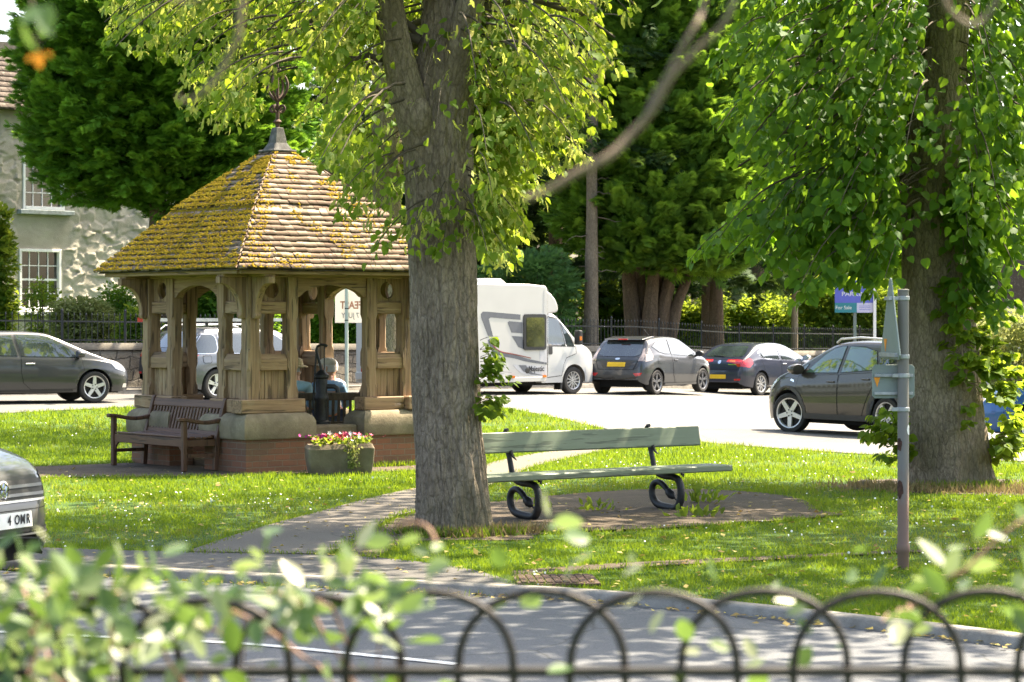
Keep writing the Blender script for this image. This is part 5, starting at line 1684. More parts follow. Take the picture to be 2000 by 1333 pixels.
# ---- grey three-door hatchback at the far left
def car_left():
    L, W, H = 3.97, 1.68, 1.465
    hd = R(29)
    loc = wheel_place(183, 788, 49.0, L / 2 - 0.83, -W / 2 + 0.1, hd)
    c = Car('parked_car', 'grey hatchback with silver wheels, cut off by the left edge, before the house', loc, hd, L, W,
            hatch_prof(L, H, 0.98, 0.74, 1.0, 1.12, 0.12, -1.2), [(-L / 2, 0.80), (-1.4, 0.93), (0, 0.90), (1.0, 0.875), (1.5, 0.82), (L / 2, 0.62)], std_plan(W, L), 2.47, 0.83, 0.318, P_GREY)
    c.wheels(spokes=5, sw=0.085, rimr=0.72)
    for sd in 'RL':
        c.windows([[(-0.36, 0.955), (0.80, 0.925), (0.84, 0.97), (0.70, 1.06), (0.45, 1.22), (0.22, 1.335), (0.02, 1.375), (-0.46, 1.385)], [(-0.44, 0.96), (-0.54, 1.37), (-0.9, 1.34), (-1.25, 1.22), (-1.40, 1.08), (-1.3, 1.0)]], sd)
        c.door([(-0.36, 0.93), (0.88, 0.90), (0.93, 0.62), (0.90, 0.36), (0.72, 0.29), (-0.18, 0.29), (-0.33, 0.42), (-0.38, 0.65)], sd, -0.20, 0.80, M['chrome'])
        c.decal('headlight', [(1.52, 0.80), (1.62, 0.68), (1.86, 0.62), (1.88, 0.72), (1.76, 0.80)], M['lamp_clear'], sd, 0.008)
        c.decal('side_strip', [(-0.32, 0.49), (0.88, 0.47), (0.88, 0.495), (-0.32, 0.515)], P_GREY, sd, 0.022)
        c.mirror(0.80, 0.93, sd)
        c.decal('sill_trim', [(-0.95, 0.235), (0.80, 0.235), (0.80, 0.275), (-0.95, 0.275)], M['black_trim'], sd, 0.008)
        c.decal('bumper_vent', [(1.78, 0.30), (1.90, 0.30), (1.90, 0.38), (1.80, 0.38)], M['chrome'], sd, 0.01)
    c.decal('windscreen', [(0.30, -0.52), (1.02, -0.62), (1.08, 0), (1.02, 0.62), (0.30, 0.52)], M['car_glass'], 'T', 0.008)
    c.decal('grille', rrect(-0.5, 0.5, 0.40, 0.52, 0.03), M['black_trim'], 'F', 0.008)
    c.plate('F', 0, 0.46, M['plate_white'])
    c.decal('rear_window', [(-0.50, 1.08), (0.5, 1.08), (0.42, 1.34), (-0.42, 1.34)], M['car_glass'], 'B', 0.008)
car_left()

# ---- silver estate with roof bars, seen through the well house
def car_silver():
    L, W, H = 4.15, 1.76, 1.56
    hd = R(43)
    loc = wheel_place(420, 783, 51.5, -L / 2 + 0.80, -W / 2 + 0.1, hd)
    c = Car('parked_car', 'silver estate car with roof bars, seen through the left arch of the well house', loc, hd, L, W,
            hatch_prof(L, H, 1.02, 0.78, 1.06, 1.3, 0.35, -1.5, 0.92), [(-L / 2, 0.86), (-1.5, 0.98), (0, 0.95), (1.2, 0.92), (L / 2, 0.66)], std_plan(W, L), 2.48, 0.87, 0.33, P_SILVER)
    c.wheels(spokes=5, sw=0.05, twin=True, rimr=0.70)
    for sd in 'RL':
        c.windows([rrect(-1.86, -1.22, 1.0, 1.40, 0.13), [(-1.14, 1.0), (-0.2, 0.99), (-0.2, 1.43), (-1.14, 1.43)], [(-0.12, 0.99), (1.0, 0.97), (0.75, 1.15), (0.35, 1.40), (-0.12, 1.44)]], sd, frame=M['chrome'])
        c.decal('tail_light', [(-2.18, 0.78), (-1.86, 0.80), (-1.98, 0.90), (-2.14, 0.98)], M['lamp_red'], sd, 0.008)
        c.door([(-1.10, 0.97), (-0.18, 0.96), (-0.18, 0.30), (-0.75, 0.30), (-0.98, 0.62)], sd, -0.95, 0.88)
        c.door([(-0.14, 0.96), (1.0, 0.94), (1.03, 0.40), (0.9, 0.30), (-0.14, 0.30)], sd, 0.0, 0.86)
        fc = c.decal('fuel_flap', rrect(-1.62, -1.42, 0.80, 0.94, 0.03), P_SILVER, sd, 0.006)
        c.decal('flap_gap', rrect(-1.63, -1.41, 0.79, 0.95, 0.03), M['under'], sd, 0.003, fc)
        c.mirror(0.95, 0.98, sd)
        sg = 1 if sd == 'L' else -1
        m = MB(); m.tube([(-1.75, sg * 0.56, H - 0.06), (-1.62, sg * 0.57, H + 0.025), (-1.0, sg * 0.59, H + 0.055), (0.1, sg * 0.58, H + 0.05), (0.35, sg * 0.56, H - 0.03)], 0.018, 8); m.build('roof_rail', M['alloy'], c.root, smooth=True)
    for x in (-1.35, -0.2):
        m = MB(); m.tube([(x, -0.66, H + 0.09), (x, 0.66, H + 0.09)], 0.022, 8)
        for sg in (-1, 1): m.box((x, sg * 0.58, H + 0.05), (0.06, 0.05, 0.08))
        m.build('roof_bar', M['black_trim'], c.root)
    c.decal('rear_window', [(-0.56, 1.12), (0.56, 1.12), (0.48, 1.44), (-0.48, 1.44)], M['car_glass'], 'B', 0.008)
    c.decal('tail_light', [(-0.84, 0.80), (-0.6, 0.80), (-0.62, 0.98), (-0.8, 0.98)], M['lamp_red'], 'B', 0.008)
    c.decal('tail_light', [(0.84, 0.80), (0.6, 0.80), (0.62, 0.98), (0.8, 0.98)], M['lamp_red'], 'B', 0.008)
    c.plate('B', 0, 0.80, M['plate_yellow'])
    lp = Vector((loc.x, loc.y, loc.z + H + 0.115))
    ld = thing('ladder', 'aluminium ladder and plank lashed to the roof bars of the silver estate', 'ladder', lp, hd)
    m = MB()
    for y in (-0.46, -0.14): m.box((-0.6, y, 0.035), (4.2, 0.03, 0.07))
    m.build('stile', M['galv'], ld)
    m = MB()
    for k in range(16): m.tube([(-2.6 + k * 0.26, -0.45, 0.035), (-2.6 + k * 0.26, -0.15, 0.035)], 0.014, 6)
    m.build('rungs', M['galv'], ld)
    m = MB(); m.box((-0.55, 0.16, 0.03), (3.9, 0.26, 0.05)); m.build('plank', mat_wood('grey_scaffold_plank', [(0.16, 0.14, 0.12), (0.28, 0.26, 0.23), (0.38, 0.36, 0.33)], 'x'), ld)
    m = MB(); m.box((-2.66, -0.30, 0.035), (0.14, 0.38, 0.085)); m.build('end_wrap', M['plate_white'], ld); m = MB(); m.box((-2.76, -0.30, 0.035), (0.07, 0.385, 0.09)); m.build('end_wrap', M['lamp_red'], ld)
car_silver()

# ---- dark blue car half hidden behind the well house
def car_dark():
    L, W, H = 4.0, 1.72, 1.47
    hd = R(38)
    p = P(268, 752, 56.2)
    loc = Vector((p.x, p.y, float(g(p.x, p.y)) + 0.0)) + Vector((math.cos(hd) * L / 2 + 0.72 * math.sin(hd), math.sin(hd) * L / 2 - 0.72 * math.cos(hd), 0.02))
    c = Car('parked_car', 'slate blue hatchback hidden behind the well house, only its tail end showing', loc, hd, L, W,
            hatch_prof(L, H, 0.98, 0.74, 1.02, 1.05, 0.1, -1.25, 0.88), [(-L / 2, 0.82), (-1.4, 0.95), (0, 0.91), (1, 0.88), (L / 2, 0.62)], std_plan(W, L), 2.5, 0.85, 0.315, P_NAVY2)
    c.wheels(spokes=7, sw=0.05)
    for sd in 'RL':
        c.windows([[(-0.36, 0.96), (0.80, 0.93), (0.45, 1.22), (0.02, 1.375), (-0.46, 1.385)], [(-0.44, 0.96), (-0.54, 1.37), (-1.25, 1.22), (-1.35, 1.02)]], sd)
        c.decal('tail_light', [(-1.98, 0.82), (-1.80, 0.84), (-1.84, 1.02), (-1.93, 1.02)], M['lamp_red'], sd, 0.008)
        c.mirror(0.8, 0.93, sd)
    for s_ in (-1, 1): c.decal('tail_light', [(s_ * 0.78, 0.82), (s_ * 0.55, 0.82), (s_ * 0.55, 1.0), (s_ * 0.74, 1.02)], M['lamp_red'], 'B', 0.008)
    c.decal('rear_window', [(-0.52, 1.08), (0.52, 1.08), (0.44, 1.34), (-0.44, 1.34)], M['car_glass'], 'B', 0.008)
    c.plate('B', 0, 0.66, M['plate_yellow'])
    c.decal('reflector', rect(-0.70, -0.5, 0.42, 0.47), M['lamp_red'], 'B', 0.008)
    c.decal('reflector', rect(0.5, 0.7, 0.42, 0.47), M['lamp_red'], 'B', 0.008)
car_dark()

# ---- grey hatchback seen from behind, next to the motorhome
def car_grey():
    L, W, H = 3.97, 1.74, 1.475
    hd = R(58)
    loc = wheel_place(1279, 772, 61.0, -L / 2 + 0.66, -W / 2 + 0.1, hd)
    c = Car('parked_car', 'grey three-door hatchback seen from behind, with high spoiler and yellow plate', loc, hd, L, W,
            [(-L / 2, 0.42), (-L / 2 + 0.01, 0.58), (-L / 2 + 0.04, 0.76), (-L / 2 + 0.10, 0.88), (-L / 2 + 0.24, 1.04), (-L / 2 + 0.40, 1.22), (-L / 2 + 0.50, 1.345), (-L / 2 + 0.58, 1.40), (-1.0, 1.45), (-0.45, H), (0.1, H - 0.03), (0.35, H - 0.11), (1.08, 0.99), (1.2, 0.96), (1.5, 0.87), (1.78, 0.74), (1.9, 0.64), (L / 2, 0.46)],
            [(-L / 2, 0.80), (-1.45, 1.03), (-0.8, 0.98), (0, 0.93), (1.0, 0.88), (1.5, 0.82), (L / 2, 0.60)], std_plan(W, L), 2.49, 0.82, 0.315, P_GREY2, tumble=0.34)
    c.wheels(spokes=5, twin=True, sw=0.035, rim=M['alloy_dark'], rimr=0.74)
    for sd in 'RL':
        c.windows([[(-0.52, 1.01), (0.72, 0.945), (0.60, 1.07), (0.36, 1.24), (0.12, 1.345), (-0.12, 1.375), (-0.50, 1.385)], [(-0.60, 1.02), (-0.57, 1.385), (-0.95, 1.37), (-1.25, 1.30), (-1.43, 1.21), (-1.15, 1.08), (-0.85, 1.03)]], sd)
        c.windows([[(0.80, 0.94), (0.90, 0.94), (0.76, 1.05)]], sd, fo=0.012)
        c.door([(-0.53, 0.985), (0.80, 0.92), (0.86, 0.60), (0.83, 0.34), (0.70, 0.28), (-0.36, 0.28), (-0.50, 0.5)], sd, -0.36, 0.86)
        c.decal('tail_light', [(-1.84, 0.83), (-1.55, 0.88), (-1.50, 0.96), (-1.53, 1.12), (-1.60, 1.21), (-1.72, 1.06)], M['lamp_smoke'], sd, 0.009)
        c.decal('side_skirt', [(-0.95, 0.22), (0.78, 0.22), (0.78, 0.27), (-0.95, 0.285)], P_GREY2, sd, 0.03)
        c.mirror(0.80, 0.95, sd, M['black_trim'])
        c.decal('headlight', [(1.35, 0.82), (1.55, 0.70), (1.80, 0.64), (1.70, 0.76)], M['lamp_clear'], sd, 0.008)
        c.decal('fuel_flap', rrect(-1.30, -1.12, 0.78, 0.92, 0.03), P_GREY2, sd, 0.006)
    c.decal('rear_window', [(-0.60, 1.02), (-0.45, 0.965), (0.45, 0.965), (0.60, 1.02), (0.60, 1.14), (0.55, 1.315), (-0.55, 1.315), (-0.60, 1.14)], M['car_glass'], 'B', 0.010)
    for s_ in (-1, 1):
        c.decal('tail_light', [(s_ * 0.60, 0.85), (s_ * 0.74, 0.86), (s_ * 0.73, 1.02), (s_ * 0.66, 1.18), (s_ * 0.62, 1.15), (s_ * 0.64, 1.0)], M['lamp_smoke'], 'B', 0.009)
        c.decal('reflector', [(s_ * 0.50, 0.545), (s_ * 0.74, 0.56), (s_ * 0.70, 0.485), (s_ * 0.58, 0.47)], M['lamp_red'], 'B', 0.010)
    tg_ = c.decal('tailgate', [(-0.62, 0.92), (-0.5, 0.645), (0.5, 0.645), (0.62, 0.92), (0.55, 0.95), (-0.55, 0.95)], P_GREY2, 'B', 0.006)
    c.decal('tailgate_gap', [(-0.64, 0.925), (-0.515, 0.632), (0.515, 0.632), (0.64, 0.925), (0.56, 0.96), (-0.56, 0.96)], M['under'], 'B', 0.003, tg_)
    c.decal('plate_recess', [(-0.50, 0.86), (-0.36, 0.67), (0.36, 0.67), (0.50, 0.86)], M['recess_grey'], 'B', 0.008, tg_)
    c.plate('B', 0, 0.765, M['plate_yellow'])
    c.decal('badge', [(0.07 * math.cos(a), 0.905 + 0.025 * math.sin(a)) for a in np.linspace(0, 2 * math.pi, 16, endpoint=False)], M['chrome'], 'B', 0.014)
    c.decal('bumper_insert', [(-0.66, 0.50), (-0.50, 0.33), (-0.30, 0.30), (-0.2, 0.34), (0.2, 0.34), (0.30, 0.30), (0.50, 0.33), (0.66, 0.50), (0.45, 0.50), (-0.45, 0.50)], M['recess_grey'], 'B', 0.008)
    m = MB()
    m.prism([(-L / 2 + 0.40, 1.375), (-L / 2 + 0.42, 1.40), (-1.10, 1.465), (-0.95, 1.455), (-1.15, 1.405)], -0.56, 0.56, basis((1, 0, 0), (0, 0, 1), (0, -1, 0)))
    m.build('spoiler', P_GREY2, c.root, bevel=0.012)
    m = MB(); m.box((-L / 2 + 0.395, 0, 1.392), (0.03, 0.26, 0.026)); m.build('brake_light', M['lamp_red'], c.root, bevel=0.004)
    m = MB(); m.tube([(-0.2, 0, H - 0.01), (-0.5, 0, H + 0.16)], 0.006, 6); m.build('aerial', M['black_trim'], c.root)
M['lamp_smoke'] = mat_plain('smoked_lamp_lens', (0.30, 0.24, 0.21), 0.1, 0.3, coat=1.0, var=0.4, scale=10)
M['recess_grey'] = mat_plain('recess_grey_paint', (0.05, 0.047, 0.043), 0.5, 0.3)
car_grey()

# ---- dark navy hatchback seen from behind
def car_navy():
    L, W, H = 4.35, 1.80, 1.465
    hd = R(52)
    loc = wheel_place(1484, 774, 66.5, -L / 2 + 0.88, -W / 2 + 0.1, hd)
    c = Car('parked_car', 'dark navy hatchback seen from behind, with wide red tail lights', loc, hd, L, W,
            [(-L / 2, 0.42), (-L / 2 + 0.01, 0.60), (-L / 2 + 0.04, 0.80), (-L / 2 + 0.10, 0.96), (-L / 2 + 0.22, 1.04), (-L / 2 + 0.55, 1.22), (-L / 2 + 0.82, 1.36), (-1.1, 1.42), (-0.5, H), (0.05, H - 0.03), (0.4, H - 0.13), (1.15, 1.0), (1.3, 0.96), (1.7, 0.86), (1.98, 0.72), (2.1, 0.6), (L / 2, 0.46)],
            [(-L / 2, 0.84), (-1.5, 1.02), (-0.8, 0.98), (0, 0.94), (1.0, 0.90), (1.6, 0.82), (L / 2, 0.60)], std_plan(W, L), 2.634, 0.87, 0.325, P_NAVY, tumble=0.36)
    c.wheels(spokes=9, twin=False, sw=0.04, rimr=0.70)
    for sd in 'RL':
        c.windows([[(-1.38, 1.17), (-1.22, 1.05), (-1.0, 1.02), (-0.32, 0.99), (-0.40, 1.36), (-0.9, 1.34), (-1.2, 1.26)], [(-0.22, 0.985), (0.92, 0.95), (0.75, 1.07), (0.42, 1.24), (0.10, 1.345), (-0.30, 1.365)]], sd, frame=M['chrome'], fo=0.022)
        c.door([(-0.30, 0.97), (0.98, 0.92), (1.02, 0.55), (0.95, 0.32), (-0.30, 0.32)], sd, -0.15, 0.86, M['chrome'])
        c.decal('door_gap', [(-1.28, 0.95), (-1.15, 0.62), (-1.14, 0.62), (-1.27, 0.95)], M['under'], sd, 0.005)
        c.decal('tail_light', [(-2.12, 0.80), (-1.90, 0.78), (-1.74, 0.88), (-1.72, 1.0), (-1.85, 1.04), (-2.10, 1.0)], M['lamp_red'], sd, 0.009)
        c.mirror(0.92, 0.96, sd, M['chrome'])
        c.decal('sill_trim', [(-0.95, 0.24), (0.80, 0.24), (0.80, 0.28), (-0.95, 0.28)], M['alloy'], sd, 0.01)
    c.decal('rear_window', [(-0.62, 1.09), (-0.3, 1.06), (0.3, 1.06), (0.62, 1.09), (0.60, 1.20), (0.46, 1.36), (-0.46, 1.36), (-0.60, 1.20)], M['car_glass'], 'B', 0.010)
    for s_ in (-1, 1):
        c.decal('tail_light', [(s_ * 0.80, 0.82), (s_ * 0.62, 0.80), (s_ * 0.52, 0.88), (s_ * 0.22, 0.94), (s_ * 0.24, 1.0), (s_ * 0.6, 1.0), (s_ * 0.8, 0.98)], M['lamp_red'], 'B', 0.009)
        c.decal('reverse_light', [(s_ * 0.50, 0.925), (s_ * 0.30, 0.95), (s_ * 0.32, 0.98), (s_ * 0.50, 0.975)], M['lamp_orange'], 'B', 0.013)
        c.decal('reflector', [(s_ * 0.52, 0.47), (s_ * 0.72, 0.48), (s_ * 0.70, 0.43), (s_ * 0.54, 0.42)], M['lamp_red'], 'B', 0.010)
    c.plate('B', -0.0, 0.53, M['plate_yellow'])
    c.decal('badge', [(0.05 * math.cos(a), 0.93 + 0.05 * math.sin(a)) for a in np.linspace(0, 2 * math.pi, 18, endpoint=False)], M['chrome'], 'B', 0.012)
    c.decal('nameplate', rect(-0.56, -0.30, 0.85, 0.872), M['chrome'], 'B', 0.010)
    c.decal('tailgate_gap', [(-0.62, 0.72), (0.62, 0.72), (0.62, 0.73), (-0.62, 0.73)], M['under'], 'B', 0.006)
    m = MB(); p = c.surf(-0.52, 0.33, 'B'); m.lathe([(0.04, -0.08), (0.045, 0.05), (0.036, 0.052), (0.034, -0.05)], 14, Matrix.Translation((p.x, -0.52, 0.31)) @ Matrix.Rotation(R(-90), 4, 'Y')); m.build('exhaust', M['chrome'], c.root, smooth=True)
    m = MB(); q0 = c.surf(-0.05, 1.08, 'B'); q1 = c.surf(0.30, 1.10, 'B'); m.tube([q0 - Vector((0.03, 0, 0)), q1 - Vector((0.03, 0, 0))], 0.010, 6); m.build('wiper', M['black_trim'], c.root)
car_navy()

# ---- brown-grey small SUV turning out at the right
def car_suv():
    L, W, H = 4.28, 1.78, 1.65
    hd = R(180 - 57)
    xf = L / 2 - 0.87
    loc = wheel_place(1547, 842, 42.6, xf, W / 2 - 0.12, hd)
    loc.z = float(g(loc.x, loc.y)) + 0.015
    l = L / 2
    c = Car('suv', 'brown grey compact SUV on the pale road, left of the sign post', loc, hd, L, W,
            [(-l, 0.50), (-l + 0.02, 0.70), (-l + 0.06, 0.95), (-l + 0.15, 1.10), (-l + 0.35, 1.32), (-l + 0.52, 1.52), (-l + 0.68, 1.60), (-1.0, 1.635), (-0.3, H), (0.15, H - 0.03), (0.45, H - 0.14), (1.18, 1.15), (1.32, 1.11), (1.7, 1.00), (1.95, 0.86), (2.06, 0.74), (l - 0.02, 0.62), (l, 0.50)],
            [(-l, 0.98), (-1.5, 1.17), (-0.6, 1.10), (0.3, 1.04), (1.1, 1.0), (1.6, 0.92), (l, 0.70)], std_plan(W, L), 2.555, 0.87, 0.355, P_BRONZE, sill=0.27, tumble=0.30)
    for sd in 'LR':
        c.wheel(c.xf, sd, spokes=5, sw=0.095, steer=17, rimr=0.75); c.wheel(c.xr, sd, spokes=5, sw=0.095, rimr=0.75)
        c.windows([[(-0.02, 1.09), (0.83, 1.075), (0.68, 1.20), (0.42, 1.39), (0.20, 1.50), (0.02, 1.535), (-0.10, 1.54)], [(-0.12, 1.095), (-0.20, 1.54), (-0.6, 1.525), (-0.92, 1.46), (-1.02, 1.20), (-0.9, 1.15)]], sd, M['car_glass_green'], frame=M['black_trim'])
        c.windows([[(0.92, 1.07), (1.05, 1.07), (0.86, 1.21), (0.80, 1.22)]], sd, M['car_glass_green'], fo=0.014)
        c.windows([[(-1.10, 1.20), (-1.02, 1.43), (-1.25, 1.40), (-1.45, 1.30)]], sd, fo=0.014)
        c.door([(-0.06, 1.05), (1.0, 1.02), (1.06, 0.70), (1.0, 0.45), (0.90, 0.35), (-0.04, 0.35), (-0.06, 0.6)], sd, 0.10, 0.93)
        c.door([(-0.10, 1.055), (-0.98, 1.10), (-1.02, 0.95), (-0.80, 0.62), (-0.66, 0.36), (-0.08, 0.35)], sd, -0.80, 0.99)
        for xw in (c.xf, c.xr):
            n = 18; ri, ro = c.arch - 0.0, c.arch + 0.075
            poly = [(xw + ro * math.cos(a), c.wr + ro * math.sin(a)) for a in np.linspace(0.02, math.pi - 0.02, n)] + [(xw + ri * math.cos(a), c.wr + ri * math.sin(a)) for a in np.linspace(math.pi - 0.02, 0.02, n)]
            c.decal('wheel_arch_trim', poly, M['dark_cladding'], sd, 0.014, fine=0.1)
        c.decal('sill_trim', [(-0.84, 0.275), (0.86, 0.275), (0.86, 0.37), (-0.80, 0.37)], M['dark_cladding'], sd, 0.012)
        c.decal('headlight', [(1.55, 0.96), (1.80, 0.76), (2.02, 0.72), (1.97, 0.82), (1.78, 0.94)], M['lamp_clear'], sd, 0.009)
        c.decal('side_repeater', [(1.10, 0.90), (1.22, 0.93), (1.20, 0.96), (1.11, 0.94)], M['chrome'], sd, 0.012)
        c.mirror(0.93, 1.07, sd, sc=1.25)
        sg = 1 if sd == 'L' else -1
        m = MB(); m.tube([(-1.25, sg * 0.60, H - 0.06), (-1.12, sg * 0.62, H + 0.01), (-0.4, sg * 0.64, H + 0.04), (0.12, sg * 0.63, H + 0.01), (0.25, sg * 0.6, H - 0.05)], 0.02, 8); m.build('roof_rail', M['alloy'], c.root, smooth=True)
    c.decal('windscreen', [(0.42, -0.52), (1.18, -0.68), (1.24, 0), (1.18, 0.68), (0.42, 0.52)], M['car_glass_green'], 'T', 0.008)
    c.decal('grille', rrect(-0.5, 0.5, 0.62, 0.80, 0.04), M['black_trim'], 'F', 0.008)
    c.plate('F', 0, 0.52, M['plate_white'])
    c.decal('rear_window', [(-0.6, 1.16), (0.6, 1.16), (0.5, 1.5), (-0.5, 1.5)], M['car_glass'], 'B', 0.008)
    for s_ in (-1, 1): c.decal('tail_light', [(s_ * 0.82, 0.95), (s_ * 0.5, 0.98), (s_ * 0.55, 1.1), (s_ * 0.8, 1.15)], M['lamp_red'], 'B', 0.008)
    c.plate('B', 0, 0.8, M['plate_yellow'])
M['dark_cladding'] = mat_plain('dark_grey_cladding', (0.045, 0.042, 0.038), 0.6)
car_suv()

# ---- blue car behind the right hand tree
def car_blue():
    L, W, H = 4.1, 1.75, 1.50
    hd = R(172)
    p = G(1928, 872)
    loc = Vector((p.x - math.cos(hd) * L / 2, p.y - math.sin(hd) * L / 2 + 0.8, 0.0))
    loc.z = float(g(loc.x, loc.y)) + 0.013
    c = Car('parked_car', 'bright blue car glimpsed behind the leafy base of the right hand tree', loc, hd, L, W,
            hatch_prof(L, H, 1.02, 0.76, 1.02, 1.05, 0.1, -1.25), [(-L / 2, 0.82), (-1.4, 0.97), (0, 0.94), (1, 0.92), (L / 2, 0.62)], std_plan(W, L), 2.55, 0.85, 0.32, P_BLUE)
    c.wheels(spokes=5, sw=0.07)
    for sd in 'LR':
        c.windows([[(-0.30, 0.99), (0.85, 0.965), (0.50, 1.24), (0.05, 1.41), (-0.40, 1.42)], [(-0.38, 0.99), (-0.48, 1.41), (-1.25, 1.26), (-1.35, 1.04)]], sd)
        c.door([(-0.32, 0.96), (0.95, 0.93), (1.0, 0.5), (0.9, 0.30), (-0.30, 0.30)], sd, -0.15, 0.84)
        c.mirror(0.85, 0.96, sd, M['white_paint'])
        c.decal('headlight', [(1.52, 0.86), (1.66, 0.72), (1.92, 0.66), (1.85, 0.82)], M['lamp_clear'], sd, 0.009)
    c.decal('windscreen', [(0.28, -0.52), (1.0, -0.64), (1.05, 0), (1.0, 0.64), (0.28, 0.52)], M['car_glass'], 'T', 0.008)
    c.plate('F', 0, 0.46, M['plate_white'])
car_blue()

# ---- dark grey people carrier nose at the lower left
def car_front():
    L, W, H = 4.4, 1.80, 1.64
    hd = R(-23)
    l = L / 2
    # the left front corner shows at px 83
    Yc = 18.2
    pc_ = P(91, 1010, Yc)
    lat = Vector((-math.sin(hd), math.cos(hd), 0)); fw = Vector((math.cos(hd), math.sin(hd), 0))
    o = Vector((pc_.x, pc_.y, 0)) - lat * (W / 2 * 0.90) - fw * (l - 0.20)
    loc = Vector((o.x, o.y, 0.012))
    c = Car('parked_car', 'nose of a dark grey people carrier, cut off at the lower left', loc, hd, L, W,
            [(-l, 0.50), (-l + 0.02, 0.70), (-l + 0.06, 0.95), (-l + 0.12, 1.15), (-l + 0.3, 1.45), (-l + 0.5, 1.58), (-1.2, 1.62), (-0.3, H), (0.3, H - 0.03), (0.6, H - 0.13), (1.40, 1.08), (1.52, 1.04), (1.85, 0.95), (2.03, 0.87), (2.10, 0.80), (2.15, 0.70), (l - 0.01, 0.62), (l, 0.50)],
            [(-l, 0.90), (-1.5, 1.02), (0, 1.0), (1.2, 0.97), (1.7, 0.90), (2.0, 0.80), (l, 0.60)], [(-l, W * .38), (-l + 0.1, W * .46), (-l + 0.6, W / 2), (0, W / 2), (l - 0.8, W * .495), (l - 0.45, W * .475), (l - 0.25, W * .44), (l - 0.12, W * .38), (l - 0.04, W * .30), (l, W * 0.22)], 2.68, 0.93, 0.325, P_MIDNIGHT)
    c.wheels(spokes=5, sw=0.08)
    m_ = M['black_trim']
    gr = c.decal('grille', [(-0.56, 0.66), (0.56, 0.66), (0.585, 0.80), (-0.585, 0.80)], m_, 'F', 0.008)
    for z in (0.695, 0.755):
        c.decal('grille_bar', [(-0.55, z - 0.010), (0.55, z - 0.010), (0.56, z + 0.012), (-0.56, z + 0.012)], M['alloy_dark'], 'F', 0.018, gr)
    c.decal('grille_bar', [(-0.57, 0.645), (0.57, 0.645), (0.57, 0.662), (-0.57, 0.662)], M['alloy'], 'F', 0.014, gr)
    for s_ in (-1, 1):
        c.decal('headlight', [(s_ * 0.60, 0.66), (s_ * 0.70, 0.65), (s_ * 0.80, 0.68), (s_ * 0.77, 0.80), (s_ * 0.70, 0.86), (s_ * 0.605, 0.83)], M['lamp_clear'], 'F', 0.010)
        c.decal('headlight', [(1.95, 0.68), (1.72, 0.80), (1.75, 0.90), (1.98, 0.84)], M['lamp_clear'], 'L' if s_ > 0 else 'R', 0.010)
    c.decal('bumper_crease', [(-0.80, 0.585), (0.80, 0.585), (0.80, 0.592), (-0.80, 0.592)], M['under'], 'F', 0.004)
    lg_ = c.decal('lower_grille', [(-0.74, 0.29), (0.74, 0.29), (0.70, 0.45), (-0.70, 0.45)], m_, 'F', 0.008)
    for z in (0.32, 0.365, 0.41):
        c.decal('grille_bar', [(-0.70, z - 0.006), (0.70, z - 0.006), (0.69, z + 0.008), (-0.69, z + 0.008)], M['alloy_dark'], 'F', 0.018, lg_)
    pl_ = c.plate('F', 0.05, 0.52, M['plate_white'], text=None)
    # lettering follows the plate
    for ch, yy in (('4', 0.02), ('O', 0.115), ('M', 0.185), ('R', 0.255)):
        q = c.surf(yy, 0.52, 'F'); q2 = c.surf(yy + 0.03, 0.52, 'F')
        t_ = (q2 - q).normalized(); n_ = t_.cross(Vector((0, 0, 1))).normalized()
        if n_.x < 0: n_ = -n_
        text_mesh('plate_letter', ch, 0.098, M['ink'], pl_, Matrix.Translation(q + n_ * 0.019) @ basis(t_, (0, 0, 1), n_), sx=0.82, bold=0.002, thick=0.001)
    m = MB()
    q = c.surf(0.0, 0.735, 'F')
    Mq = Matrix.Translation(q + Vector((0.03, 0, 0))) @ basis((0, 1, 0), (0, 0, 1), (1, 0, 0))
    m.lathe([(0.072, 0.0), (0.075, 0.012), (0.064, 0.014), (0.062, 0.0)], 28, Mq, closed=True)
    for a, b in (((-0.03, 0.055), (0.0, 0.01)), ((0.03, 0.055), (0.0, 0.01)), ((-0.055, 0.03), (-0.025, -0.05)), ((0.055, 0.03), (0.025, -0.05)), ((-0.025, -0.05), (0, 0.0)), ((0.025, -0.05), (0, 0.0))):
        m.beam((a[0], a[1], 0.006), (b[0], b[1], 0.006), 0.011, 0.012, M=Mq)
    m.build('emblem', M['chrome'], c.root)
    c.decal('windscreen', [(0.55, -0.56), (1.40, -0.70), (1.45, 0), (1.40, 0.70), (0.55, 0.56)], M['car_glass'], 'T', 0.008)
    for sd in 'LR':
        c.windows([[(0.0, 1.06), (1.05, 1.03), (0.6, 1.40), (0.3, 1.52), (0.0, 1.54)], [(-0.1, 1.06), (-0.1, 1.54), (-1.0, 1.52), (-1.0, 1.08)]], sd)
        c.door([(0.0, 1.02), (1.05, 0.98), (1.1, 0.5), (1.0, 0.32), (0.0, 0.32)], sd, 0.15, 0.9)
        c.mirror(1.0, 1.03, sd)
car_front()

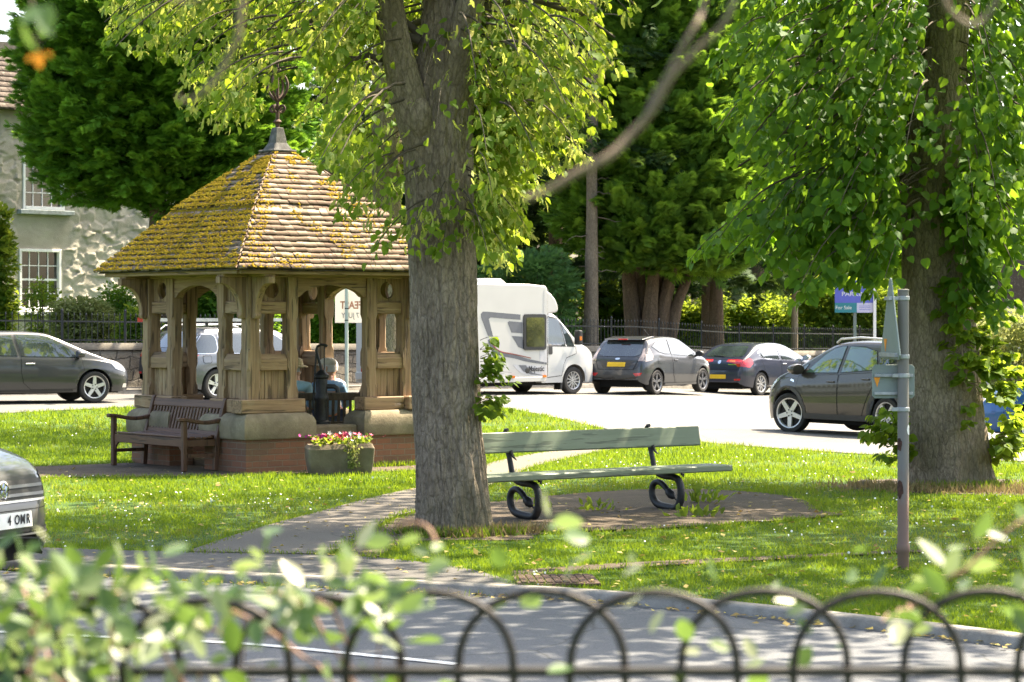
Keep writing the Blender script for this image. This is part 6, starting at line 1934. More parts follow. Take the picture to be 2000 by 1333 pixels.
# ---- motorhome
def motorhome():
    hd = R(43)
    L = 6.6
    d = Vector((math.cos(hd), math.sin(hd), 0)); nR = Vector((math.sin(hd), -math.cos(hd), 0))
    # local x forward (front axle at 0), y to the left, right side at -HW
    HW = 1.13; CW = 1.02; wr = 0.345
    p = P(1116, 771, 60.6)
    loc = p + nR * (-1) * (CW - 0.10); p.z += 0.012
    root = thing('motorhome', 'cream white motorhome with grey swoosh graphics behind the big lime trunk', 'motorhome', (loc.x, loc.y, p.z), hd)
    XZr = lambda y0: basis((1, 0, 0), (0, 0, 1), (0, -1, 0), (0, -y0, 0))   # extrude towards the right side
    S = lambda poly, y0, y1, name, mat, par=root, bev=0.0, seg=2: (lambda m: m.build(name, mat, par, bevel=bev, seg=seg))(MB().prism(poly, y0, y1, basis((1, 0, 0), (0, 0, 1), (0, -1, 0))))
    XF = -1.02        # front end of the living box on the side wall
    XB = -5.3
    body = [(XB, 0.42), (-4.3, 0.40), (-4.25, 0.34), (XF - 0.05, 0.34), (XF, 0.42), (XF, 2.62), (XF - 0.06, 2.70), (XF - 0.6, 2.74), (XB + 0.1, 2.76), (XB, 2.66)]
    B = S(body, -HW, HW, 'living_box', M['camper_white'], bev=0.05, seg=3)
    S([(XB + 0.02, 0.34), (XF - 0.1, 0.34), (XF - 0.1, 0.46), (XB + 0.02, 0.46)], -HW - 0.02, HW + 0.02, 'side_skirt', M['camper_white'], bev=0.015)
    # over-cab moulding
    S([(XF - 0.02, 2.0), (XF + 0.22, 2.03), (XF + 0.36, 2.05), (XF + 0.40, 2.12), (XF + 0.37, 2.24), (XF + 0.29, 2.38), (XF + 0.16, 2.50), (XF - 0.02, 2.60)], -HW + 0.03, HW - 0.03, 'overcab', M['camper_white'], bev=0.07, seg=4)
    S([(-2.6, 2.76), (-2.5, 2.88), (-1.9, 2.88), (-1.7, 2.76)], -0.38, 0.38, 'roof_vent', M['camper_white'], bev=0.02)
    S([(-4.2, 2.76), (-4.15, 2.84), (-3.6, 2.84), (-3.55, 2.76)], -0.3, 0.3, 'roof_vent', M['camper_white'], bev=0.02)
    # cab: lofted so that bonnet, windscreen and wings are rounded
    prof = [(XF - 0.1, 2.10), (XF + 0.2, 2.10), (XF + 0.48, 2.06), (-0.10, 1.62), (0.12, 1.36), (0.20, 1.28), (0.55, 1.16), (0.74, 1.02), (0.84, 0.86), (0.88, 0.60), (0.88, 0.42)]
    prof = soft(prof, 60, 2)
    xs = np.unique(np.round(np.r_[np.linspace(XF - 0.1, 0.88, 50), (wr + 0.06) * np.cos(np.linspace(0, np.pi, 20))], 4))
    rows = []
    for x in xs:
        zt = float(interp(prof, x))
        w = CW * float(np.interp(x, [-2, 0.2, 0.5, 0.75, 0.86, 0.88], [1, 1, 0.97, 0.90, 0.80, 0.74]))
        zb = 0.30
        if abs(x) < wr + 0.06: zb = max(zb, wr + math.sqrt((wr + 0.06) ** 2 - x * x))
        bz_ = min(1.22, zt - 0.05)
        r_ = []
        for u in (0, .15, .3, .45, .6, .75, .9, 1.0):
            z = zb + (bz_ - zb) * u
            bulge = 0.035 * math.exp(-((z - 0.55) / 0.22) ** 2) * math.exp(-(x / 0.62) ** 4)
            r_.append((x, w * (0.985 + 0.015 * math.sin(math.pi * u)) + bulge, z))
        for u, v in ((0.05, 0.012), (0.3, 0.0), (0.6, 0), (0.85, 0), (0.95, 0.03)):
            r_.append((x, w - 0.02 - 0.17 * (zt - bz_) * u - v, bz_ + (zt - bz_) * u))
        yr = r_[-1][1]
        for u in (0.9, 0.6, 0.3, 0): r_.append((x, yr * u, bz_ + (zt - bz_) * (0.95 + 0.05 * (1 - u * u) ** .5)))
        rows.append(r_)
    V = np.array(rows); Vr = V.copy(); Vr[..., 1] *= -1
    full = np.concatenate([V, Vr[:, ::-1][:, 1:]], 1); n, m2 = full.shape[:2]
    i, j = np.meshgrid(np.arange(n - 1), np.arange(m2 - 1), indexing='ij'); q = (i * m2 + j).ravel()
    F_ = np.stack([q, q + m2, q + m2 + 1, q + 1], 1).tolist() + [list(range(m2 - 1, -1, -1)), [(n - 1) * m2 + k for k in range(m2)]]
    mb = MB(); mb.add([tuple(p_) for p_ in full.reshape(-1, 3)], F_); mb.build('cab', M['camper_cab'], root, smooth=True)
    class K(Car):
        def __init__(s): pass
    c = K(); c.root = root; c.paint = M['camper_cab']; c.wr = wr; c.W = 2 * CW; c.arch = wr + 0.06
    c.bvh = BVHTree.FromPolygons([Vector(p_) for p_ in full.reshape(-1, 3)], F_)
    for sd in 'RL':
        c.windows([[(-0.86, 1.24), (-0.30, 1.22), (-0.44, 1.88), (-0.78, 1.92), (-0.86, 1.86), (-0.90, 1.5)], [(-0.22, 1.22), (0.02, 1.20), (-0.10, 1.42), (-0.37, 1.80)]], sd, M['car_glass'], fo=0.035)
        dr = c.decal('cab_door', [(-0.92, 1.20), (0.05, 1.18), (0.06, 1.02), (-0.28, 0.92), (-0.40, 0.72), (-0.46, 0.48), (-0.92, 0.44)], M['camper_cab'], sd, 0.007)
        c.decal('door_gap', [(-0.94, 1.21), (0.07, 1.19), (0.08, 1.01), (-0.27, 0.905), (-0.385, 0.715), (-0.445, 0.465), (-0.94, 0.42)], M['recess_grey'], sd, 0.004, dr)
        c.decal('door_handle', rrect(-0.92, -0.76, 1.00, 1.26, 0.05), M['black_trim'], sd, 0.02)
        n_ = 16; ri, ro = c.arch, c.arch + 0.05
        sg = 1 if sd == 'L' else -1
        m = MB(); m.box((0.02, sg * (CW + 0.13), 1.42), (0.12, 0.20, 0.36)); m.box((0.06, sg * (CW + 0.03), 1.30), (0.06, 0.12, 0.06)); wm = m.build('wing_mirror', M['black_trim'], root, bevel=0.03, seg=2)
        m = MB(); m.box((0.0, sg * (CW + 0.235), 1.40), (0.07, 0.02, 0.10)); m.build('repeater', M['lamp_orange'], wm)
        c.wheel(0.0, sd, spokes=12, sw=0.035, rimr=0.66)
        W2 = c.wheel(-3.75, sd, spokes=10, sw=0.04, rimr=0.66)
    c.decal('windscreen', [(-0.36, -0.78), (0.02, -0.88), (0.06, 0), (0.02, 0.88), (-0.36, 0.78)], M['car_glass'], 'T', 0.008)
    # living box graphics, window, locker, lamps on the right-hand wall (and the window on the left)
    y = HW
    def on(poly, name, mat, off, par=root, th=0.004):
        return S(poly, y + off, y + off + th, name, mat, par)
    def strip(center, w0, w1):
        c_ = smooth_poly(center, 24, 2); t = np.gradient(c_, axis=0); t /= np.linalg.norm(t, axis=1, keepdims=True)
        nrm = np.stack([-t[:, 1], t[:, 0]], 1); w = np.linspace(w0, w1, 24)[:, None] / 2
        return [tuple(a) for a in (c_ + nrm * w)] + [tuple(a) for a in (c_ - nrm * w)[::-1]]
    on([(-3.26, 2.00), (-3.20, 2.06), (-3.05, 2.06), (-1.95, 1.99), (-1.95, 1.86), (-2.94, 1.92), (-3.0, 1.88), (-2.86, 1.46), (-3.02, 1.47), (-3.24, 1.90)], 'graphic', M['grey_graphic'], 0.001)
    on([(-2.38, 1.80), (-2.33, 1.83), (-1.88, 1.80), (-1.88, 1.53), (-2.25, 1.55)], 'graphic', M['grey_graphic'], 0.001)
    on([(-2.24, 1.47), (-1.88, 1.45), (-1.84, 1.14), (-2.02, 1.20)], 'graphic', M['grey_graphic'], 0.001)
    on(strip([(-2.98, 1.40), (-2.86, 1.16), (-2.66, 1.04), (-2.2, 0.98), (-1.7, 0.86), (-1.06, 0.78)], 0.13, 0.05), 'graphic', M['grey_graphic'], 0.001)
    on(strip([(-2.93, 1.38), (-2.82, 1.19), (-2.62, 1.08), (-2.2, 1.03), (-1.6, 0.92)], 0.03, 0.02), 'graphic', M['red_graphic'], 0.006)
    on([(-1.30, 0.80), (XF - 0.03, 0.78), (XF - 0.03, 2.00), (-1.30, 2.02)], 'graphic', M['pale_graphic'], 0.0006, th=0.003)
    on([(-2.20, 0.58 + .18), (-1.06, 0.56 + .16), (-1.06, 0.40 + .05), (-1.55, 0.47), (-1.95, 0.56)], 'graphic', M['pale_graphic'], 0.001)
    on([(-2.02, 0.755), (-1.78, 0.75), (-1.55, 0.56), (-1.2, 0.50), (-1.6, 0.52), (-1.86, 0.60)], 'graphic', M['grey_graphic'], 0.006)
    text_mesh('lettering', 'Majestic', 0.19, M['ink'], root, Matrix.Translation((-1.42, -y - 0.012, 0.655)) @ basis((1, 0, 0), (0, 0, 1), (0, -1, 0)), sx=0.85, bold=0.003)
    wf = on(rrect(-1.86, -1.10, 1.12, 2.00, 0.07), 'window', M['black_trim'], 0.004, th=0.03)
    on(rrect(-1.78, -1.17, 1.20, 1.92, 0.05), 'pane', mat_glass('camper_window', (0.05, 0.055, 0.03), 0.05), 0.036, wf, th=0.006)
    S(rrect(-4.4, -3.6, 1.3, 1.9, 0.07), -y - 0.03, -y - 0.004, 'window', M['black_trim'])
    lk = on(rrect(-2.90, -2.42, 0.36, 0.80, 0.03), 'locker_door', M['camper_white'], 0.001, th=0.014)
    for x in (-2.22, -1.16): on(rrect(x - 0.06, x + 0.06, 0.44, 0.50, 0.025), 'marker_light', M['lamp_orange'], 0.022, th=0.02)
    m = MB(); m.lathe([(0.075, 0), (0.075, 0.012), (0.05, 0.018), (0.02, 0.018)], 18, Matrix.Translation((-1.72, -y - 0.001, 0.50 + 0.12)) @ Matrix.Rotation(R(90), 4, 'X')); m.build('filler_cap', M['black_trim'], root)
    for x in (-1.14, XF + 0.01): on([(x - 0.012, 0.5), (x, 0.5), (x, 2.60), (x - 0.012, 2.60)], 'joint_strip', M['pale_graphic'], 0.001)
    S([(XB + 0.3, 0.24), (0.1, 0.24), (0.1, 0.42), (XB + 0.3, 0.42)], -0.8, 0.8, 'chassis', M['under'])
    S([(0.02 - .45, 0.30), (-.45, 0.12), (-.38, 0.12), (-.36, 0.30)], 0.75, 0.98, 'mud_flap', M['black_trim'])
    S(rrect(XB - 0.02, XB, 0.6, 1.0, 0.002), -0.9, -0.7, 'tail_light', M['lamp_red'])
    S([(XB - 0.06, 0.42), (XB + 0.02, 0.42), (XB + 0.02, 0.62), (XB - 0.06, 0.60)], -HW + 0.05, HW - 0.05, 'rear_bumper', M['camper_white'], bev=0.02)
    S(rrect(-4.75, -4.45, 0.55, 1.0, 0.03), y + 0.001, y + 0.014, 'service_hatch', M['pale_graphic'])
    S(rrect(-5.2, -5.05, 0.72, 0.95, 0.02), y + 0.001, y + 0.014, 'service_hatch', M['recess_grey'])
motorhome()
# ------------------------------------------------------------------ people sitting on the bench in the well house
def skin_mesh(name, verts, edges, radii, mat, parent=None, lvl=2, root_i=0):
    me = bpy.data.meshes.new(name)
    me.from_pydata(verts, edges, [])
    o = bpy.data.objects.new(name, me); C.objects.link(o)
    o.modifiers.new('s', 'SKIN').use_smooth_shade = True
    sv = me.skin_vertices[0].data
    for i, r_ in enumerate(radii):
        sv[i].radius = r_ if hasattr(r_, '__len__') else (r_, r_)
        sv[i].use_root = (i == root_i)
    sb_ = o.modifiers.new('b', 'SUBSURF'); sb_.levels = lvl; sb_.render_levels = lvl
    dg = bpy.context.evaluated_depsgraph_get()
    m2 = bpy.data.meshes.new_from_object(o.evaluated_get(dg))
    bpy.data.objects.remove(o); bpy.data.meshes.remove(me)
    m2.name = name
    m2.polygons.foreach_set("use_smooth", [True] * len(m2.polygons))
    m2.materials.clear()
    return link(name, m2, mat, parent)

def person(label, loc, rz, shirt, trousers, head_turn=0.0, hat=None, hair=(0.55, 0.53, 0.50), lean=0.0):
    """seated figure, local +y is where it faces, origin on the floor below the seat"""
    root = thing('person', label, 'person', loc, rz)
    S = 0.47
    v = [(0, -0.02, S + 0.09), (0, -0.05 + lean, S + 0.25), (0, -0.06 + lean, S + 0.42), (0, -0.03 + lean, S + 0.53), (0, -0.005 + lean, S + 0.60),      # 0-4 pelvis..neck
         (-0.17, -0.03 + lean, S + 0.49), (-0.25, 0.03 + lean, S + 0.26), (-0.19, 0.22 + lean, S + 0.16),                                                # 5-7 left arm
         (0.17, -0.03 + lean, S + 0.49), (0.25, 0.03 + lean, S + 0.26), (0.19, 0.22 + lean, S + 0.16),                                                   # 8-10 right arm
         (-0.10, 0.05, S + 0.06), (-0.11, 0.42, S + 0.05), (-0.11, 0.45, 0.10), (-0.11, 0.56, 0.045),                                                    # 11-14 left leg
         (0.10, 0.05, S + 0.06), (0.11, 0.42, S + 0.05), (0.11, 0.45, 0.10), (0.11, 0.56, 0.045)]
    e = [(0, 1), (1, 2), (2, 3), (3, 4), (3, 5), (5, 6), (6, 7), (3, 8), (8, 9), (9, 10), (0, 11), (11, 12), (12, 13), (13, 14), (0, 15), (15, 16), (16, 17), (17, 18)]
    r_ = [(0.14, 0.11), (0.15, 0.115), (0.165, 0.115), (0.13, 0.09), 0.055, 0.068, 0.048, 0.032, 0.068, 0.048, 0.032, 0.085, 0.062, 0.042, 0.04, 0.085, 0.062, 0.042, 0.04]
    body = skin_mesh('body', v, e, r_, M['skin'], root)
    # shirt and trousers: same joints, a little fuller
    sv = v[:5]; 
    sh = skin_mesh('shirt', [v[0], v[1], v[2], v[3], v[5], v[6], ((v[6][0] + v[7][0]) / 2, (v[6][1] + v[7][1]) / 2, (v[6][2] + v[7][2]) / 2), v[8], v[9], ((v[9][0] + v[10][0]) / 2, (v[9][1] + v[10][1]) / 2, (v[9][2] + v[10][2]) / 2), (0, -0.02 + lean, S + 0.565)],
                   [(0, 1), (1, 2), (2, 3), (3, 4), (4, 5), (5, 6), (3, 7), (7, 8), (8, 9), (3, 10)],
                   [(0.165, 0.135), (0.175, 0.14), (0.185, 0.135), (0.145, 0.105), 0.085, 0.066, 0.055, 0.085, 0.066, 0.055, 0.066], shirt, root)
    skin_mesh('trousers', [v[0]] + v[11:14] + v[15:18], [(0, 1), (1, 2), (2, 3), (0, 4), (4, 5), (5, 6)], [(0.165, 0.13), 0.10, 0.078, 0.06, 0.10, 0.078, 0.06], trousers, root)
    for s_ in (-1, 1):
        m = MB(); m.tube([(s_ * 0.11, 0.42, 0.05), (s_ * 0.11, 0.50, 0.055), (s_ * 0.11, 0.60, 0.04), (s_ * 0.11, 0.66, 0.03)], [0.045, 0.055, 0.05, 0.03], 10); m.build('shoe', M['black_trim'], root, smooth=True)
        # hand: palm, four fingers and thumb resting on the thigh
        hx, hy, hz = s_ * 0.185, 0.225 + lean, S + 0.155
        m = MB(); m.tube([(hx, hy, hz), (hx - s_ * .01, hy + 0.05, hz - 0.005), (hx - s_ * .015, hy + 0.09, hz - 0.012)], [0.027, 0.036, 0.032], 8)
        for k in range(4):
            fx = hx - s_ * .015 + (k - 1.5) * 0.017
            ln = (0.062, 0.075, 0.07, 0.055)[k]
            m.tube([(fx, hy + 0.085, hz - 0.01), (fx, hy + 0.085 + ln * .5, hz - 0.012), (fx, hy + 0.085 + ln, hz - 0.03)], [0.0095, 0.009, 0.007], 6)
        m.tube([(hx - s_ * .03, hy + 0.03, hz - 0.005), (hx - s_ * .055, hy + 0.06, hz - 0.012), (hx - s_ * .06, hy + 0.085, hz - 0.02)], [0.012, 0.011, 0.008], 6)
        m.build('hand', M['skin'], root, smooth=True)
    # head with face, ears, turned on the neck
    hz = S + 0.735
    Hm = Matrix.Translation((0, 0.02 + lean, hz)) @ rotz(head_turn)
    nU, nV = 22, 16
    vs, fs = [], []
    for i_ in range(nV + 1):
        ph = math.pi * i_ / nV
        for j_ in range(nU):
            th = 2 * math.pi * j_ / nU
            x, y, z = math.sin(ph) * math.cos(th), math.sin(ph) * math.sin(th), math.cos(ph)
            sx_, sy_, sz_ = 0.076, 0.098, 0.122
            if z < 0: sx_ *= 1 - 0.28 * z * z; sy_ *= 1 - 0.16 * z * z
            px_, py_, pz_ = x * sx_, y * sy_, z * sz_
            if y > 0.75 and -0.45 < z < 0.12:                   # nose and lips
                w = math.exp(-(x / 0.16) ** 2)
                py_ += w * (0.026 * math.exp(-((z + 0.22) / 0.17) ** 2))
            if y > 0.6: py_ += 0.008 * math.exp(-((z + 0.55) / 0.09) ** 2) * math.exp(-(x / 0.25) ** 2)
            if y > 0.6: py_ -= 0.010 * math.exp(-((z - 0.08) / 0.1) ** 2) * math.exp(-((abs(x) - 0.36) / 0.16) ** 2)
            vs.append((px_, py_, pz_))
    for i_ in range(nV):
        for j_ in range(nU):
            fs.append((i_ * nU + j_, i_ * nU + (j_ + 1) % nU, (i_ + 1) * nU + (j_ + 1) % nU, (i_ + 1) * nU + j_))
    m = MB(); m.add(vs, fs, Hm)
    for s_ in (-1, 1):
        m.tube([(s_ * 0.076, -0.01, 0.02), (s_ * 0.088, -0.018, 0.03), (s_ * 0.09, -0.02, 0.0), (s_ * 0.082, -0.012, -0.035), (s_ * 0.075, -0.005, -0.03)], [0.008, 0.011, 0.011, 0.009, 0.006], 8, Hm)
    m.tube([(0, 0.0, -0.09), (0, -0.015, -0.17)], [0.055, 0.06], 12, Hm)
    hd = m.build('head', M['skin'], root, smooth=True)
    ey_ = MB()
    for s_ in (-1, 1): ey_.lathe([(0.001, -0.006), (0.009, -0.004), (0.011, 0.0), (0.009, 0.004), (0.001, 0.006)], 10, Hm @ Matrix.Translation((s_ * 0.031, 0.083, 0.012)))
    ey_.build('eyes', M['ink'], hd, smooth=True)
    hm = MB()
    hv, hf = [], []
    for i_ in range(9):
        ph = 0.62 * math.pi * i_ / 8
        for j_ in range(nU):
            th = 2 * math.pi * j_ / nU
            x, y, z = math.sin(ph) * math.cos(th), math.sin(ph) * math.sin(th), math.cos(ph)
            if y > 0.3 and z < 0.45: z = 0.45 + (z - 0.45) * 0.1
            hv.append((x * 0.083, y * 0.104 - 0.006, z * 0.128 + 0.004))
    for i_ in range(8):
        for j_ in range(nU): hf.append((i_ * nU + j_, i_ * nU + (j_ + 1) % nU, (i_ + 1) * nU + (j_ + 1) % nU, (i_ + 1) * nU + j_))
    hm.add(hv, hf, Hm); hm.build('hair', mat_plain('grey_hair', hair, 0.9, var=0.2), hd, smooth=True)
    if hat == 'cap':
        m = MB()
        prof = [(0.105, 0.055), (0.112, 0.075), (0.108, 0.105), (0.085, 0.135), (0.04, 0.15), (0.001, 0.152)]
        m.lathe(prof, 22, Hm @ Matrix.Diagonal((0.9, 1.08, 1, 1)))
        m.tube([(-0.07, 0.09, 0.060), (0, 0.125, 0.055), (0.07, 0.09, 0.060)], [0.02, 0.03, 0.02], 8, Hm)
        pk = [(0.088 * math.cos(a), 0.10 + 0.085 * math.sin(a)) for a in np.linspace(-0.25, math.pi + 0.25, 14)]
        m.prism(pk, 0.045, 0.055, Hm)
        m.build('cap', mat_plain('pale_cloth_cap', (0.50, 0.46, 0.38), 0.9, var=0.1), hd, smooth=True)
    elif hat:
        m = MB()
        m.lathe([(0.105, 0.045), (0.165, 0.030), (0.172, 0.022), (0.168, 0.036), (0.108, 0.056), (0.100, 0.09), (0.088, 0.135), (0.05, 0.152), (0.001, 0.155)], 26, Hm)
        m.build('sun_hat', hat, hd, smooth=True)
    return root
cloth_blue = mat_plain('pale_blue_shirt', (0.20, 0.36, 0.56), 0.85, var=0.12, scale=12)
cloth_teal = mat_plain('light_turquoise_shirt', (0.30, 0.47, 0.53), 0.85, var=0.12, scale=12)
cloth_white = mat_plain('white_blouse', (0.70, 0.69, 0.68), 0.85, var=0.05)
cloth_jean = mat_plain('blue_denim', (0.06, 0.09, 0.16), 0.9, var=0.25, scale=20)
cloth_beige = mat_plain('beige_trousers', (0.30, 0.25, 0.18), 0.9, var=0.1)
straw = mat_plain('straw_hat', (0.45, 0.36, 0.20), 0.9, var=0.2, scale=30)
hatw = mat_plain('white_sun_hat', (0.70, 0.69, 0.66), 0.9, var=0.05)
def seat_at(px, Y): return Vector(((px - 1000) * Y / FPX, Y, 0.09))
person('seated person in a pale blue shirt and light flat cap, face turned to the left', seat_at(641, 33.10), R(8), cloth_blue, cloth_jean, R(62), 'cap')
person('seated person in a turquoise top and straw sun hat beside the left arch post', seat_at(577, 32.98), R(-6), cloth_teal, cloth_beige, R(-15), straw)
person('white haired person in a white top, mostly hidden behind the flat cap wearer', Vector((seat_at(649, 34.05).x, 34.05, 0.09)), R(120), cloth_white, cloth_beige, R(10), None, (0.5, 0.5, 0.49))
bx_ = MB(); bx_.box((0, 0, 0.21), (0.46, 0.4, 0.42)); sq = bx_.build('stone_block', M['trough_stone'], None, bevel=0.02); sq.location = (seat_at(649, 34.05).x, 34.05, 0.10)
tag(sq, 'low stone block seat inside the well house under the person in white', 'stone block')
# ------------------------------------------------------------------ trees
LIMEV = [(0, -0.10, 0.0), (0, 0.06, 0.0), (-0.26, 0.0, 0.03), (0.26, 0.0, 0.03), (-0.47, 0.28, 0.08), (0.47, 0.28, 0.08), (-0.38, 0.62, 0.05), (0.38, 0.62, 0.05), (0, 1.06, -0.10), (0, 0.34, -0.02), (0, 0.68, -0.04)]
LIMEF = [[1, 9, 4, 2], [1, 3, 5, 9], [9, 10, 6, 4], [9, 5, 7, 10], [10, 8, 6, 6], [10, 7, 8, 8]]
LIMEF3 = [[1, 9, 4], [1, 4, 2], [1, 3, 5], [1, 5, 9], [9, 10, 6], [9, 6, 4], [9, 5, 7], [9, 7, 10], [10, 8, 6], [10, 7, 8]]
BRV = [(-0.10, 0, 0), (0.10, 0, 0), (-0.17, 0.5, 0.06), (0.17, 0.5, 0.06), (-0.05, 1.0, -0.05), (0.05, 1.0, -0.05), (-.16, .62, -.38), (.06, .66, -.40), (0, .52, -.06), (.18, .58, -.30), (0.02, .85, -.42), (-.06, .75, -.5), (.12, .9, -.52)]
BRF = [[0, 1, 3], [0, 3, 2], [2, 3, 5], [2, 5, 4], [8, 7, 6], [8, 9, 7], [7, 10, 11], [9, 12, 10]]

def trunk(name, path, radii, mat, parent, nr=90, ns=72, flare=0.35, fiss=0.05, seed=1, lobes=5, flare_h=0.5):
    p = smooth_poly(path, nr, 2); t = np.linspace(0, 1, nr)
    d = np.r_[0, np.cumsum(np.linalg.norm(np.diff(np.asarray(path, float), axis=0), axis=1))]; d /= d[-1]
    r = np.interp(t, d, radii)
    th = np.linspace(0, 2 * np.pi, ns, endpoint=False)
    z = p[:, 2]
    TT, ZZ = np.meshgrid(th, z)
    rr = np.repeat(r[:, None], ns, 1)
    q = np.dstack([np.cos(TT) * 1.4, np.sin(TT) * 1.4, ZZ * 0.6])
    lump = fbm(q + seed, 3, seed) - 0.5
    qf = np.dstack([np.cos(TT) * 9, np.sin(TT) * 9, ZZ * 3.2])
    f = np.abs(fbm(qf + seed, 3, seed + 9) - 0.5) * 2
    rr = rr * (1 + 0.30 * lump - fiss * (1 - np.minimum(f * 3, 1)))
    fl = np.exp(-(ZZ - z[0]) / flare_h)
    rr = rr * (1 + flare * fl * (0.55 + 0.45 * np.cos(TT * lobes + seed)))
    V = np.dstack([p[:, None, 0] + rr * np.cos(TT), p[:, None, 1] + rr * np.sin(TT), ZZ])
    i, j = np.meshgrid(np.arange(nr - 1), np.arange(ns), indexing='ij')
    F_ = np.stack([(i * ns + j).ravel(), (i * ns + (j + 1) % ns).ravel(), ((i + 1) * ns + (j + 1) % ns).ravel(), ((i + 1) * ns + j).ravel()], 1)
    return npmesh(name, V.reshape(-1, 3), F_, mat, parent, smooth=True)

def tubes(name, paths, radii, mat, parent, n=5):
    """many thin tapered tubes as one mesh: paths (k, m, 3), radii (k, m)"""
    P_ = np.asarray(paths, float); k, m = P_.shape[:2]
    d = np.gradient(P_, axis=1); d /= np.linalg.norm(d, axis=2, keepdims=True) + 1e-9
    up = np.zeros_like(d); up[..., 2] = 1
    bad = np.abs(d[..., 2]) > 0.95; up[bad] = [1, 0, 0]
    s_ = np.cross(d, up); s_ /= np.linalg.norm(s_, axis=2, keepdims=True) + 1e-9
    u_ = np.cross(s_, d)
    a = np.linspace(0, 2 * np.pi, n, endpoint=False)
    Rr = np.asarray(radii)[..., None, None]
    V = P_[:, :, None, :] + Rr * (np.cos(a)[None, None, :, None] * s_[:, :, None, :] + np.sin(a)[None, None, :, None] * u_[:, :, None, :])
    kk, i, j = np.meshgrid(np.arange(k), np.arange(m - 1), np.arange(n), indexing='ij')
    b = kk * m * n
    F_ = np.stack([(b + i * n + j).ravel(), (b + i * n + (j + 1) % n).ravel(), (b + (i + 1) * n + (j + 1) % n).ravel(), (b + (i + 1) * n + j).ravel()], 1)
    return npmesh(name, V.reshape(-1, 3), F_, mat, parent, smooth=True)

def sprays(tips, bases, rng, per=34, width=0.34, droop=0.25, leaf=(0.085, 0.115), hang=0.55, bract=0.0):
    """leafy, drooping sprays. returns leaf pos/axis/normal/scale and twig paths"""
    n = len(tips); L = np.linalg.norm(tips - bases, axis=1)
    m = 7; t = np.linspace(0, 1, m)
    mid = (tips + bases) / 2; mid[:, 2] += L * droop
    pts = ((1 - t)[None, :, None] ** 2) * bases[:, None] + (2 * t * (1 - t))[None, :, None] * mid[:, None] + (t ** 2)[None, :, None] * tips[:, None]
    rad = np.linspace(0.011, 0.003, m)[None, :] * np.clip(L, .5, 2)[:, None]
    u = rng.uniform(0.12, 1.03, (n, per)); u = u ** 0.8
    pos = ((1 - u)[..., None] ** 2) * bases[:, None] + (2 * u * (1 - u))[..., None] * mid[:, None] + (u ** 2)[..., None] * tips[:, None]
    dr = 2 * (1 - u)[..., None] * (mid - bases)[:, None] + 2 * u[..., None] * (tips - mid)[:, None]
    dr /= np.linalg.norm(dr, axis=2, keepdims=True) + 1e-9
    h = np.cross(dr, np.array([0, 0, 1.0])); h /= np.linalg.norm(h, axis=2, keepdims=True) + 1e-9
    s = rng.uniform(-1, 1, (n, per))
    lat = s * width * (1.05 - 0.75 * u) * np.clip(L, .5, 1.4)[:, None]
    pos = pos + h * lat[..., None]
    pos[..., 2] -= np.abs(lat) * rng.uniform(0.05, 0.5, (n, per)) + rng.uniform(0, 0.05, (n, per))
    ax = dr * 0.55 + h * (np.sign(s) * 0.55)[..., None] + np.array([0, 0, -hang]) + rng.normal(0, 0.28, pos.shape)
    nr = np.array([0, 0, 0.85]) + dr * 0.35 + rng.normal(0, 0.38, pos.shape)
    return pos.reshape(-1, 3), ax.reshape(-1, 3), nr.reshape(-1, 3), pts, rad, rng.uniform(leaf[0], leaf[1], n * per)

def in_photo_points(n, poly, y0, y1, rng, bias=None):
    """random points of a volume whose outline, seen from the camera, is poly"""
    po = np.asarray(poly, float); lo, hi = po.min(0), po.max(0)
    out = []
    while len(out) < n:
        a = rng.uniform(lo, hi, (n * 2, 2))
        ok = inpoly(a[:, 0], a[:, 1], poly)
        for q in a[ok]:
            out.append(q)
            if len(out) >= n: break
    q = np.array(out[:n]); Y = rng.uniform(y0, y1, n)
    return np.stack([(q[:, 0] - 1000) * Y / FPX, Y, CAMH - (q[:, 1] - HOR) * Y / FPX], 1)

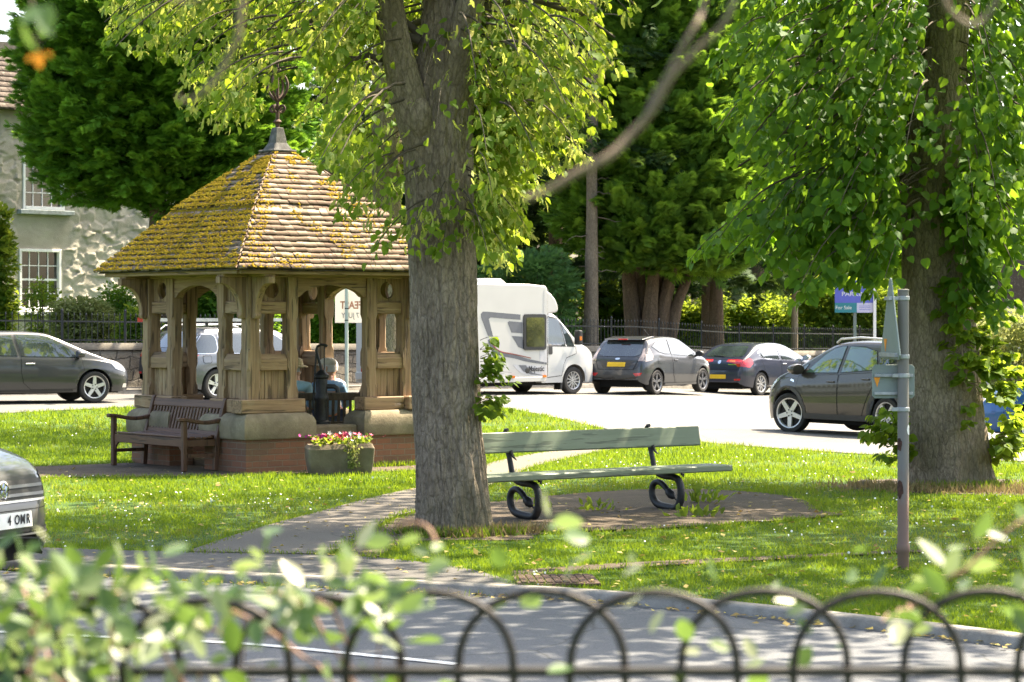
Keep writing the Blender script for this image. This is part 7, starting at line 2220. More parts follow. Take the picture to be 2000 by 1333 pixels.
def lime_tree(root, trunk_xy, tips, rng, mat_leaf_, per, leaf, hub_fn, blossom=0.0, Lr=(0.7, 1.5), crown=None, droop=0.22, width=0.34, cname='crown', bare=()):
    O = np.array(root.location)
    hub = np.array([hub_fn(t) for t in tips])
    dirv = hub - tips; dist = np.linalg.norm(dirv, axis=1, keepdims=True); dirv /= dist + 1e-9
    L = np.minimum(rng.uniform(Lr[0], Lr[1], (len(tips), 1)), dist * 0.9)
    bases = tips + dirv * L; bases[:, 2] += 0.10
    pos, ax, nr, pts, rad, sc = sprays(tips, bases, rng, per, width, droop, leaf)
    parts = [(pos, ax, nr, sc)]
    if crown is not None: parts.append(crown)
    pos = np.concatenate([p[0] for p in parts]); ax = np.concatenate([p[1] for p in parts]); nr = np.concatenate([p[2] for p in parts]); sc = np.concatenate([p[3] for p in parts])
    if bare:      # bare stretches of trunk: few leaves on the near side
        px = pos[:, 0] / pos[:, 1] * FPX + 1000; py = HOR - (pos[:, 2] - CAMH) * FPX / pos[:, 1]
        kp = np.ones(len(pos), bool)
        for x0, y0, x1, y1, yd, pr in bare:
            kp &= ~((px > x0) & (px < x1) & (py > y0) & (py < y1) & (pos[:, 1] < yd) & (rng.uniform(size=len(pos)) > pr))
        nfirst = int(kp[:len(parts[0][0])].sum())
        pos, ax, nr, sc = pos[kp], ax[kp], nr[kp], sc[kp]
    else:
        nfirst = len(parts[0][0])
    rnd = np.clip(0.5 * rng.uniform(0, 1, len(pos)) + 0.5 * fbm(pos * 0.9, 2, 3) + rng.normal(0, 0.08, len(pos)), 0, 1)
    nb = 0
    bl = np.zeros(len(pos), bool)
    if blossom > 0:
        bl = rng.uniform(size=len(pos)) < blossom
        bl[nfirst:] = False
    foliage(cname, pos[~bl] - O, ax[~bl], nr[~bl], sc[~bl], mat_leaf_, root, rng, LIMEV, LIMEF3, rnd=rnd[~bl])
    if blossom > 0:
        b = bl
        a2 = ax[b] * 0.4 + [0, 0, -0.7] + rng.normal(0, .3, (b.sum(), 3))
        foliage('blossom', pos[b] - O, a2, rdir(b.sum(), rng), sc[b] * rng.uniform(0.9, 1.3, b.sum()), M['bract'], root, rng, BRV, BRF)
    sel = np.ones(len(pts), bool)
    if bare:
        pe = pts[:, 4]; px = pe[:, 0] / pe[:, 1] * FPX + 1000; py = HOR - (pe[:, 2] - CAMH) * FPX / pe[:, 1]
        for x0, y0, x1, y1, yd, pr in bare: sel &= ~((px > x0) & (px < x1) & (py > y0) & (py < y1) & (pe[:, 1] < yd) & (rng.uniform(size=len(pts)) > pr))
    tubes('twigs', pts[sel] - O, rad[sel], M['twig'], root, 4)
    return hub, bases

def crown_leaves(n, centre, rad, rng, size, zcut=None, shell=0.55, clumps=60):
    """the high part of a crown: leaves in clumps through an ellipsoid"""
    cc = rdir(clumps, rng) * (shell + (1 - shell) * rng.uniform(0, 1, (clumps, 1))) * rad + centre
    if zcut is not None: cc = cc[cc[:, 2] > zcut]
    k = rng.integers(0, len(cc), n)
    pos = cc[k] + rng.normal(0, 1, (n, 3)) * np.asarray(rad) * 0.16
    if zcut is not None: pos[:, 2] = np.maximum(pos[:, 2], zcut - 0.3)
    return pos, rng.normal(0, 1, (n, 3)) + [0, 0, -0.6], rng.normal(0, 0.6, (n, 3)) + [0, 0, 1], rng.uniform(size[0], size[1], n)

# ---- big lime tree in the middle
rng = np.random.default_rng(101)
lime1 = thing('lime_tree', 'big flowering lime tree with thick grey fissured trunk in the middle of the picture', 'tree', T1)
def tz(py): return CAMH - (py - HOR) * T1.y / FPX
def tx(px): return (px - 1000) * T1.y / FPX - T1.x
trunk('trunk', [(tx(889), 0, -0.15), (tx(884), 0, tz(950)), (tx(872), 0, tz(800)), (tx(867), 0.02, tz(600)), (tx(857), 0.03, tz(420)), (tx(852), 0.05, tz(300)), (tx(858), 0.08, tz(180)), (tx(868), 0.1, tz(80)), (tx(874), 0.12, tz(-60)), (tx(880), 0.2, 7.5), (tx(900), 0.3, 10.5)],
      [0.355, 0.335, 0.318, 0.315, 0.318, 0.335, 0.315, 0.23, 0.20, 0.15, 0.04], M['bark_lime'], lime1, nr=300, ns=180, flare=0.34, fiss=0.085, seed=3, flare_h=0.26, lobes=6)
trunk('limb', [(tx(845), -0.05, tz(330)), (tx(815), -0.12, tz(240)), (tx(790), -0.16, tz(160)), (tx(771), -0.20, tz(60)), (tx(750), -0.26, tz(-80)), (tx(690), -0.5, 7.4), (tx(600), -0.9, 9.0)],
      [0.20, 0.19, 0.165, 0.135, 0.12, 0.10, 0.04], M['bark_lime'], lime1, nr=90, ns=48, flare=0, fiss=0.05, seed=6)
trunk('limb', [(tx(868), 0.0, tz(240)), (tx(900), -0.1, tz(120)), (tx(915), -0.2, tz(20)), (tx(960), -0.3, tz(-120)), (tx(1080), -0.5, 7.6), (tx(1160), -0.7, 8.8)],
      [0.19, 0.17, 0.14, 0.12, 0.09, 0.035], M['bark_lime'], lime1, nr=80, ns=40, flare=0, fiss=0.05, seed=8)
# burr on the trunk
bm_ = MB(); bm_.lathe([(0.02, 0.05), (0.06, 0.045), (0.10, 0.02), (0.12, -0.02)], 16, Matrix.Translation((tx(822), -0.30, tz(230))) @ Matrix.Rotation(R(80), 4, 'X') @ Matrix.Diagonal((0.9, 1.5, 1, 1)))
bm_.build('burr', M['bark_lime'], lime1, smooth=True)
REG1 = [(150, -60), (190, 60), (235, 100), (300, 95), (335, 150), (350, 210), (400, 215), (395, 300), (440, 270), (520, 230), (560, 240), (610, 330), (690, 350), (720, 330), (790, 300), (900, 260), (925, 330), (960, 420), (1020, 470), (1060, 400), (1030, 330), (1130, 330), (1180, 370), (1165, 300), (1200, 240), (1215, 170), (1190, 90), (1240, 20), (1260, -60)]
tipsA = in_photo_points(330, REG1, T1.y - 2.4, T1.y + 2.4, rng)
REG1b = [(600, 300), (640, 430), (700, 440), (690, 490), (770, 510), (800, 480), (860, 560), (900, 500), (940, 500), (1000, 560), (1060, 480), (1000, 410), (900, 330), (800, 280), (690, 330)]
tipsB = in_photo_points(22, REG1b, T1.y - 1.2, T1.y - 0.4, rng)
REG1c = [(560, 60), (900, 40), (1000, 200), (900, 300), (820, 250), (760, 290), (600, 200)]
tipsC = in_photo_points(46, REG1c, T1.y - 1.9, T1.y - 0.5, rng)
REG1d = [(920, 230), (1100, 200), (1170, 280), (1120, 330), (1040, 330), (1050, 420), (1000, 520), (940, 520)]
tipsD = in_photo_points(46, REG1d, T1.y + 0.2, T1.y + 2.2, rng)
tips = np.concatenate([tipsA, tipsB, tipsC, tipsD])
def thin_front(tips, boxes, rng):
    """fewer sprays on the near side of the bare stretches"""
    px = tips[:, 0] / tips[:, 1] * FPX + 1000; py = HOR - (tips[:, 2] - CAMH) * FPX / tips[:, 1]
    keep = np.ones(len(tips), bool)
    for x0, y0, x1, y1, yd, pr in boxes:
        inside = (px > x0) & (px < x1) & (py > y0) & (py < y1) & (tips[:, 1] < yd)
        keep &= ~(inside & (rng.uniform(size=len(tips)) > pr))
    return tips[keep]
tips = thin_front(tips, [(740, -60, 960, 270, T1.y + 0.3, 0.22), (780, 270, 945, 420, T1.y + 0.3, 0.30), (690, 60, 790, 330, T1.y + 0.3, 0.45), (470, 90, 620, 300, 99, 0.18)], rng)
def hub1(t):
    dx = t[0] - T1.x; dy = t[1] - T1.y
    return np.array([T1.x + dx * 0.12, T1.y + dy * 0.12, t[2] + 0.35 * math.hypot(dx, dy) + 0.15])
cr = crown_leaves(5000, np.array([T1.x + 0.7, T1.y + 2.0, 9.4]), np.array([4.7, 5.0, 4.0]), rng, (0.12, 0.2), zcut=5.7, clumps=100)
lime_tree(lime1, T1, tips, rng, M['leaf_main'], 46, (0.06, 0.095), hub1, blossom=0.48, crown=cr, bare=[(690, 90, 800, 335, 99, .30), (500, 110, 595, 285, 99, .22), (735, -20, 915, 160, T1.y + .3, .10), (760, 160, 925, 300, T1.y + .3, .10), (785, 300, 935, 410, T1.y + .3, .25), (800, 500, 935, 600, T1.y + .3, .2)])
# main boughs that carry the sprays
bp, br = [], []
for k in range(30):
    a = rng.uniform(-0.35, math.pi + 0.35); z0 = rng.uniform(tz(170), tz(-150)); L_ = rng.uniform(0.9, 1.7)
    q = [np.array([tx(862) + 0.2 * math.cos(a), 0.2 * math.sin(a), z0])]
    for s_ in np.linspace(0.15, 1, 8):
        q.append(np.array([tx(862) + 0.2 * math.cos(a) + math.cos(a) * L_ * s_, math.sin(a) * L_ * s_, z0 + 0.55 * L_ * s_ - 0.55 * L_ * s_ * s_ * 1.1 + rng.normal(0, .04)]))
    bp.append(q); br.append(np.linspace(0.045, 0.012, 9))
tubes('boughs', np.array(bp), np.array(br), M['twig'], lime1, 6)
# leafy shoots low on the right side of the trunk
rg2 = np.random.default_rng(9)
tp = in_photo_points(16, [(915, 780), (960, 700), (1020, 735), (990, 800), (930, 830)], T1.y - 0.45, T1.y - 0.1, rg2)
tp2 = in_photo_points(14, [(940, 640), (975, 655), (1000, 740), (945, 770)], T1.y - 0.3, T1.y, rg2)
tp = np.r_[tp, tp2]
bs_ = np.stack([np.full(len(tp), (938 - 1000) * T1.y / FPX), np.full(len(tp), T1.y - 0.12), tp[:, 2] - 0.05 + rg2.normal(0, .04, len(tp))], 1)
pos, ax, nr, pts, rad, sc = sprays(tp, bs_, rg2, 7, 0.14, 0.1, (0.055, 0.09))
foliage('shoots', pos - np.array(T1), ax, nr, sc, M['leaf_main'], lime1, rg2, LIMEV, LIMEF3)  # brighter leaf colour stands in for the light these shaded shoots lack
tubes('shoot_stems', pts - np.array(T1), rad * 0.6, M['twig'], lime1, 4)

# ---- second lime behind it
rng = np.random.default_rng(202)
T3 = P(756, 800, 42.0); T3.z = float(g(T3.x, T3.y))
lime2 = thing('lime_tree', 'second lime tree with slimmer grey trunk standing behind the big one, sunlit foliage', 'tree', T3)
trunk('trunk', [(0, 0, -0.2), (0, 0, 2), (0, 0, 4.3), (-0.02, 0.02, 6.5), (0.0, 0.1, 9), (0.1, 0.1, 12)], [0.30, 0.27, 0.26, 0.235, 0.15, 0.04], M['bark_lime'], lime2, nr=120, ns=60, flare=0.3, fiss=0.05, seed=12)
REG2 = [(560, 60), (720, 20), (1120, 30), (1180, 200), (1160, 300), (1100, 350), (1070, 430), (1020, 540), (940, 540), (900, 420), (800, 330), (740, 420), (690, 390), (620, 330), (570, 230)]
tips = in_photo_points(190, REG2, T3.y - 3.0, T3.y + 3.0, rng)
def hub2(t):
    dx = t[0] - T3.x; dy = t[1] - T3.y
    return np.array([T3.x + dx * 0.12, T3.y + dy * 0.12, t[2] + 0.3 * math.hypot(dx, dy) + 0.15])
cr = crown_leaves(2400, np.array([T3.x + 0.5, T3.y, 10.5]), np.array([4.6, 4.2, 3.8]), rng, (0.16, 0.26), zcut=7.4, clumps=70)
lime_tree(lime2, T3, tips, rng, M['leaf_main'], 46, (0.10, 0.14), hub2, blossom=0.45, crown=cr, Lr=(0.9, 1.9), width=0.42, bare=[(705, 60, 800, 345, T3.y + .4, .15)])

# ---- right hand lime
rng = np.random.default_rng(303)
lime3 = thing('lime_tree', 'large leafy lime tree with broad trunk and low shoots behind the sign post at right', 'tree', T2)
def rz(py): return CAMH - (py - HOR) * T2.y / FPX
def rx(px): return (px - 1000) * T2.y / FPX - T2.x
trunk('trunk', [(0, 0, -0.15), (rx(1850), 0, rz(860)), (rx(1840), 0, rz(700)), (rx(1826), 0, rz(520)), (rx(1822), 0.02, rz(380)), (rx(1830), 0.04, rz(240)), (rx(1848), 0.06, rz(100)), (rx(1858), 0.08, rz(-40)), (rx(1865), 0.1, 8), (rx(1870), 0.2, 11)],
      [0.47, 0.445, 0.42, 0.40, 0.345, 0.315, 0.285, 0.26, 0.17, 0.04], M['bark_lime'], lime3, nr=200, ns=120, flare=0.30, fiss=0.07, seed=15, flare_h=0.35)
trunk('limb', [(rx(1800), 0.2, rz(470)), (rx(1768), 0.25, rz(380)), (rx(1745), 0.3, rz(260)), (rx(1735), 0.35, rz(120)), (rx(1720), 0.4, rz(-60)), (rx(1690), 0.6, 8.4)],
      [0.15, 0.14, 0.12, 0.11, 0.10, 0.04], M['bark_lime'], lime3, nr=70, ns=36, flare=0, fiss=0.05, seed=17)
REG3 = [(1420, -60), (1440, 30), (1400, 90), (1380, 160), (1440, 200), (1340, 310), (1400, 330), (1480, 330), (1440, 380), (1370, 400), (1450, 440), (1350, 490), (1340, 530), (1470, 500), (1500, 560), (1530, 610), (1600, 560), (1680, 580), (1740, 560), (1760, 400), (1800, 330), (1860, 420), (1870, 560), (1900, 480), (2000, 560), (2080, 520), (2080, -60)]
tipsA = in_photo_points(400, REG3, T2.y - 3.0, T2.y + 2.6, rng)
REG3b = [(1860, 420), (1960, 380), (2040, 480), (2020, 620), (1930, 700), (1880, 640), (1850, 560)]
tipsB = in_photo_points(26, REG3b, T2.y - 1.0, T2.y - 0.45, rng)
REG3c = [(1880, 600), (1960, 600), (2030, 760), (2010, 860), (1950, 900), (1900, 800), (1890, 700)]
tipsC = in_photo_points(60, REG3c, T2.y - 0.8, T2.y + 0.5, rng)
REG3e = [(1560, 350), (1740, 380), (1760, 520), (1640, 560), (1520, 500)]
tipsE = in_photo_points(40, REG3e, T2.y - 2.4, T2.y - 0.6, rng)
tips = np.concatenate([tipsA, tipsB, tipsE])
tips = thin_front(tips, [(1790, -60, 1910, 230, T2.y + 0.3, 0.12), (1740, 230, 1900, 330, T2.y + 0.3, 0.5), (1745, 330, 1880, 600, T2.y + 0.3, 0.25)], rng)
def hub3(t):
    dx = t[0] - T2.x; dy = t[1] - T2.y
    return np.array([T2.x + dx * 0.1, T2.y + dy * 0.1, t[2] + 0.42 * math.hypot(dx, dy) + 0.15])
cr = crown_leaves(4600, np.array([T2.x, T2.y, 9.6]), np.array([5.0, 4.6, 4.4]), rng, (0.13, 0.22), zcut=6.2, clumps=100)
lime_tree(lime3, T2, tips, rng, M['leaf_right'], 40, (0.088, 0.14), hub3, crown=cr, Lr=(0.8, 1.7), width=0.46, bare=[(1800, -40, 1905, 190, T2.y + .3, .05), (1765, 190, 1880, 330, T2.y + .3, .28), (1750, 330, 1850, 600, T2.y + .3, .14), (1850, 430, 1890, 560, T2.y + .3, .4)])
bp, br = [], []
for k in range(34):
    a = rng.uniform(-0.35, math.pi + 0.35); z0 = rng.uniform(rz(430), rz(-180)); L_ = rng.uniform(1.0, 2.4)
    q = [np.array([rx(1840) + 0.2 * math.cos(a), 0.2 * math.sin(a), z0])]
    for s_ in np.linspace(0.15, 1, 8):
        q.append(np.array([rx(1840) + 0.2 * math.cos(a) + math.cos(a) * L_ * s_, math.sin(a) * L_ * s_, z0 + 0.5 * L_ * s_ - 0.62 * L_ * s_ * s_ + rng.normal(0, .04)]))
    bp.append(q); br.append(np.linspace(0.05, 0.012, 9))
tubes('boughs', np.array(bp), np.array(br), M['twig'], lime3, 6)
def shoots(parent, O, tp, bx, by, rg, per, leaf, name='shoots', width=0.16, bz=-0.1):
    bs_ = np.stack([np.full(len(tp), bx), np.full(len(tp), by), tp[:, 2] + bz + rg.normal(0, .06, len(tp))], 1)
    bs_[:, :2] = bs_[:, :2] + (tp[:, :2] - bs_[:, :2]) * 0.3
    pos, ax, nr, pts, rad, sc = sprays(tp, bs_, rg, per, width, 0.12, leaf)
    foliage(name, pos - np.array(O), ax, nr, sc, M['leaf_main'], parent, rg, LIMEV, LIMEF3)  # brighter leaf colour than the crown, in place of light on the shoots
    tubes('shoot_stems', pts - np.array(O), rad * 0.6, M['twig'], parent, 4)
shoots(lime3, T2, tipsC, (1925 - 1000) * T2.y / FPX, T2.y - 0.3, rng, 14, (0.09, 0.14))
tpL = in_photo_points(20, [(1680, 800), (1740, 790), (1775, 830), (1780, 880), (1720, 910), (1690, 870)], T2.y - 0.9, T2.y - 0.3, rng)
shoots(lime3, T2, tpL, (1775 - 1000) * T2.y / FPX, T2.y - 0.35, rng, 13, (0.08, 0.12))
tpM = in_photo_points(24, [(1800, 560), (1860, 520), (1920, 600), (1930, 760), (1890, 830), (1860, 700), (1810, 640)], T2.y - 0.75, T2.y - 0.5, rng)
shoots(lime3, T2, tpM, (1870 - 1000) * T2.y / FPX, T2.y - 0.35, rng, 10, (0.08, 0.125))

# ---- two more limes of the green, beyond the right edge of the picture; their crowns shade the road and the front lawn
def off_tree(x, y, cx, cy, cz_, rad, seed, n, label):
    rng = np.random.default_rng(seed)
    root = thing('lime_tree', label, 'tree', (x, y, float(g(x, y))))
    O = np.array(root.location)
    trunk('trunk', [(0, 0, -.2), (0, 0, 2.5), ((cx - x) * .4, (cy - y) * .4, 6), (cx - x, cy - y, cz_ + 2)], [0.4, 0.34, 0.28, 0.05], M['bark_lime'], root, nr=60, ns=40, flare=.3, seed=seed)
    pos, ax, nr, sc = crown_leaves(n, np.array([cx, cy, cz_]), np.array(rad), rng, (0.13, 0.22), zcut=cz_ - rad[2] * 0.85, clumps=55, shell=0.3)
    foliage('crown', pos - O, ax, nr, sc, M['leaf_right'], root, rng, LIMEV, LIMEF3)
off_tree(6.8, 19.8, 4.4, 18.8, 8.8, (4.6, 3.4, 3.2), 31, 5600, 'lime tree just beyond the right edge whose crown shades the front road')
off_tree(11.0, 25.0, 9.2, 24.6, 8.6, (4.4, 4.0, 3.4), 32, 5200, 'lime tree further off beyond the right edge, shading the front lawn')
# ------------------------------------------------------------------ conifers, hedges and shrubs behind
SPRV = []
SPRF = []
def mk_sprig():
    V, F_ = [], []
    def tri(a, b, c):
        n = len(V); V.extend([a, b, c]); F_.append([n, n + 1, n + 2])
    tri((-0.09, 0, 0), (0.09, 0, 0), (0, 1.0, 0.0))
    for y, l in ((0.10, 0.42), (0.30, 0.46), (0.50, 0.40), (0.68, 0.28)):
        for s in (-1, 1):
            tri((0, y - 0.03, 0), (s * 0.05, y + 0.22, 0.0), (s * l, y + 0.32, -0.05))
    return V, F_
SPRV, SPRF = mk_sprig()
BROADV = [(0, 0, 0), (-.34, .42, .07), (0, 1, -.06), (.34, .42, .07)]
BROADF = [[0, 1, 2], [0, 2, 3]]
def conifer_crown(name, parent, O, centres, crad, per, rng, size, mat, TV=SPRV, TF=SPRF, up=0.15, out=1.0, spread=0.5, flat=0.75):
    centres = np.asarray(centres); n = len(centres) * per
    k = np.repeat(np.arange(len(centres)), per)
    d = rdir(n, rng)
    rr = np.asarray(crad)[k] if hasattr(crad, '__len__') else np.full(n, crad)
    pos = centres[k] + d * (rr * rng.uniform(0.45, 1.0, n))[:, None] * np.array([1, 1, flat])
    cen = np.asarray(O) + np.array([0, 0, 3.0])
    o = centres[k] - cen; o[:, 2] *= 0.35; o /= np.linalg.norm(o, axis=1, keepdims=True) + 1e-9
    ax = d * spread + o * out + np.array([0, 0, up]) + rng.normal(0, .25, (n, 3))
    nr = np.array([0, 0, 1.0]) + d * 0.5 + rng.normal(0, .35, (n, 3))
    rnd = np.clip(0.55 * rng.uniform(0, 1, n) + 0.45 * rng.uniform(0, 1, len(centres))[k], 0, 1)
    return foliage(name, pos - np.asarray(O), ax, nr, rng.uniform(size[0], size[1], n), mat, parent, rng, TV, TF, rnd=rnd)
def plume_crown(name, parent, O, bases, L, w, per, rng, size, mat, up=0.2, jit=0.35, TV=SPRV, TF=SPRF):
    """a crown of separate pointed plumes, each a spray of sprigs round its own axis, with dark gaps between"""
    bases = np.asarray(bases); m = len(bases)
    cen = np.asarray(O, float)
    a = bases - cen; a[:, 2] = 0; a /= np.linalg.norm(a, axis=1, keepdims=True) + 1e-9
    a = a + np.array([0, 0, up]) + rng.normal(0, jit, (m, 3)); a /= np.linalg.norm(a, axis=1, keepdims=True)
    k = np.repeat(np.arange(m), per); n = m * per
    Lk = (L * rng.uniform(0.6, 1.25, m))[k]; wk = (w * rng.uniform(0.7, 1.3, m))[k]
    t = rng.uniform(0, 1, n) ** 0.85
    pr = rdir(n, rng); pr -= a[k] * np.sum(pr * a[k], axis=1, keepdims=True); pr /= np.linalg.norm(pr, axis=1, keepdims=True) + 1e-9
    pr[:, 2] *= 0.55
    pos = bases[k] + a[k] * (Lk * (t - 0.35))[:, None] + pr * (wk * (1 - t) ** 0.8 * rng.uniform(0.2, 1, n))[:, None]
    ax = a[k] * 0.9 + pr * (0.75 * (1 - 0.6 * t))[:, None] + rng.normal(0, 0.18, (n, 3))
    nr = np.array([0, 0, 1.0]) + pr * 0.5 + rng.normal(0, .3, (n, 3))
    rnd = np.clip(0.35 * rng.uniform(0, 1, n) + 0.35 * rng.uniform(0, 1, m)[k] + 0.45 * (t - 0.3), 0, 1)
    return foliage(name, pos - cen, ax, nr, rng.uniform(size[0], size[1], n), mat, parent, rng, TV, TF, rnd=rnd)
def ellipsoid_centres(n, c, r, rng, inner=0.15, front=0.0, zmin=None):
    d = rdir(n, rng)
    if front: d[:, 1] -= front * rng.uniform(0, 1, n); d /= np.linalg.norm(d, axis=1, keepdims=True)
    k = np.where(rng.uniform(size=n) < inner, rng.uniform(0.35, 0.8, n), rng.uniform(0.82, 1.05, n))
    nz = 0.80 + 0.4 * vnoise(d * 2.3 + 5, 3)
    p = np.asarray(c) + d * (k * nz)[:, None] * np.asarray(r)
    if zmin is not None: p = p[p[:, 2] > zmin]
    return p

# yew at the left
rng = np.random.default_rng(404)
YW = Vector(((300 - 1000) * 61.0 / FPX, 61.0, 0)); YW.z = float(g(YW.x, YW.y))
yew = thing('yew_tree', 'huge dark green yew rising above the well house, before the rendered house', 'tree', YW)
k_ = 61.0 / FPX
def yz(py): return CAMH - (py - HOR) * k_
cs = ellipsoid_centres(1150, (YW.x + 0.15, 61.0, yz(60)), (3.45, 2.9, yz(-60) - yz(300)), rng, 0.12, 0.6)
cs = np.r_[cs, ellipsoid_centres(430, (YW.x + 0.75, 61.2, yz(290)), (3.0, 2.4, 1.6), rng, 0.15, 0.6)]
cs = np.r_[cs, in_photo_points(190, [(52, 60), (80, 20), (140, 100), (220, 300), (240, 405), (150, 405), (105, 372), (80, 330), (60, 230)], 59.8, 62.2, rng)]
# lower edge of the crown as it hangs over the wall
pxs = cs[:, 0] / cs[:, 1] * FPX + 1000; pys = HOR - (cs[:, 2] - CAMH) * FPX / cs[:, 1]
lowlim = np.interp(pxs, [20, 45, 70, 120, 200, 260, 300, 360, 600], [265, 320, 350, 385, 405, 385, 420, 430, 430])
cs = cs[(pys < lowlim) & (pxs > 50)]
plume_crown('crown', yew, YW, cs, 0.85, 0.34, 62, rng, (0.13, 0.25), M['yew'], up=0.25)
yc_ = np.array([YW.x + 0.3, 61.2, yz(110)])
conifer_crown('inner_foliage', yew, YW, yc_ + (cs[::3] - yc_) * 0.72, 0.6, 34, rng, (0.25, 0.5), M['yew'])
trunk('trunk', [(0.1, 0, -0.2), (0.1, 0, 1.2), (0.2, 0, 2.6), (0.1, 0, 5), (0, 0, 8)], [0.42, 0.36, 0.32, 0.2, 0.05], M['bark_warm'], yew, nr=60, ns=40, flare=0.3, fiss=0.06, seed=21)
trunk('limb', [(0.1, 0, 1.8), (0.9, -0.5, 2.8), (1.8, -0.9, 3.6), (2.6, -1.0, 4.6)], [0.2, 0.16, 0.11, 0.03], M['bark_warm'], yew, nr=30, ns=20, flare=0, seed=22)

# many-stemmed cypress behind the grey hatchback
rng = np.random.default_rng(505)
CY = P(1266, 680, 74.0); CY.z = float(g(CY.x, CY.y))
cyp = thing('cypress_tree', 'broad many-stemmed cypress with bright green sprays above the grey hatchback', 'tree', CY)
kc = 74.0 / FPX
def cz(py): return CAMH - (py - HOR) * kc
cs = []
for (pxc, pyc, n_) in [(1270, 120, 0)]:
    pass
n_ = 1250
zc = rng.uniform(0, 1, n_) ** 1.35
z_ = cz(520) + zc * (cz(-420) - cz(520))
rad_ = np.interp(zc, [0, 0.1, 0.3, 0.6, 1.0], [2.5, 3.0, 3.1, 2.4, 0.4])
a_ = rng.uniform(0, 2 * np.pi, n_)
q_ = np.where(rng.uniform(size=n_) < 0.2, rng.uniform(.3, .8, n_), rng.uniform(.85, 1.05, n_))
cs = np.stack([CY.x + 0.5 + rad_ * q_ * np.cos(a_), CY.y + rad_ * q_ * np.sin(a_) * 0.9, z_], 1)
pxs = cs[:, 0] / cs[:, 1] * FPX + 1000; pys = HOR - (cs[:, 2] - CAMH) * FPX / cs[:, 1]
cs = cs[(pys < np.interp(pxs, [1100, 1180, 1230, 1300, 1340, 1420, 1600], [480, 505, 520, 525, 555, 600, 600]))]
plume_crown('crown', cyp, CY, cs, 1.15, 0.42, 58, rng, (0.18, 0.34), M['cypress'], up=0.5)
cc_ = np.array([CY.x + 0.5, CY.y, 0]); ci_ = cs[::2].copy(); ci_[:, :2] = cc_[:2] + (ci_[:, :2] - cc_[:2]) * 0.68
conifer_crown('inner_foliage', cyp, CY, ci_, 0.6, 30, rng, (0.28, 0.55), M['cypress'])
for i_, (b0, b1, b2, b3, r0) in enumerate([(1240, 1236, 1228, 1225, 0.26), (1262, 1268, 1275, 1285, 0.24), (1285, 1292, 1310, 1330, 0.24), (1300, 1315, 1345, 1385, 0.2), (1275, 1280, 1295, 1290, 0.2), (1252, 1252, 1250, 1260, 0.22)]):
    xx = lambda p_: (p_ - 1000) * kc - CY.x
    yo = [0, -0.25, 0.0, 0.05, 0.25, 0.3][i_]
    trunk('stem', [(xx(b0) * 0.9, yo * 0.6, -0.2), (xx(b1), yo, cz(610)), (xx(b2), yo * 1.3, cz(540)), (xx(b3), yo * 1.6, cz(440)), (xx(b3) * 1.1, yo, cz(250))], [r0 * 1.15, r0, r0 * 0.8, r0 * 0.55, 0.04], M['bark_warm'], cyp, nr=70, ns=40, flare=0.25, fiss=0.08, seed=30 + i_)

# slim bare-trunked pine
rng = np.random.default_rng(606)
PN = P(1154, 668, 71.5); PN.z = float(g(PN.x, PN.y))
pine = thing('pine_tree', 'tall pine with bare pale straight trunk between the motorhome and the cypress', 'tree', PN)
kp = 71.5 / FPX
def pz(py): return CAMH - (py - HOR) * kp - PN.z
trunk('trunk', [(0, 0, -0.2), (0.02, 0, pz(560)), (0.03, 0, pz(400)), (0.05, 0, pz(200)), (0.05, 0, pz(0)), (0.05, 0, pz(-300))], [0.26, 0.20, 0.175, 0.16, 0.13, 0.05], M['bark_pine'], pine, nr=90, ns=40, flare=0.15, fiss=0.05, seed=41)
cs = []
for k in range(150):
    zz = rng.uniform(pz(330), pz(-420)); a = rng.uniform(0, 2 * math.pi); L_ = rng.uniform(0.5, 2.4)
    cs.append((PN.x + math.cos(a) * L_, PN.y + math.sin(a) * L_, PN.z + zz - 0.15 * L_ * L_))
plume_crown('crown', pine, PN, cs, 0.9, 0.3, 50, rng, (0.16, 0.3), M['spruce'], up=-0.3)
bp, br = [], []
for k in range(46):
    zz = rng.uniform(pz(540), pz(-200)); a = rng.uniform(0, 2 * math.pi); L_ = rng.uniform(0.5, 2.0) * (0.5 if zz < pz(330) else 1)
    t_ = np.linspace(0, 1, 6)
    bp.append(np.stack([np.cos(a) * L_ * t_, np.sin(a) * L_ * t_, zz + 0.05 * L_ * t_ - 0.18 * L_ * t_ ** 2 + rng.normal(0, .03, 6)], 1)); br.append(np.linspace(0.022, 0.005, 6))
tubes('branches', np.array(bp), np.array(br), M['bark_pine'], pine, 4)

# dark conifers filling the back
rng = np.random.default_rng(707)
def dark_conifer(px, Y, h, rw, label, low=None, n=300, mat=None, size=(0.22, 0.42), per=52):
    o = P(px, 660, Y); o.z = float(g(o.x, o.y))
    root = thing('conifer_tree', label, 'tree', o, group='dark conifers at the back')
    u = rng.uniform(0, 1, n) ** 0.9
    r_ = rw * np.interp(u, [0, .12, .5, 1], [0.85, 1, .75, .08])
    a = rng.uniform(0, 2 * np.pi, n); q = np.where(rng.uniform(size=n) < .3, rng.uniform(.2, .8, n), rng.uniform(.85, 1.1, n))
    lo = (1.4 if low is None else low)
    cs = np.stack([o.x + r_ * q * np.cos(a), o.y + r_ * q * np.sin(a), o.z + lo + u * (h - lo)], 1)
    plume_crown('crown', root, o, cs, 1.2, 0.42, per, rng, size, mat or M['spruce'], up=-0.15)
    trunk('trunk', [(0, 0, -.2), (0, 0, h * .4), (0, 0, h)], [0.3, 0.22, 0.04], M['bark_warm'], root, nr=30, ns=20, seed=int(px))
dark_conifer(1085, 82.0, 15, 3.0, 'dark drooping conifer behind the sunlit edge of the middle lime foliage', 2.6)
dark_conifer(1190, 88.0, 17, 3.2, 'dark conifer right behind the bare pine trunk', 2.8)
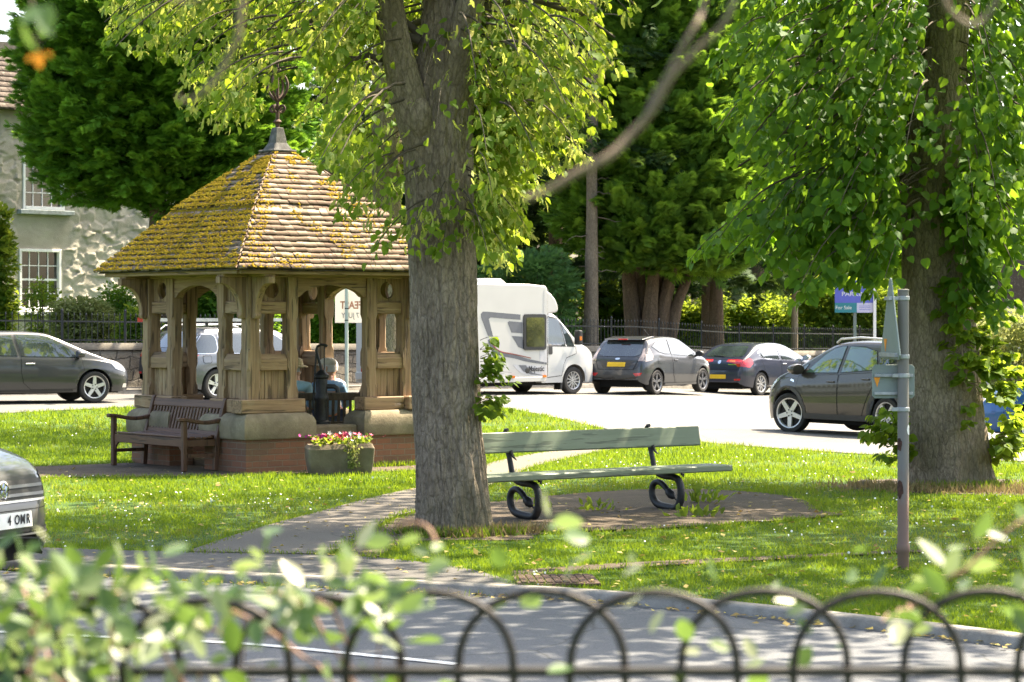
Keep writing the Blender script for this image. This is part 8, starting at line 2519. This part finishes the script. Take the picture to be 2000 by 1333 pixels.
dark_conifer(1385, 80.0, 15, 3.1, 'dark conifer with a low skirt behind the navy hatchback', 2.7, n=330)
dark_conifer(1480, 92.0, 17, 3.6, 'dark conifer behind the edge of the right hand lime leaves', 2.6)
dark_conifer(980, 86.0, 16, 3.4, 'dark conifer behind the motorhome roof', 1.8)
dark_conifer(860, 90.0, 17, 3.6, 'dark conifer behind the upper trunk of the middle lime', 1.8)
dark_conifer(640, 84.0, 16, 3.6, 'dark conifer behind the well house finial', 1.8)
dark_conifer(1300, 100.0, 19, 3.8, 'tallest dark conifer at the back, behind the cypress top', 2.6)
dark_conifer(1640, 104.0, 16, 4.0, 'conifer beyond the hedge behind the right hand lime', 3.4, mat=M['cypress'])
dark_conifer(1800, 108.0, 15, 4.0, 'conifer beyond the for sale board, hidden by lime leaves', 3.4, mat=M['cypress'])

# far wood closing the gaps, reads as one mass
rng = np.random.default_rng(808)
n_ = 420
cs = np.stack([rng.uniform(-34, 34, n_), rng.uniform(108, 128, n_), rng.uniform(0, 13, n_) * rng.uniform(0.5, 1, n_)], 1)
o_ = conifer_crown('woodland', None, (0, 0, 0), cs, 1.9, 48, rng, (0.5, 0.95), M['hedge'], BROADV, BROADF, up=-0.2, out=0.2, spread=1)
tag(o_, kind='stuff')

# feathery elder by the motorhome
def shrub(name, label, cat, px, py0, Y, centres_px, crad, per, size, mat, rng, TV=BROADV, TF=BROADF, dy=0.8, stem=True, up=0.1, group=None):
    o = P(px, HOR, Y); o.z = float(g(o.x, o.y))
    root = thing(name, label, cat, o, group=group)
    cs = np.array([[(a - 1000) * Y / FPX + rng.normal(0, .05), Y + rng.uniform(-dy, dy), CAMH - (b - HOR) * Y / FPX] for a, b in centres_px])
    conifer_crown('foliage', root, o, cs, crad, per, rng, size, mat, TV, TF, up=up, out=0.4, spread=0.9, flat=0.8)
    if stem:
        k = min(14, len(cs)); pth = []
        for c in cs[rng.permutation(len(cs))[:k]]:
            t = np.linspace(0, 1, 6)[:, None]
            pth.append(np.array([[0, 0, -0.05]]) * (1 - t) + (c - np.array(o)) * t + np.array([[0, 0, 0.25]]) * t * (1 - t))
        tubes('stems', np.array(pth), np.tile(np.linspace(0.035, 0.008, 6), (k, 1)), M['twig'], root, 5)
    return root
def blob_px(n, poly, rng):
    po = np.asarray(poly, float); out = []
    while len(out) < n:
        a = rng.uniform(po.min(0), po.max(0)); 
        if inpoly(np.array([a[0]]), np.array([a[1]]), poly)[0]: out.append(tuple(a))
    return out
rng = np.random.default_rng(909)
shrub('elder_bush', 'feathery blue green elder bush above the motorhome cab', 'bush', 1050, 660, 71.0, blob_px(95, [(955, 520), (1010, 470), (1070, 490), (1120, 530), (1130, 610), (1110, 660), (1000, 660), (960, 600)], rng), 0.34, 75, (0.11, 0.2), M['elder'], rng, SPRV, SPRF)
# sunlit hedge behind the railings
HED = [[(1105, 640, 1180, 672), 'sunlit hedge of small leaves behind the railings left of the cypress stems'], [(1290, 600, 1400, 672), 'sunlit hedge behind the railings right of the cypress stems'], [(1410, 590, 1560, 676), 'sunlit hedge behind the railings above the navy hatchback'], [(1565, 560, 1760, 684), 'tall sunlit hedge around the for sale board'], [(1150, 560, 1250, 660), 'bright shrub glimpsed between the pine trunk and the cypress stems']]
for (a, b, c_, d_), lb in HED:
    Yh = 82.0 if a < 1400 else 85.0
    pts_ = [(rng.uniform(a, c_), rng.uniform(b, d_ + 6)) for _ in range(int((c_ - a) * (d_ - b) / 95))]
    shrub('hedge', lb, 'hedge', (a + c_) / 2, 680, Yh, pts_, 0.42, 62, (0.11, 0.2), M['hedge'], rng, dy=0.6, group='sunlit hedges behind the railings')
shrub('hedge', 'leafy hedge dotted with pink flowers at the right edge, below the cottage', 'hedge', 1980, 700, 58.0, [(rng.uniform(1915, 2120), rng.uniform(625, 745)) for _ in range(130)], 0.34, 70, (0.09, 0.17), M['varieg'], rng, dy=1.0)
shrub('hedge', 'dark green hedge above the stone wall, seen through the right arch of the well house', 'hedge', 640, 640, 66.0, [(rng.uniform(520, 800), rng.uniform(560, 668)) for _ in range(230)], 0.42, 75, (0.10, 0.18), M['yew'], rng, dy=0.9)
shrub('bush', 'dark leafy bush behind the ladder, seen through the left arch', 'bush', 430, 640, 61.0, [(rng.uniform(375, 530), rng.uniform(545, 655)) for _ in range(120)], 0.42, 75, (0.11, 0.2), M['leaf_right'], rng, dy=0.8)
# garden shrubs in front of the house
shrub('clipped_bush', 'round clipped variegated bush under the house wall behind the railings', 'bush', 162, 660, 59.5, [(162 + rng.uniform(-52, 52), rng.uniform(600, 670)) for _ in range(110)] + [(162 + 48 * math.cos(a), 628 - 34 * math.sin(a)) for a in np.linspace(0, math.pi, 30)], 0.22, 80, (0.06, 0.11), M['varieg'], rng, dy=0.6)
shrub('shrub', 'small dark shrub right of the clipped bush', 'bush', 236, 650, 61.0, blob_px(46, [(205, 600), (225, 565), (255, 565), (268, 600), (262, 650), (212, 650)], rng), 0.26, 60, (0.07, 0.13), M['leaf_right'], rng, dy=0.5)
shrub('shrub', 'bright green low shrub beside the well house, behind the railings', 'bush', 268, 660, 58.6, blob_px(44, [(240, 625), (270, 603), (300, 610), (300, 668), (235, 668)], rng), 0.24, 60, (0.07, 0.13), M['hedge'], rng, dy=0.4)
shrub('shrub', 'sparse leafy climber in front of the ground floor window', 'bush', 85, 650, 60.5, blob_px(36, [(45, 600), (60, 560), (100, 545), (112, 600), (115, 665), (45, 665)], rng), 0.22, 26, (0.08, 0.14), M['hedge'], rng, dy=0.3)
shrub('ivy', 'bright green ivy climbing the left corner of the house', 'climbing plant', -4, 640, 61.5, [(rng.uniform(-60, 14), rng.uniform(410, 660)) for _ in range(170)], 0.30, 65, (0.12, 0.2), M['hedge'], rng, dy=0.5)

# bare trunk behind the railings, above the navy car
BT = P(1398, 680, 78.5); BT.z = float(g(BT.x, BT.y))
bt = thing('tree_trunk', 'short reddish conifer trunk behind the railings above the navy hatchback', 'tree', BT)
trunk('trunk', [(0, 0, -.2), (0, 0, 1.5), (0.03, 0, 3.2), (0.05, 0, 5)], [0.30, 0.25, 0.22, 0.05], M['bark_warm'], bt, nr=50, ns=36, flare=0.2, seed=51)

# ------------------------------------------------------------------ weeds, grass, daisies and litter
rng = np.random.default_rng(111)
def weed(px, py, n, h, w, label, sz):
    o = G(px, py)
    root = thing('weed', label, 'weed', (o.x, o.y, o.z + 0.01))
    pos = np.c_[rng.normal(0, w, n), rng.normal(0, w * .6, n), np.abs(rng.normal(0, h * .5, n))]
    ax = np.c_[pos[:, :2] * 2, np.full(n, 0.5)] + rng.normal(0, .3, (n, 3))
    foliage('leaves', pos, ax, rdir(n, rng) + [0, -.3, .8], rng.uniform(sz * .7, sz * 1.3, n), M['hedge'], root, rng, [(-.1, 0, 0), (.1, 0, 0), (-.22, .5, .1), (.22, .5, .1), (0, 1, -.05)], [[0, 1, 3], [0, 3, 2], [2, 3, 4]])
weed(1380, 985, 34, 0.14, 0.10, 'leafy green weed right of the green bench leg', 0.12)
weed(1170, 1000, 26, 0.10, 0.10, 'small weed clump under the green bench', 0.09)
weed(1345, 1012, 30, 0.04, 0.16, 'flat grassy tuft on the earth before the green bench', 0.10)
weed(1062, 995, 12, 0.06, 0.05, 'tiny weed at the foot of the left serpent leg', 0.09)
BL = [(-1, 0, 0), (1, 0, 0), (0.5, 5.5, 0.4), (0, 10.0, 1.6)]
BLF = [[0, 1, 2], [0, 2, 3]]
def lawn_mask(x, y):
    """True where grass grows"""
    ok = np.ones(len(x), bool)
    for pl in PATHS: ok &= ~inpoly(x, y, pl)
    # front kerb: grass only beyond it; far road: only before it
    kx, ky = KERB[:, 0], KERB[:, 1]
    o1 = np.argsort(kx); ok &= y > np.interp(x, kx[o1], ky[o1]) + 0.16
    rn = smooth_poly(ROAD_NEAR, 90, 2); ok &= ~inpoly(x, y, np.r_[rn, [[rn[-1][0], 200], [rn[0][0], 200]]])
    rel = (np.c_[x, y] - np.array([WC.x, WC.y])) @ np.array([[math.cos(WA), -math.sin(WA)], [math.sin(WA), math.cos(WA)]])
    ok &= ~((np.abs(rel[:, 0]) < 1.42) & (np.abs(rel[:, 1]) < 1.42))
    return ok
def lawn_points(n, y0, y1, rng, pw=1.0):
    u = rng.uniform(0, 1, n)
    y = y0 * (y1 / y0) ** (u ** pw)
    x = rng.uniform(-0.235, 0.235, n) * y
    return x, y
x, y = lawn_points(760000, 15.2, 58.0, rng)
k = lawn_mask(x, y); x, y = x[k], y[k]
patchy = fbm(np.c_[x * 0.55, y * 0.55, x * 0], 4, 61)
fine = fbm(np.c_[x * 3.0, y * 3.0, x * 0], 2, 62)
keep = rng.uniform(size=len(x)) < np.clip(0.25 + 1.5 * (patchy - 0.25) + 0.5 * (fine - .5), 0.12, 1)
for cx_, cy_, rr_ in ((T1.x + .1, T1.y - .1, 0.9), (T2.x + .2, T2.y - .3, 1.5)):
    dd_ = np.hypot(x - cx_, y - cy_) / rr_
    keep &= rng.uniform(size=len(x)) < np.clip(dd_ - 0.15, 0.1, 1)
x, y, patchy, fine = x[keep], y[keep], patchy[keep], fine[keep]
n = len(x)
pos = np.c_[x, y, g(x, y) - 0.002]
ax = np.c_[rng.normal(0, .42, n), rng.normal(0, .42, n), np.ones(n)]
scl = rng.uniform(0.0032, 0.0062, n) * np.clip(0.7 + 0.9 * (fine - 0.3), 0.6, 1.3) * np.clip(y / 24.0, 0.9, 1.7)
rnd = np.clip(0.65 * rng.uniform(0, 1, n) + 1.1 * (0.54 - patchy) + 0.2, 0, 1)
gr = foliage('grass', pos, ax, rdir(n, rng) + [0, -.4, .2], scl, M['grass'], None, rng, BL, BLF, rnd=rnd)
tag(gr, kind='stuff')
# rough grass along edges, walls and trunk feet
def edge_grass(name, pts, n, rng, spread, h, mat):
    p = resample(pts, 400)
    k = rng.integers(0, 400, n)
    x = p[k, 0] + rng.normal(0, spread, n); y = p[k, 1] + rng.normal(0, spread, n)
    pos = np.c_[x, y, g(x, y) - 0.002]
    o = foliage(name, pos, np.c_[rng.normal(0, .45, n), rng.normal(0, .45, n), np.ones(n)], rdir(n, rng), rng.uniform(h * .6, h * 1.4, n) / 10.0, mat, None, rng, BL, BLF)
    return tag(o, kind='stuff')
wq = lambda lx, ly: (WC.x + math.cos(WA) * lx - math.sin(WA) * ly, WC.y + math.sin(WA) * lx + math.cos(WA) * ly)
edge_grass('rough_grass', [wq(-0.4, -1.5), wq(0.2, -1.5), wq(1.0, -1.5), wq(1.6, -1.5), wq(1.6, 0.3)], 1500, rng, 0.06, 0.085, M['grass'])
edge_grass('rough_grass', [(T1.x - .5, T1.y - .2), (T1.x - .2, T1.y - .5), (T1.x + .2, T1.y - .5), (T1.x + .55, T1.y - .15)], 900, rng, 0.10, 0.09, M['grass'])
edge_grass('dry_grass', [(T1.x - .45, T1.y - .25), (T1.x + .1, T1.y - .5), (T1.x + .5, T1.y - .2), (T1.x + .8, T1.y - .05)], 900, rng, 0.10, 0.10, M['straw'])
edge_grass('dry_grass', [(T2.x - 1.1, T2.y - .2), (T2.x - .5, T2.y - .75), (T2.x + .4, T2.y - .9), (T2.x + 1.8, T2.y - .7)], 2600, rng, 0.28, 0.10, M['straw'])
edge_grass('rough_grass', [(T2.x - .3, T2.y - .62), (T2.x + .3, T2.y - .7), (T2.x + .9, T2.y - .3)], 900, rng, 0.16, 0.11, M['grass'])
# grass creeping over the edges of the paths and the kerb
for pl_ in PATHS[:5]:
    q_ = np.r_[pl_, pl_[:1]]
    ln_ = np.linalg.norm(np.diff(q_, axis=0), axis=1).sum()
    e_ = edge_grass('edge_grass', q_, int(ln_ * 150), rng, 0.055, 0.055, M['grass'])
edge_grass('edge_grass', offset_line(KERB, -0.17), 5200, rng, 0.035, 0.06, M['grass'])
# daisies and clover
HEXV = [(math.cos(a), math.sin(a), 0) for a in np.linspace(0, 2 * math.pi, 7)[:-1]] + [(0, 0, .35)]
HEXF = [[q, (q + 1) % 6, 6] for q in range(6)]
x, y = lawn_points(9000, 16, 50.0, rng, 0.85)
k = lawn_mask(x, y); x, y = x[k], y[k]
dn = fbm(np.c_[x * 0.5, y * 0.5, x * 0 + 9], 3, 71) + np.where((x < -1.5) & (y < 31) & (y > 21), 0.10, 0) + np.where((x > -0.5) & (y > 31), 0.14, 0)
k = (dn > 0.56) & (rng.uniform(size=len(x)) < np.where(x > -1, 0.22, 0.34)); x, y = x[k], y[k]; n = len(x)
V_, F_ = scatter(HEXV, HEXF, np.c_[x, y, g(x, y) + rng.uniform(0.035, 0.06, n)], rdir(n, rng), np.tile([0, -.5, 1.], (n, 1)) + rng.normal(0, .2, (n, 3)), rng.uniform(0.006, 0.013, n))
tag(npmesh('daisies', V_, F_, M['daisy']), kind='stuff')
# fallen leaves on grass, paths and in the gutter
x, y = lawn_points(1300, 15.5, 34, rng)
kx_ = rng.integers(0, len(KERB), 420)
x = np.r_[x, KERB[kx_, 0] + rng.normal(0, .05, 420)]; y = np.r_[y, KERB[kx_, 1] - np.abs(rng.normal(0.05, .09, 420))]
n = len(x)
okk = ~((y < np.interp(x, KERB[:, 0], KERB[:, 1]) - 0.5))
x, y = x[okk], y[okk]; n = len(x)
foliage('fallen_leaves', np.c_[x, y, g(x, y) + 0.028 + 0.022 * lawn_mask(x, y)], np.c_[rng.normal(0, 1, (n, 2)), rng.normal(0, .1, n)], np.tile([0, 0, 1.], (n, 1)) + rng.normal(0, .3, (n, 3)), rng.uniform(0.03, 0.075, n), M['litter'], None, rng)
tag(bpy.data.objects['fallen_leaves'], kind='stuff')
# ------------------------------------------------------------------ hoop-topped fence close to the camera
FY = 3.15
fs_ = FY / FPX
fence = thing('hoop_fence', 'dark iron hoop topped garden fence with interlaced arches, close to the camera', 'fence', (0, FY, 0))
ph = 218 * fs_; hw_ = 1.5 * ph / 2
zr_ = CAMH - (1312 - HOR) * fs_; zpk = CAMH - (1157 - HOR) * fs_
rb_ = 0.0054
x00 = (1276 - 1000) * fs_
rgf = np.random.default_rng(3)
for k in range(-16, 15):
    cx_ = x00 + k * ph
    sag = 0.0 if k > -3 else rgf.uniform(-0.018, 0.0)
    yo = 0.007 if k % 2 else -0.007
    pts = [(cx_ - hw_, yo, 0.02), (cx_ - hw_, yo, 0.8), (cx_ - hw_, yo, zr_ - 0.06)]
    for q in range(17):
        a_ = math.pi * q / 16
        pts.append((cx_ - hw_ * math.cos(a_), yo, zr_ + 0.0 + (zpk - zr_ + sag) * math.sin(a_) ** 0.85))
    pts += [(cx_ + hw_, yo, zr_ - 0.06), (cx_ + hw_, yo, 0.8), (cx_ + hw_, yo, 0.02)]
    m = MB(); m.tube(pts, rb_, 8); m.build('hoop', M['iron_hoop'], fence, smooth=True)
m = MB()
for zz in (zr_ - 0.0, zr_ - 0.55, 0.30): m.box((x00 - 0.5 * ph, 0, zz), (31.4 * ph, 0.026, 0.010))
m.build('rail', M['iron_hoop'], fence)

# climbing plant over the fence
rng = np.random.default_rng(717)
cl = thing('climbing_plant', 'pale leaved climbing plant with pinkish stems tangled over the hoop fence', 'climbing plant', ((300 - 1000) * fs_, FY, 0))
O = np.array(cl.location)
CR1 = [(-80, 1085), (60, 1110), (180, 1100), (290, 1105), (380, 1135), (470, 1135), (560, 1155), (640, 1125), (740, 1120), (800, 1150), (790, 1230), (720, 1250), (640, 1240), (560, 1260), (470, 1240), (380, 1230), (300, 1300), (240, 1420), (-80, 1420)]
a = in_photo_points(360, CR1, FY - 0.20, FY + 0.16, rng)
CR2 = [(-80, 1060), (300, 1050), (520, 1080), (830, 1040), (840, 1160), (760, 1333), (500, 1380), (-80, 1400)]
b = in_photo_points(60, CR2, FY - 0.20, FY + 0.18, rng)
CR3 = [(820, 1150), (1000, 1120), (1300, 1200), (1480, 1240), (1480, 1420), (900, 1420)]
c_ = in_photo_points(24, CR3, FY - 0.1, FY + 0.15, rng)
d_ = in_photo_points(30, [(1500, 1110), (1700, 1060), (1990, 1000), (2060, 1060), (2040, 1250), (1780, 1250), (1600, 1300), (1400, 1200)], FY - 0.1, FY + 0.2, rng)
lo_ = in_photo_points(300, [(-80, 1300), (900, 1330), (900, 1700), (-80, 1700)], FY - 0.2, FY + 0.2, rng)
e_ = []
for px, py in [(545, 1030), (620, 1085), (700, 1075), (860, 1060), (840, 1085), (1095, 1030), (1075, 1010), (985, 1110), (1240, 1090), (590, 1145), (1120, 1090), (1390, 1130), (1880, 1110), (1930, 1040), (1780, 1130), (1905, 1055)]:
    p = P(px, py, FY + rng.uniform(-.15, .15)); e_.append([p.x, p.y, p.z]); p2 = P(px + rng.uniform(-18, 18), py + rng.uniform(8, 26), FY + rng.uniform(-.15, .15)); e_.append([p2.x, p2.y, p2.z])
pos = np.concatenate([a, b, c_, d_, lo_, np.array(e_)])
n = len(pos)
ax = rdir(n, rng) + [0, -0.1, 0.25]
nr = rdir(n, rng) * 0.8 + np.array(SUN) * 0.5 + [0, -0.3, 0.3]
LV = [(0, 0, 0), (-.22, .25, .03), (-.27, .52, .05), (-.16, .8, .02), (0, 1.0, -.05), (.16, .8, .02), (.27, .52, .05), (.22, .25, .03), (0, .5, -.02)]
LF = [[8, q, (q + 1) % 8] for q in range(8)]
foliage('leaves', pos - O, ax, nr, rng.uniform(0.024, 0.056, n), M['climber'], cl, rng, LV, LF, hi=1.0)
# stems arching through the leaves
pth = []
for k in range(26):
    i0 = rng.integers(0, n); i1 = rng.integers(0, n)
    p0 = pos[i0]; far_ = np.linalg.norm(pos - p0, axis=1); cand = np.where((far_ > 0.08) & (far_ < 0.26))[0]
    if len(cand) == 0: continue
    p1 = pos[rng.choice(cand)]
    t = np.linspace(0, 1, 8)[:, None]
    pth.append(p0 * (1 - t) + p1 * t + np.array([0, 0, 0.06]) * t * (1 - t) * 4 * rng.uniform(-.3, 1) + rng.normal(0, .004, (8, 3)))
for k in range(16):
    q = P(rng.uniform(-60, 800), 1300, FY + rng.uniform(-.1, .1)); t = np.linspace(0, 1, 8)[:, None]
    pth.append(np.array([[q.x * .8 - .1, FY + 0.05, 0.0]]) * (1 - t) + np.array([[q.x, q.y, q.z + rng.uniform(-.1, .15)]]) * t + rng.normal(0, .012, (8, 3)) * t * (1 - t) * 4)
pth = np.array(pth)
tubes('stems', pth - O, np.tile(np.linspace(0.0028, 0.0014, 8), (len(pth), 1)), M['stem_pink'], cl, 6)
# young pinkish shoots
sh = []
for (x0, y0, x1, y1) in [(850, 1060, 770, 1030), (1880, 1120, 2010, 1010), (1880, 1120, 1780, 1190)]:
    p0, p1 = P(x0, y0, FY), P(x1, y1, FY + .03); t = np.linspace(0, 1, 8)[:, None]
    sh.append(np.array(p0) * (1 - t) + np.array(p1) * t + np.array([0.01, 0, 0.014]) * t * (1 - t) * 4)
sh = np.array(sh)
tubes('young_shoots', sh - O, np.tile(np.linspace(0.0028, 0.0014, 8), (len(sh), 1)), M['stem_pink'], cl, 7)

# blurred stems hanging into the top of the picture
BY = 2.55
br_ = thing('overhanging_stem', 'bare pale vine stems hanging into the top of the picture, out of focus', 'branch', P(1200, -300, BY))
OB = np.array(br_.location)
def stemtube(pxs, rads, Y=BY):
    c = smooth_poly([list(P(a, b, Y + dy)) for a, b, dy in pxs], 40, 3)
    r_ = np.interp(np.linspace(0, 1, 40), np.linspace(0, 1, len(rads)), rads) * BY / FPX * 0.52 * (1 + 0.25 * (vnoise(np.c_[np.arange(40) * 0.45, np.zeros(40), np.full(40, len(pxs) + pxs[0][0])], 4) - 0.5))
    c = c + 0.012 * BY / 4 * (np.stack([vnoise(np.c_[np.arange(40) * 0.35, np.zeros(40), np.full(40, q + pxs[0][0])], 5) for q in (1, 2, 3)], 1) - 0.5)
    m = MB(); m.tube([tuple(p - OB) for p in c], list(r_), 10); return m.build('stem', M['branch_pale'], br_, smooth=True)
stemtube([(1500, -260, 0.1), (1445, -10, 0), (1380, 80, 0), (1310, 150, 0), (1280, 200, 0), (1240, 260, 0), (1180, 310, -.02), (1100, 355, -.03), (1030, 392, -.03)], [9, 10, 11, 12, 13, 15, 16, 14])
stemtube([(1420, -200, 0.1), (1370, 20, 0.02), (1330, 90, 0), (1290, 180, 0), (1255, 250, 0)], [7, 8, 9, 11, 12])
stemtube([(500, -260, 0.05), (474, -10, 0), (466, 90, 0), (430, 150, 0), (385, 195, 0), (350, 203, 0), (346, 185, 0)], [7, 8, 9, 12, 14, 13, 8])
stemtube([(560, -120, 0.1), (420, 2, 0), (330, 6, 0), (300, -60, 0)], [4, 5, 5, 4])
stemtube([(1830, -120, 0), (1846, 10, 0), (1868, 42, 0), (1895, 50, 0), (1925, 38, 0), (1950, 5, 0), (1965, -120, 0)], [6, 8, 10, 11, 10, 8, 6])
stemtube([(1700, -260, 0), (1480, -240, 0), (1100, -250, 0), (500, -250, 0), (100, -230, 0)], [14, 16, 16, 14, 10])
stemtube([(1965, -120, 0), (1830, -200, 0), (1700, -260, 0)], [7, 10, 14])
stemtube([(100, -230, 0), (60, -60, 0), (72, 40, 0), (74, 110, 0)], [5, 4, 3, 2])
LFV = [(60, 10, .042), (40, 45, .036), (75, 12, .033), (20, -5, .042), (82, 42, .018), (95, 5, .03)]
pos = np.array([list(P(a, b, BY + rng.uniform(-.05, .05)) - Vector(OB)) for a, b, s in LFV])
foliage('leaves', pos, rdir(6, rng) + [0, 0, -1.2], rdir(6, rng) + [0, -1, 0], np.array([s for a, b, s in LFV]), M['climber'], br_, rng, LV, LF, rnd=np.array([.2, .1, .3, .15, .5, .3]))
pos = np.array([list(P(a, b, BY) - Vector(OB)) for a, b in ((74, 100), (66, 108), (86, 104))])
ao = foliage('autumn_leaf', pos, np.array([[.1, 0, -1], [-.6, 0, -.5], [.8, 0, -.3]]), np.array([[0, -1, .2]] * 3), np.array([0.019, 0.010, 0.010]), mat_leaf('orange_leaf', [(0, (0.5, 0.16, 0.02)), (1, (0.55, 0.24, 0.03))], (0.6, 0.25, 0.03), 0.4), br_, rng, LV, LF)
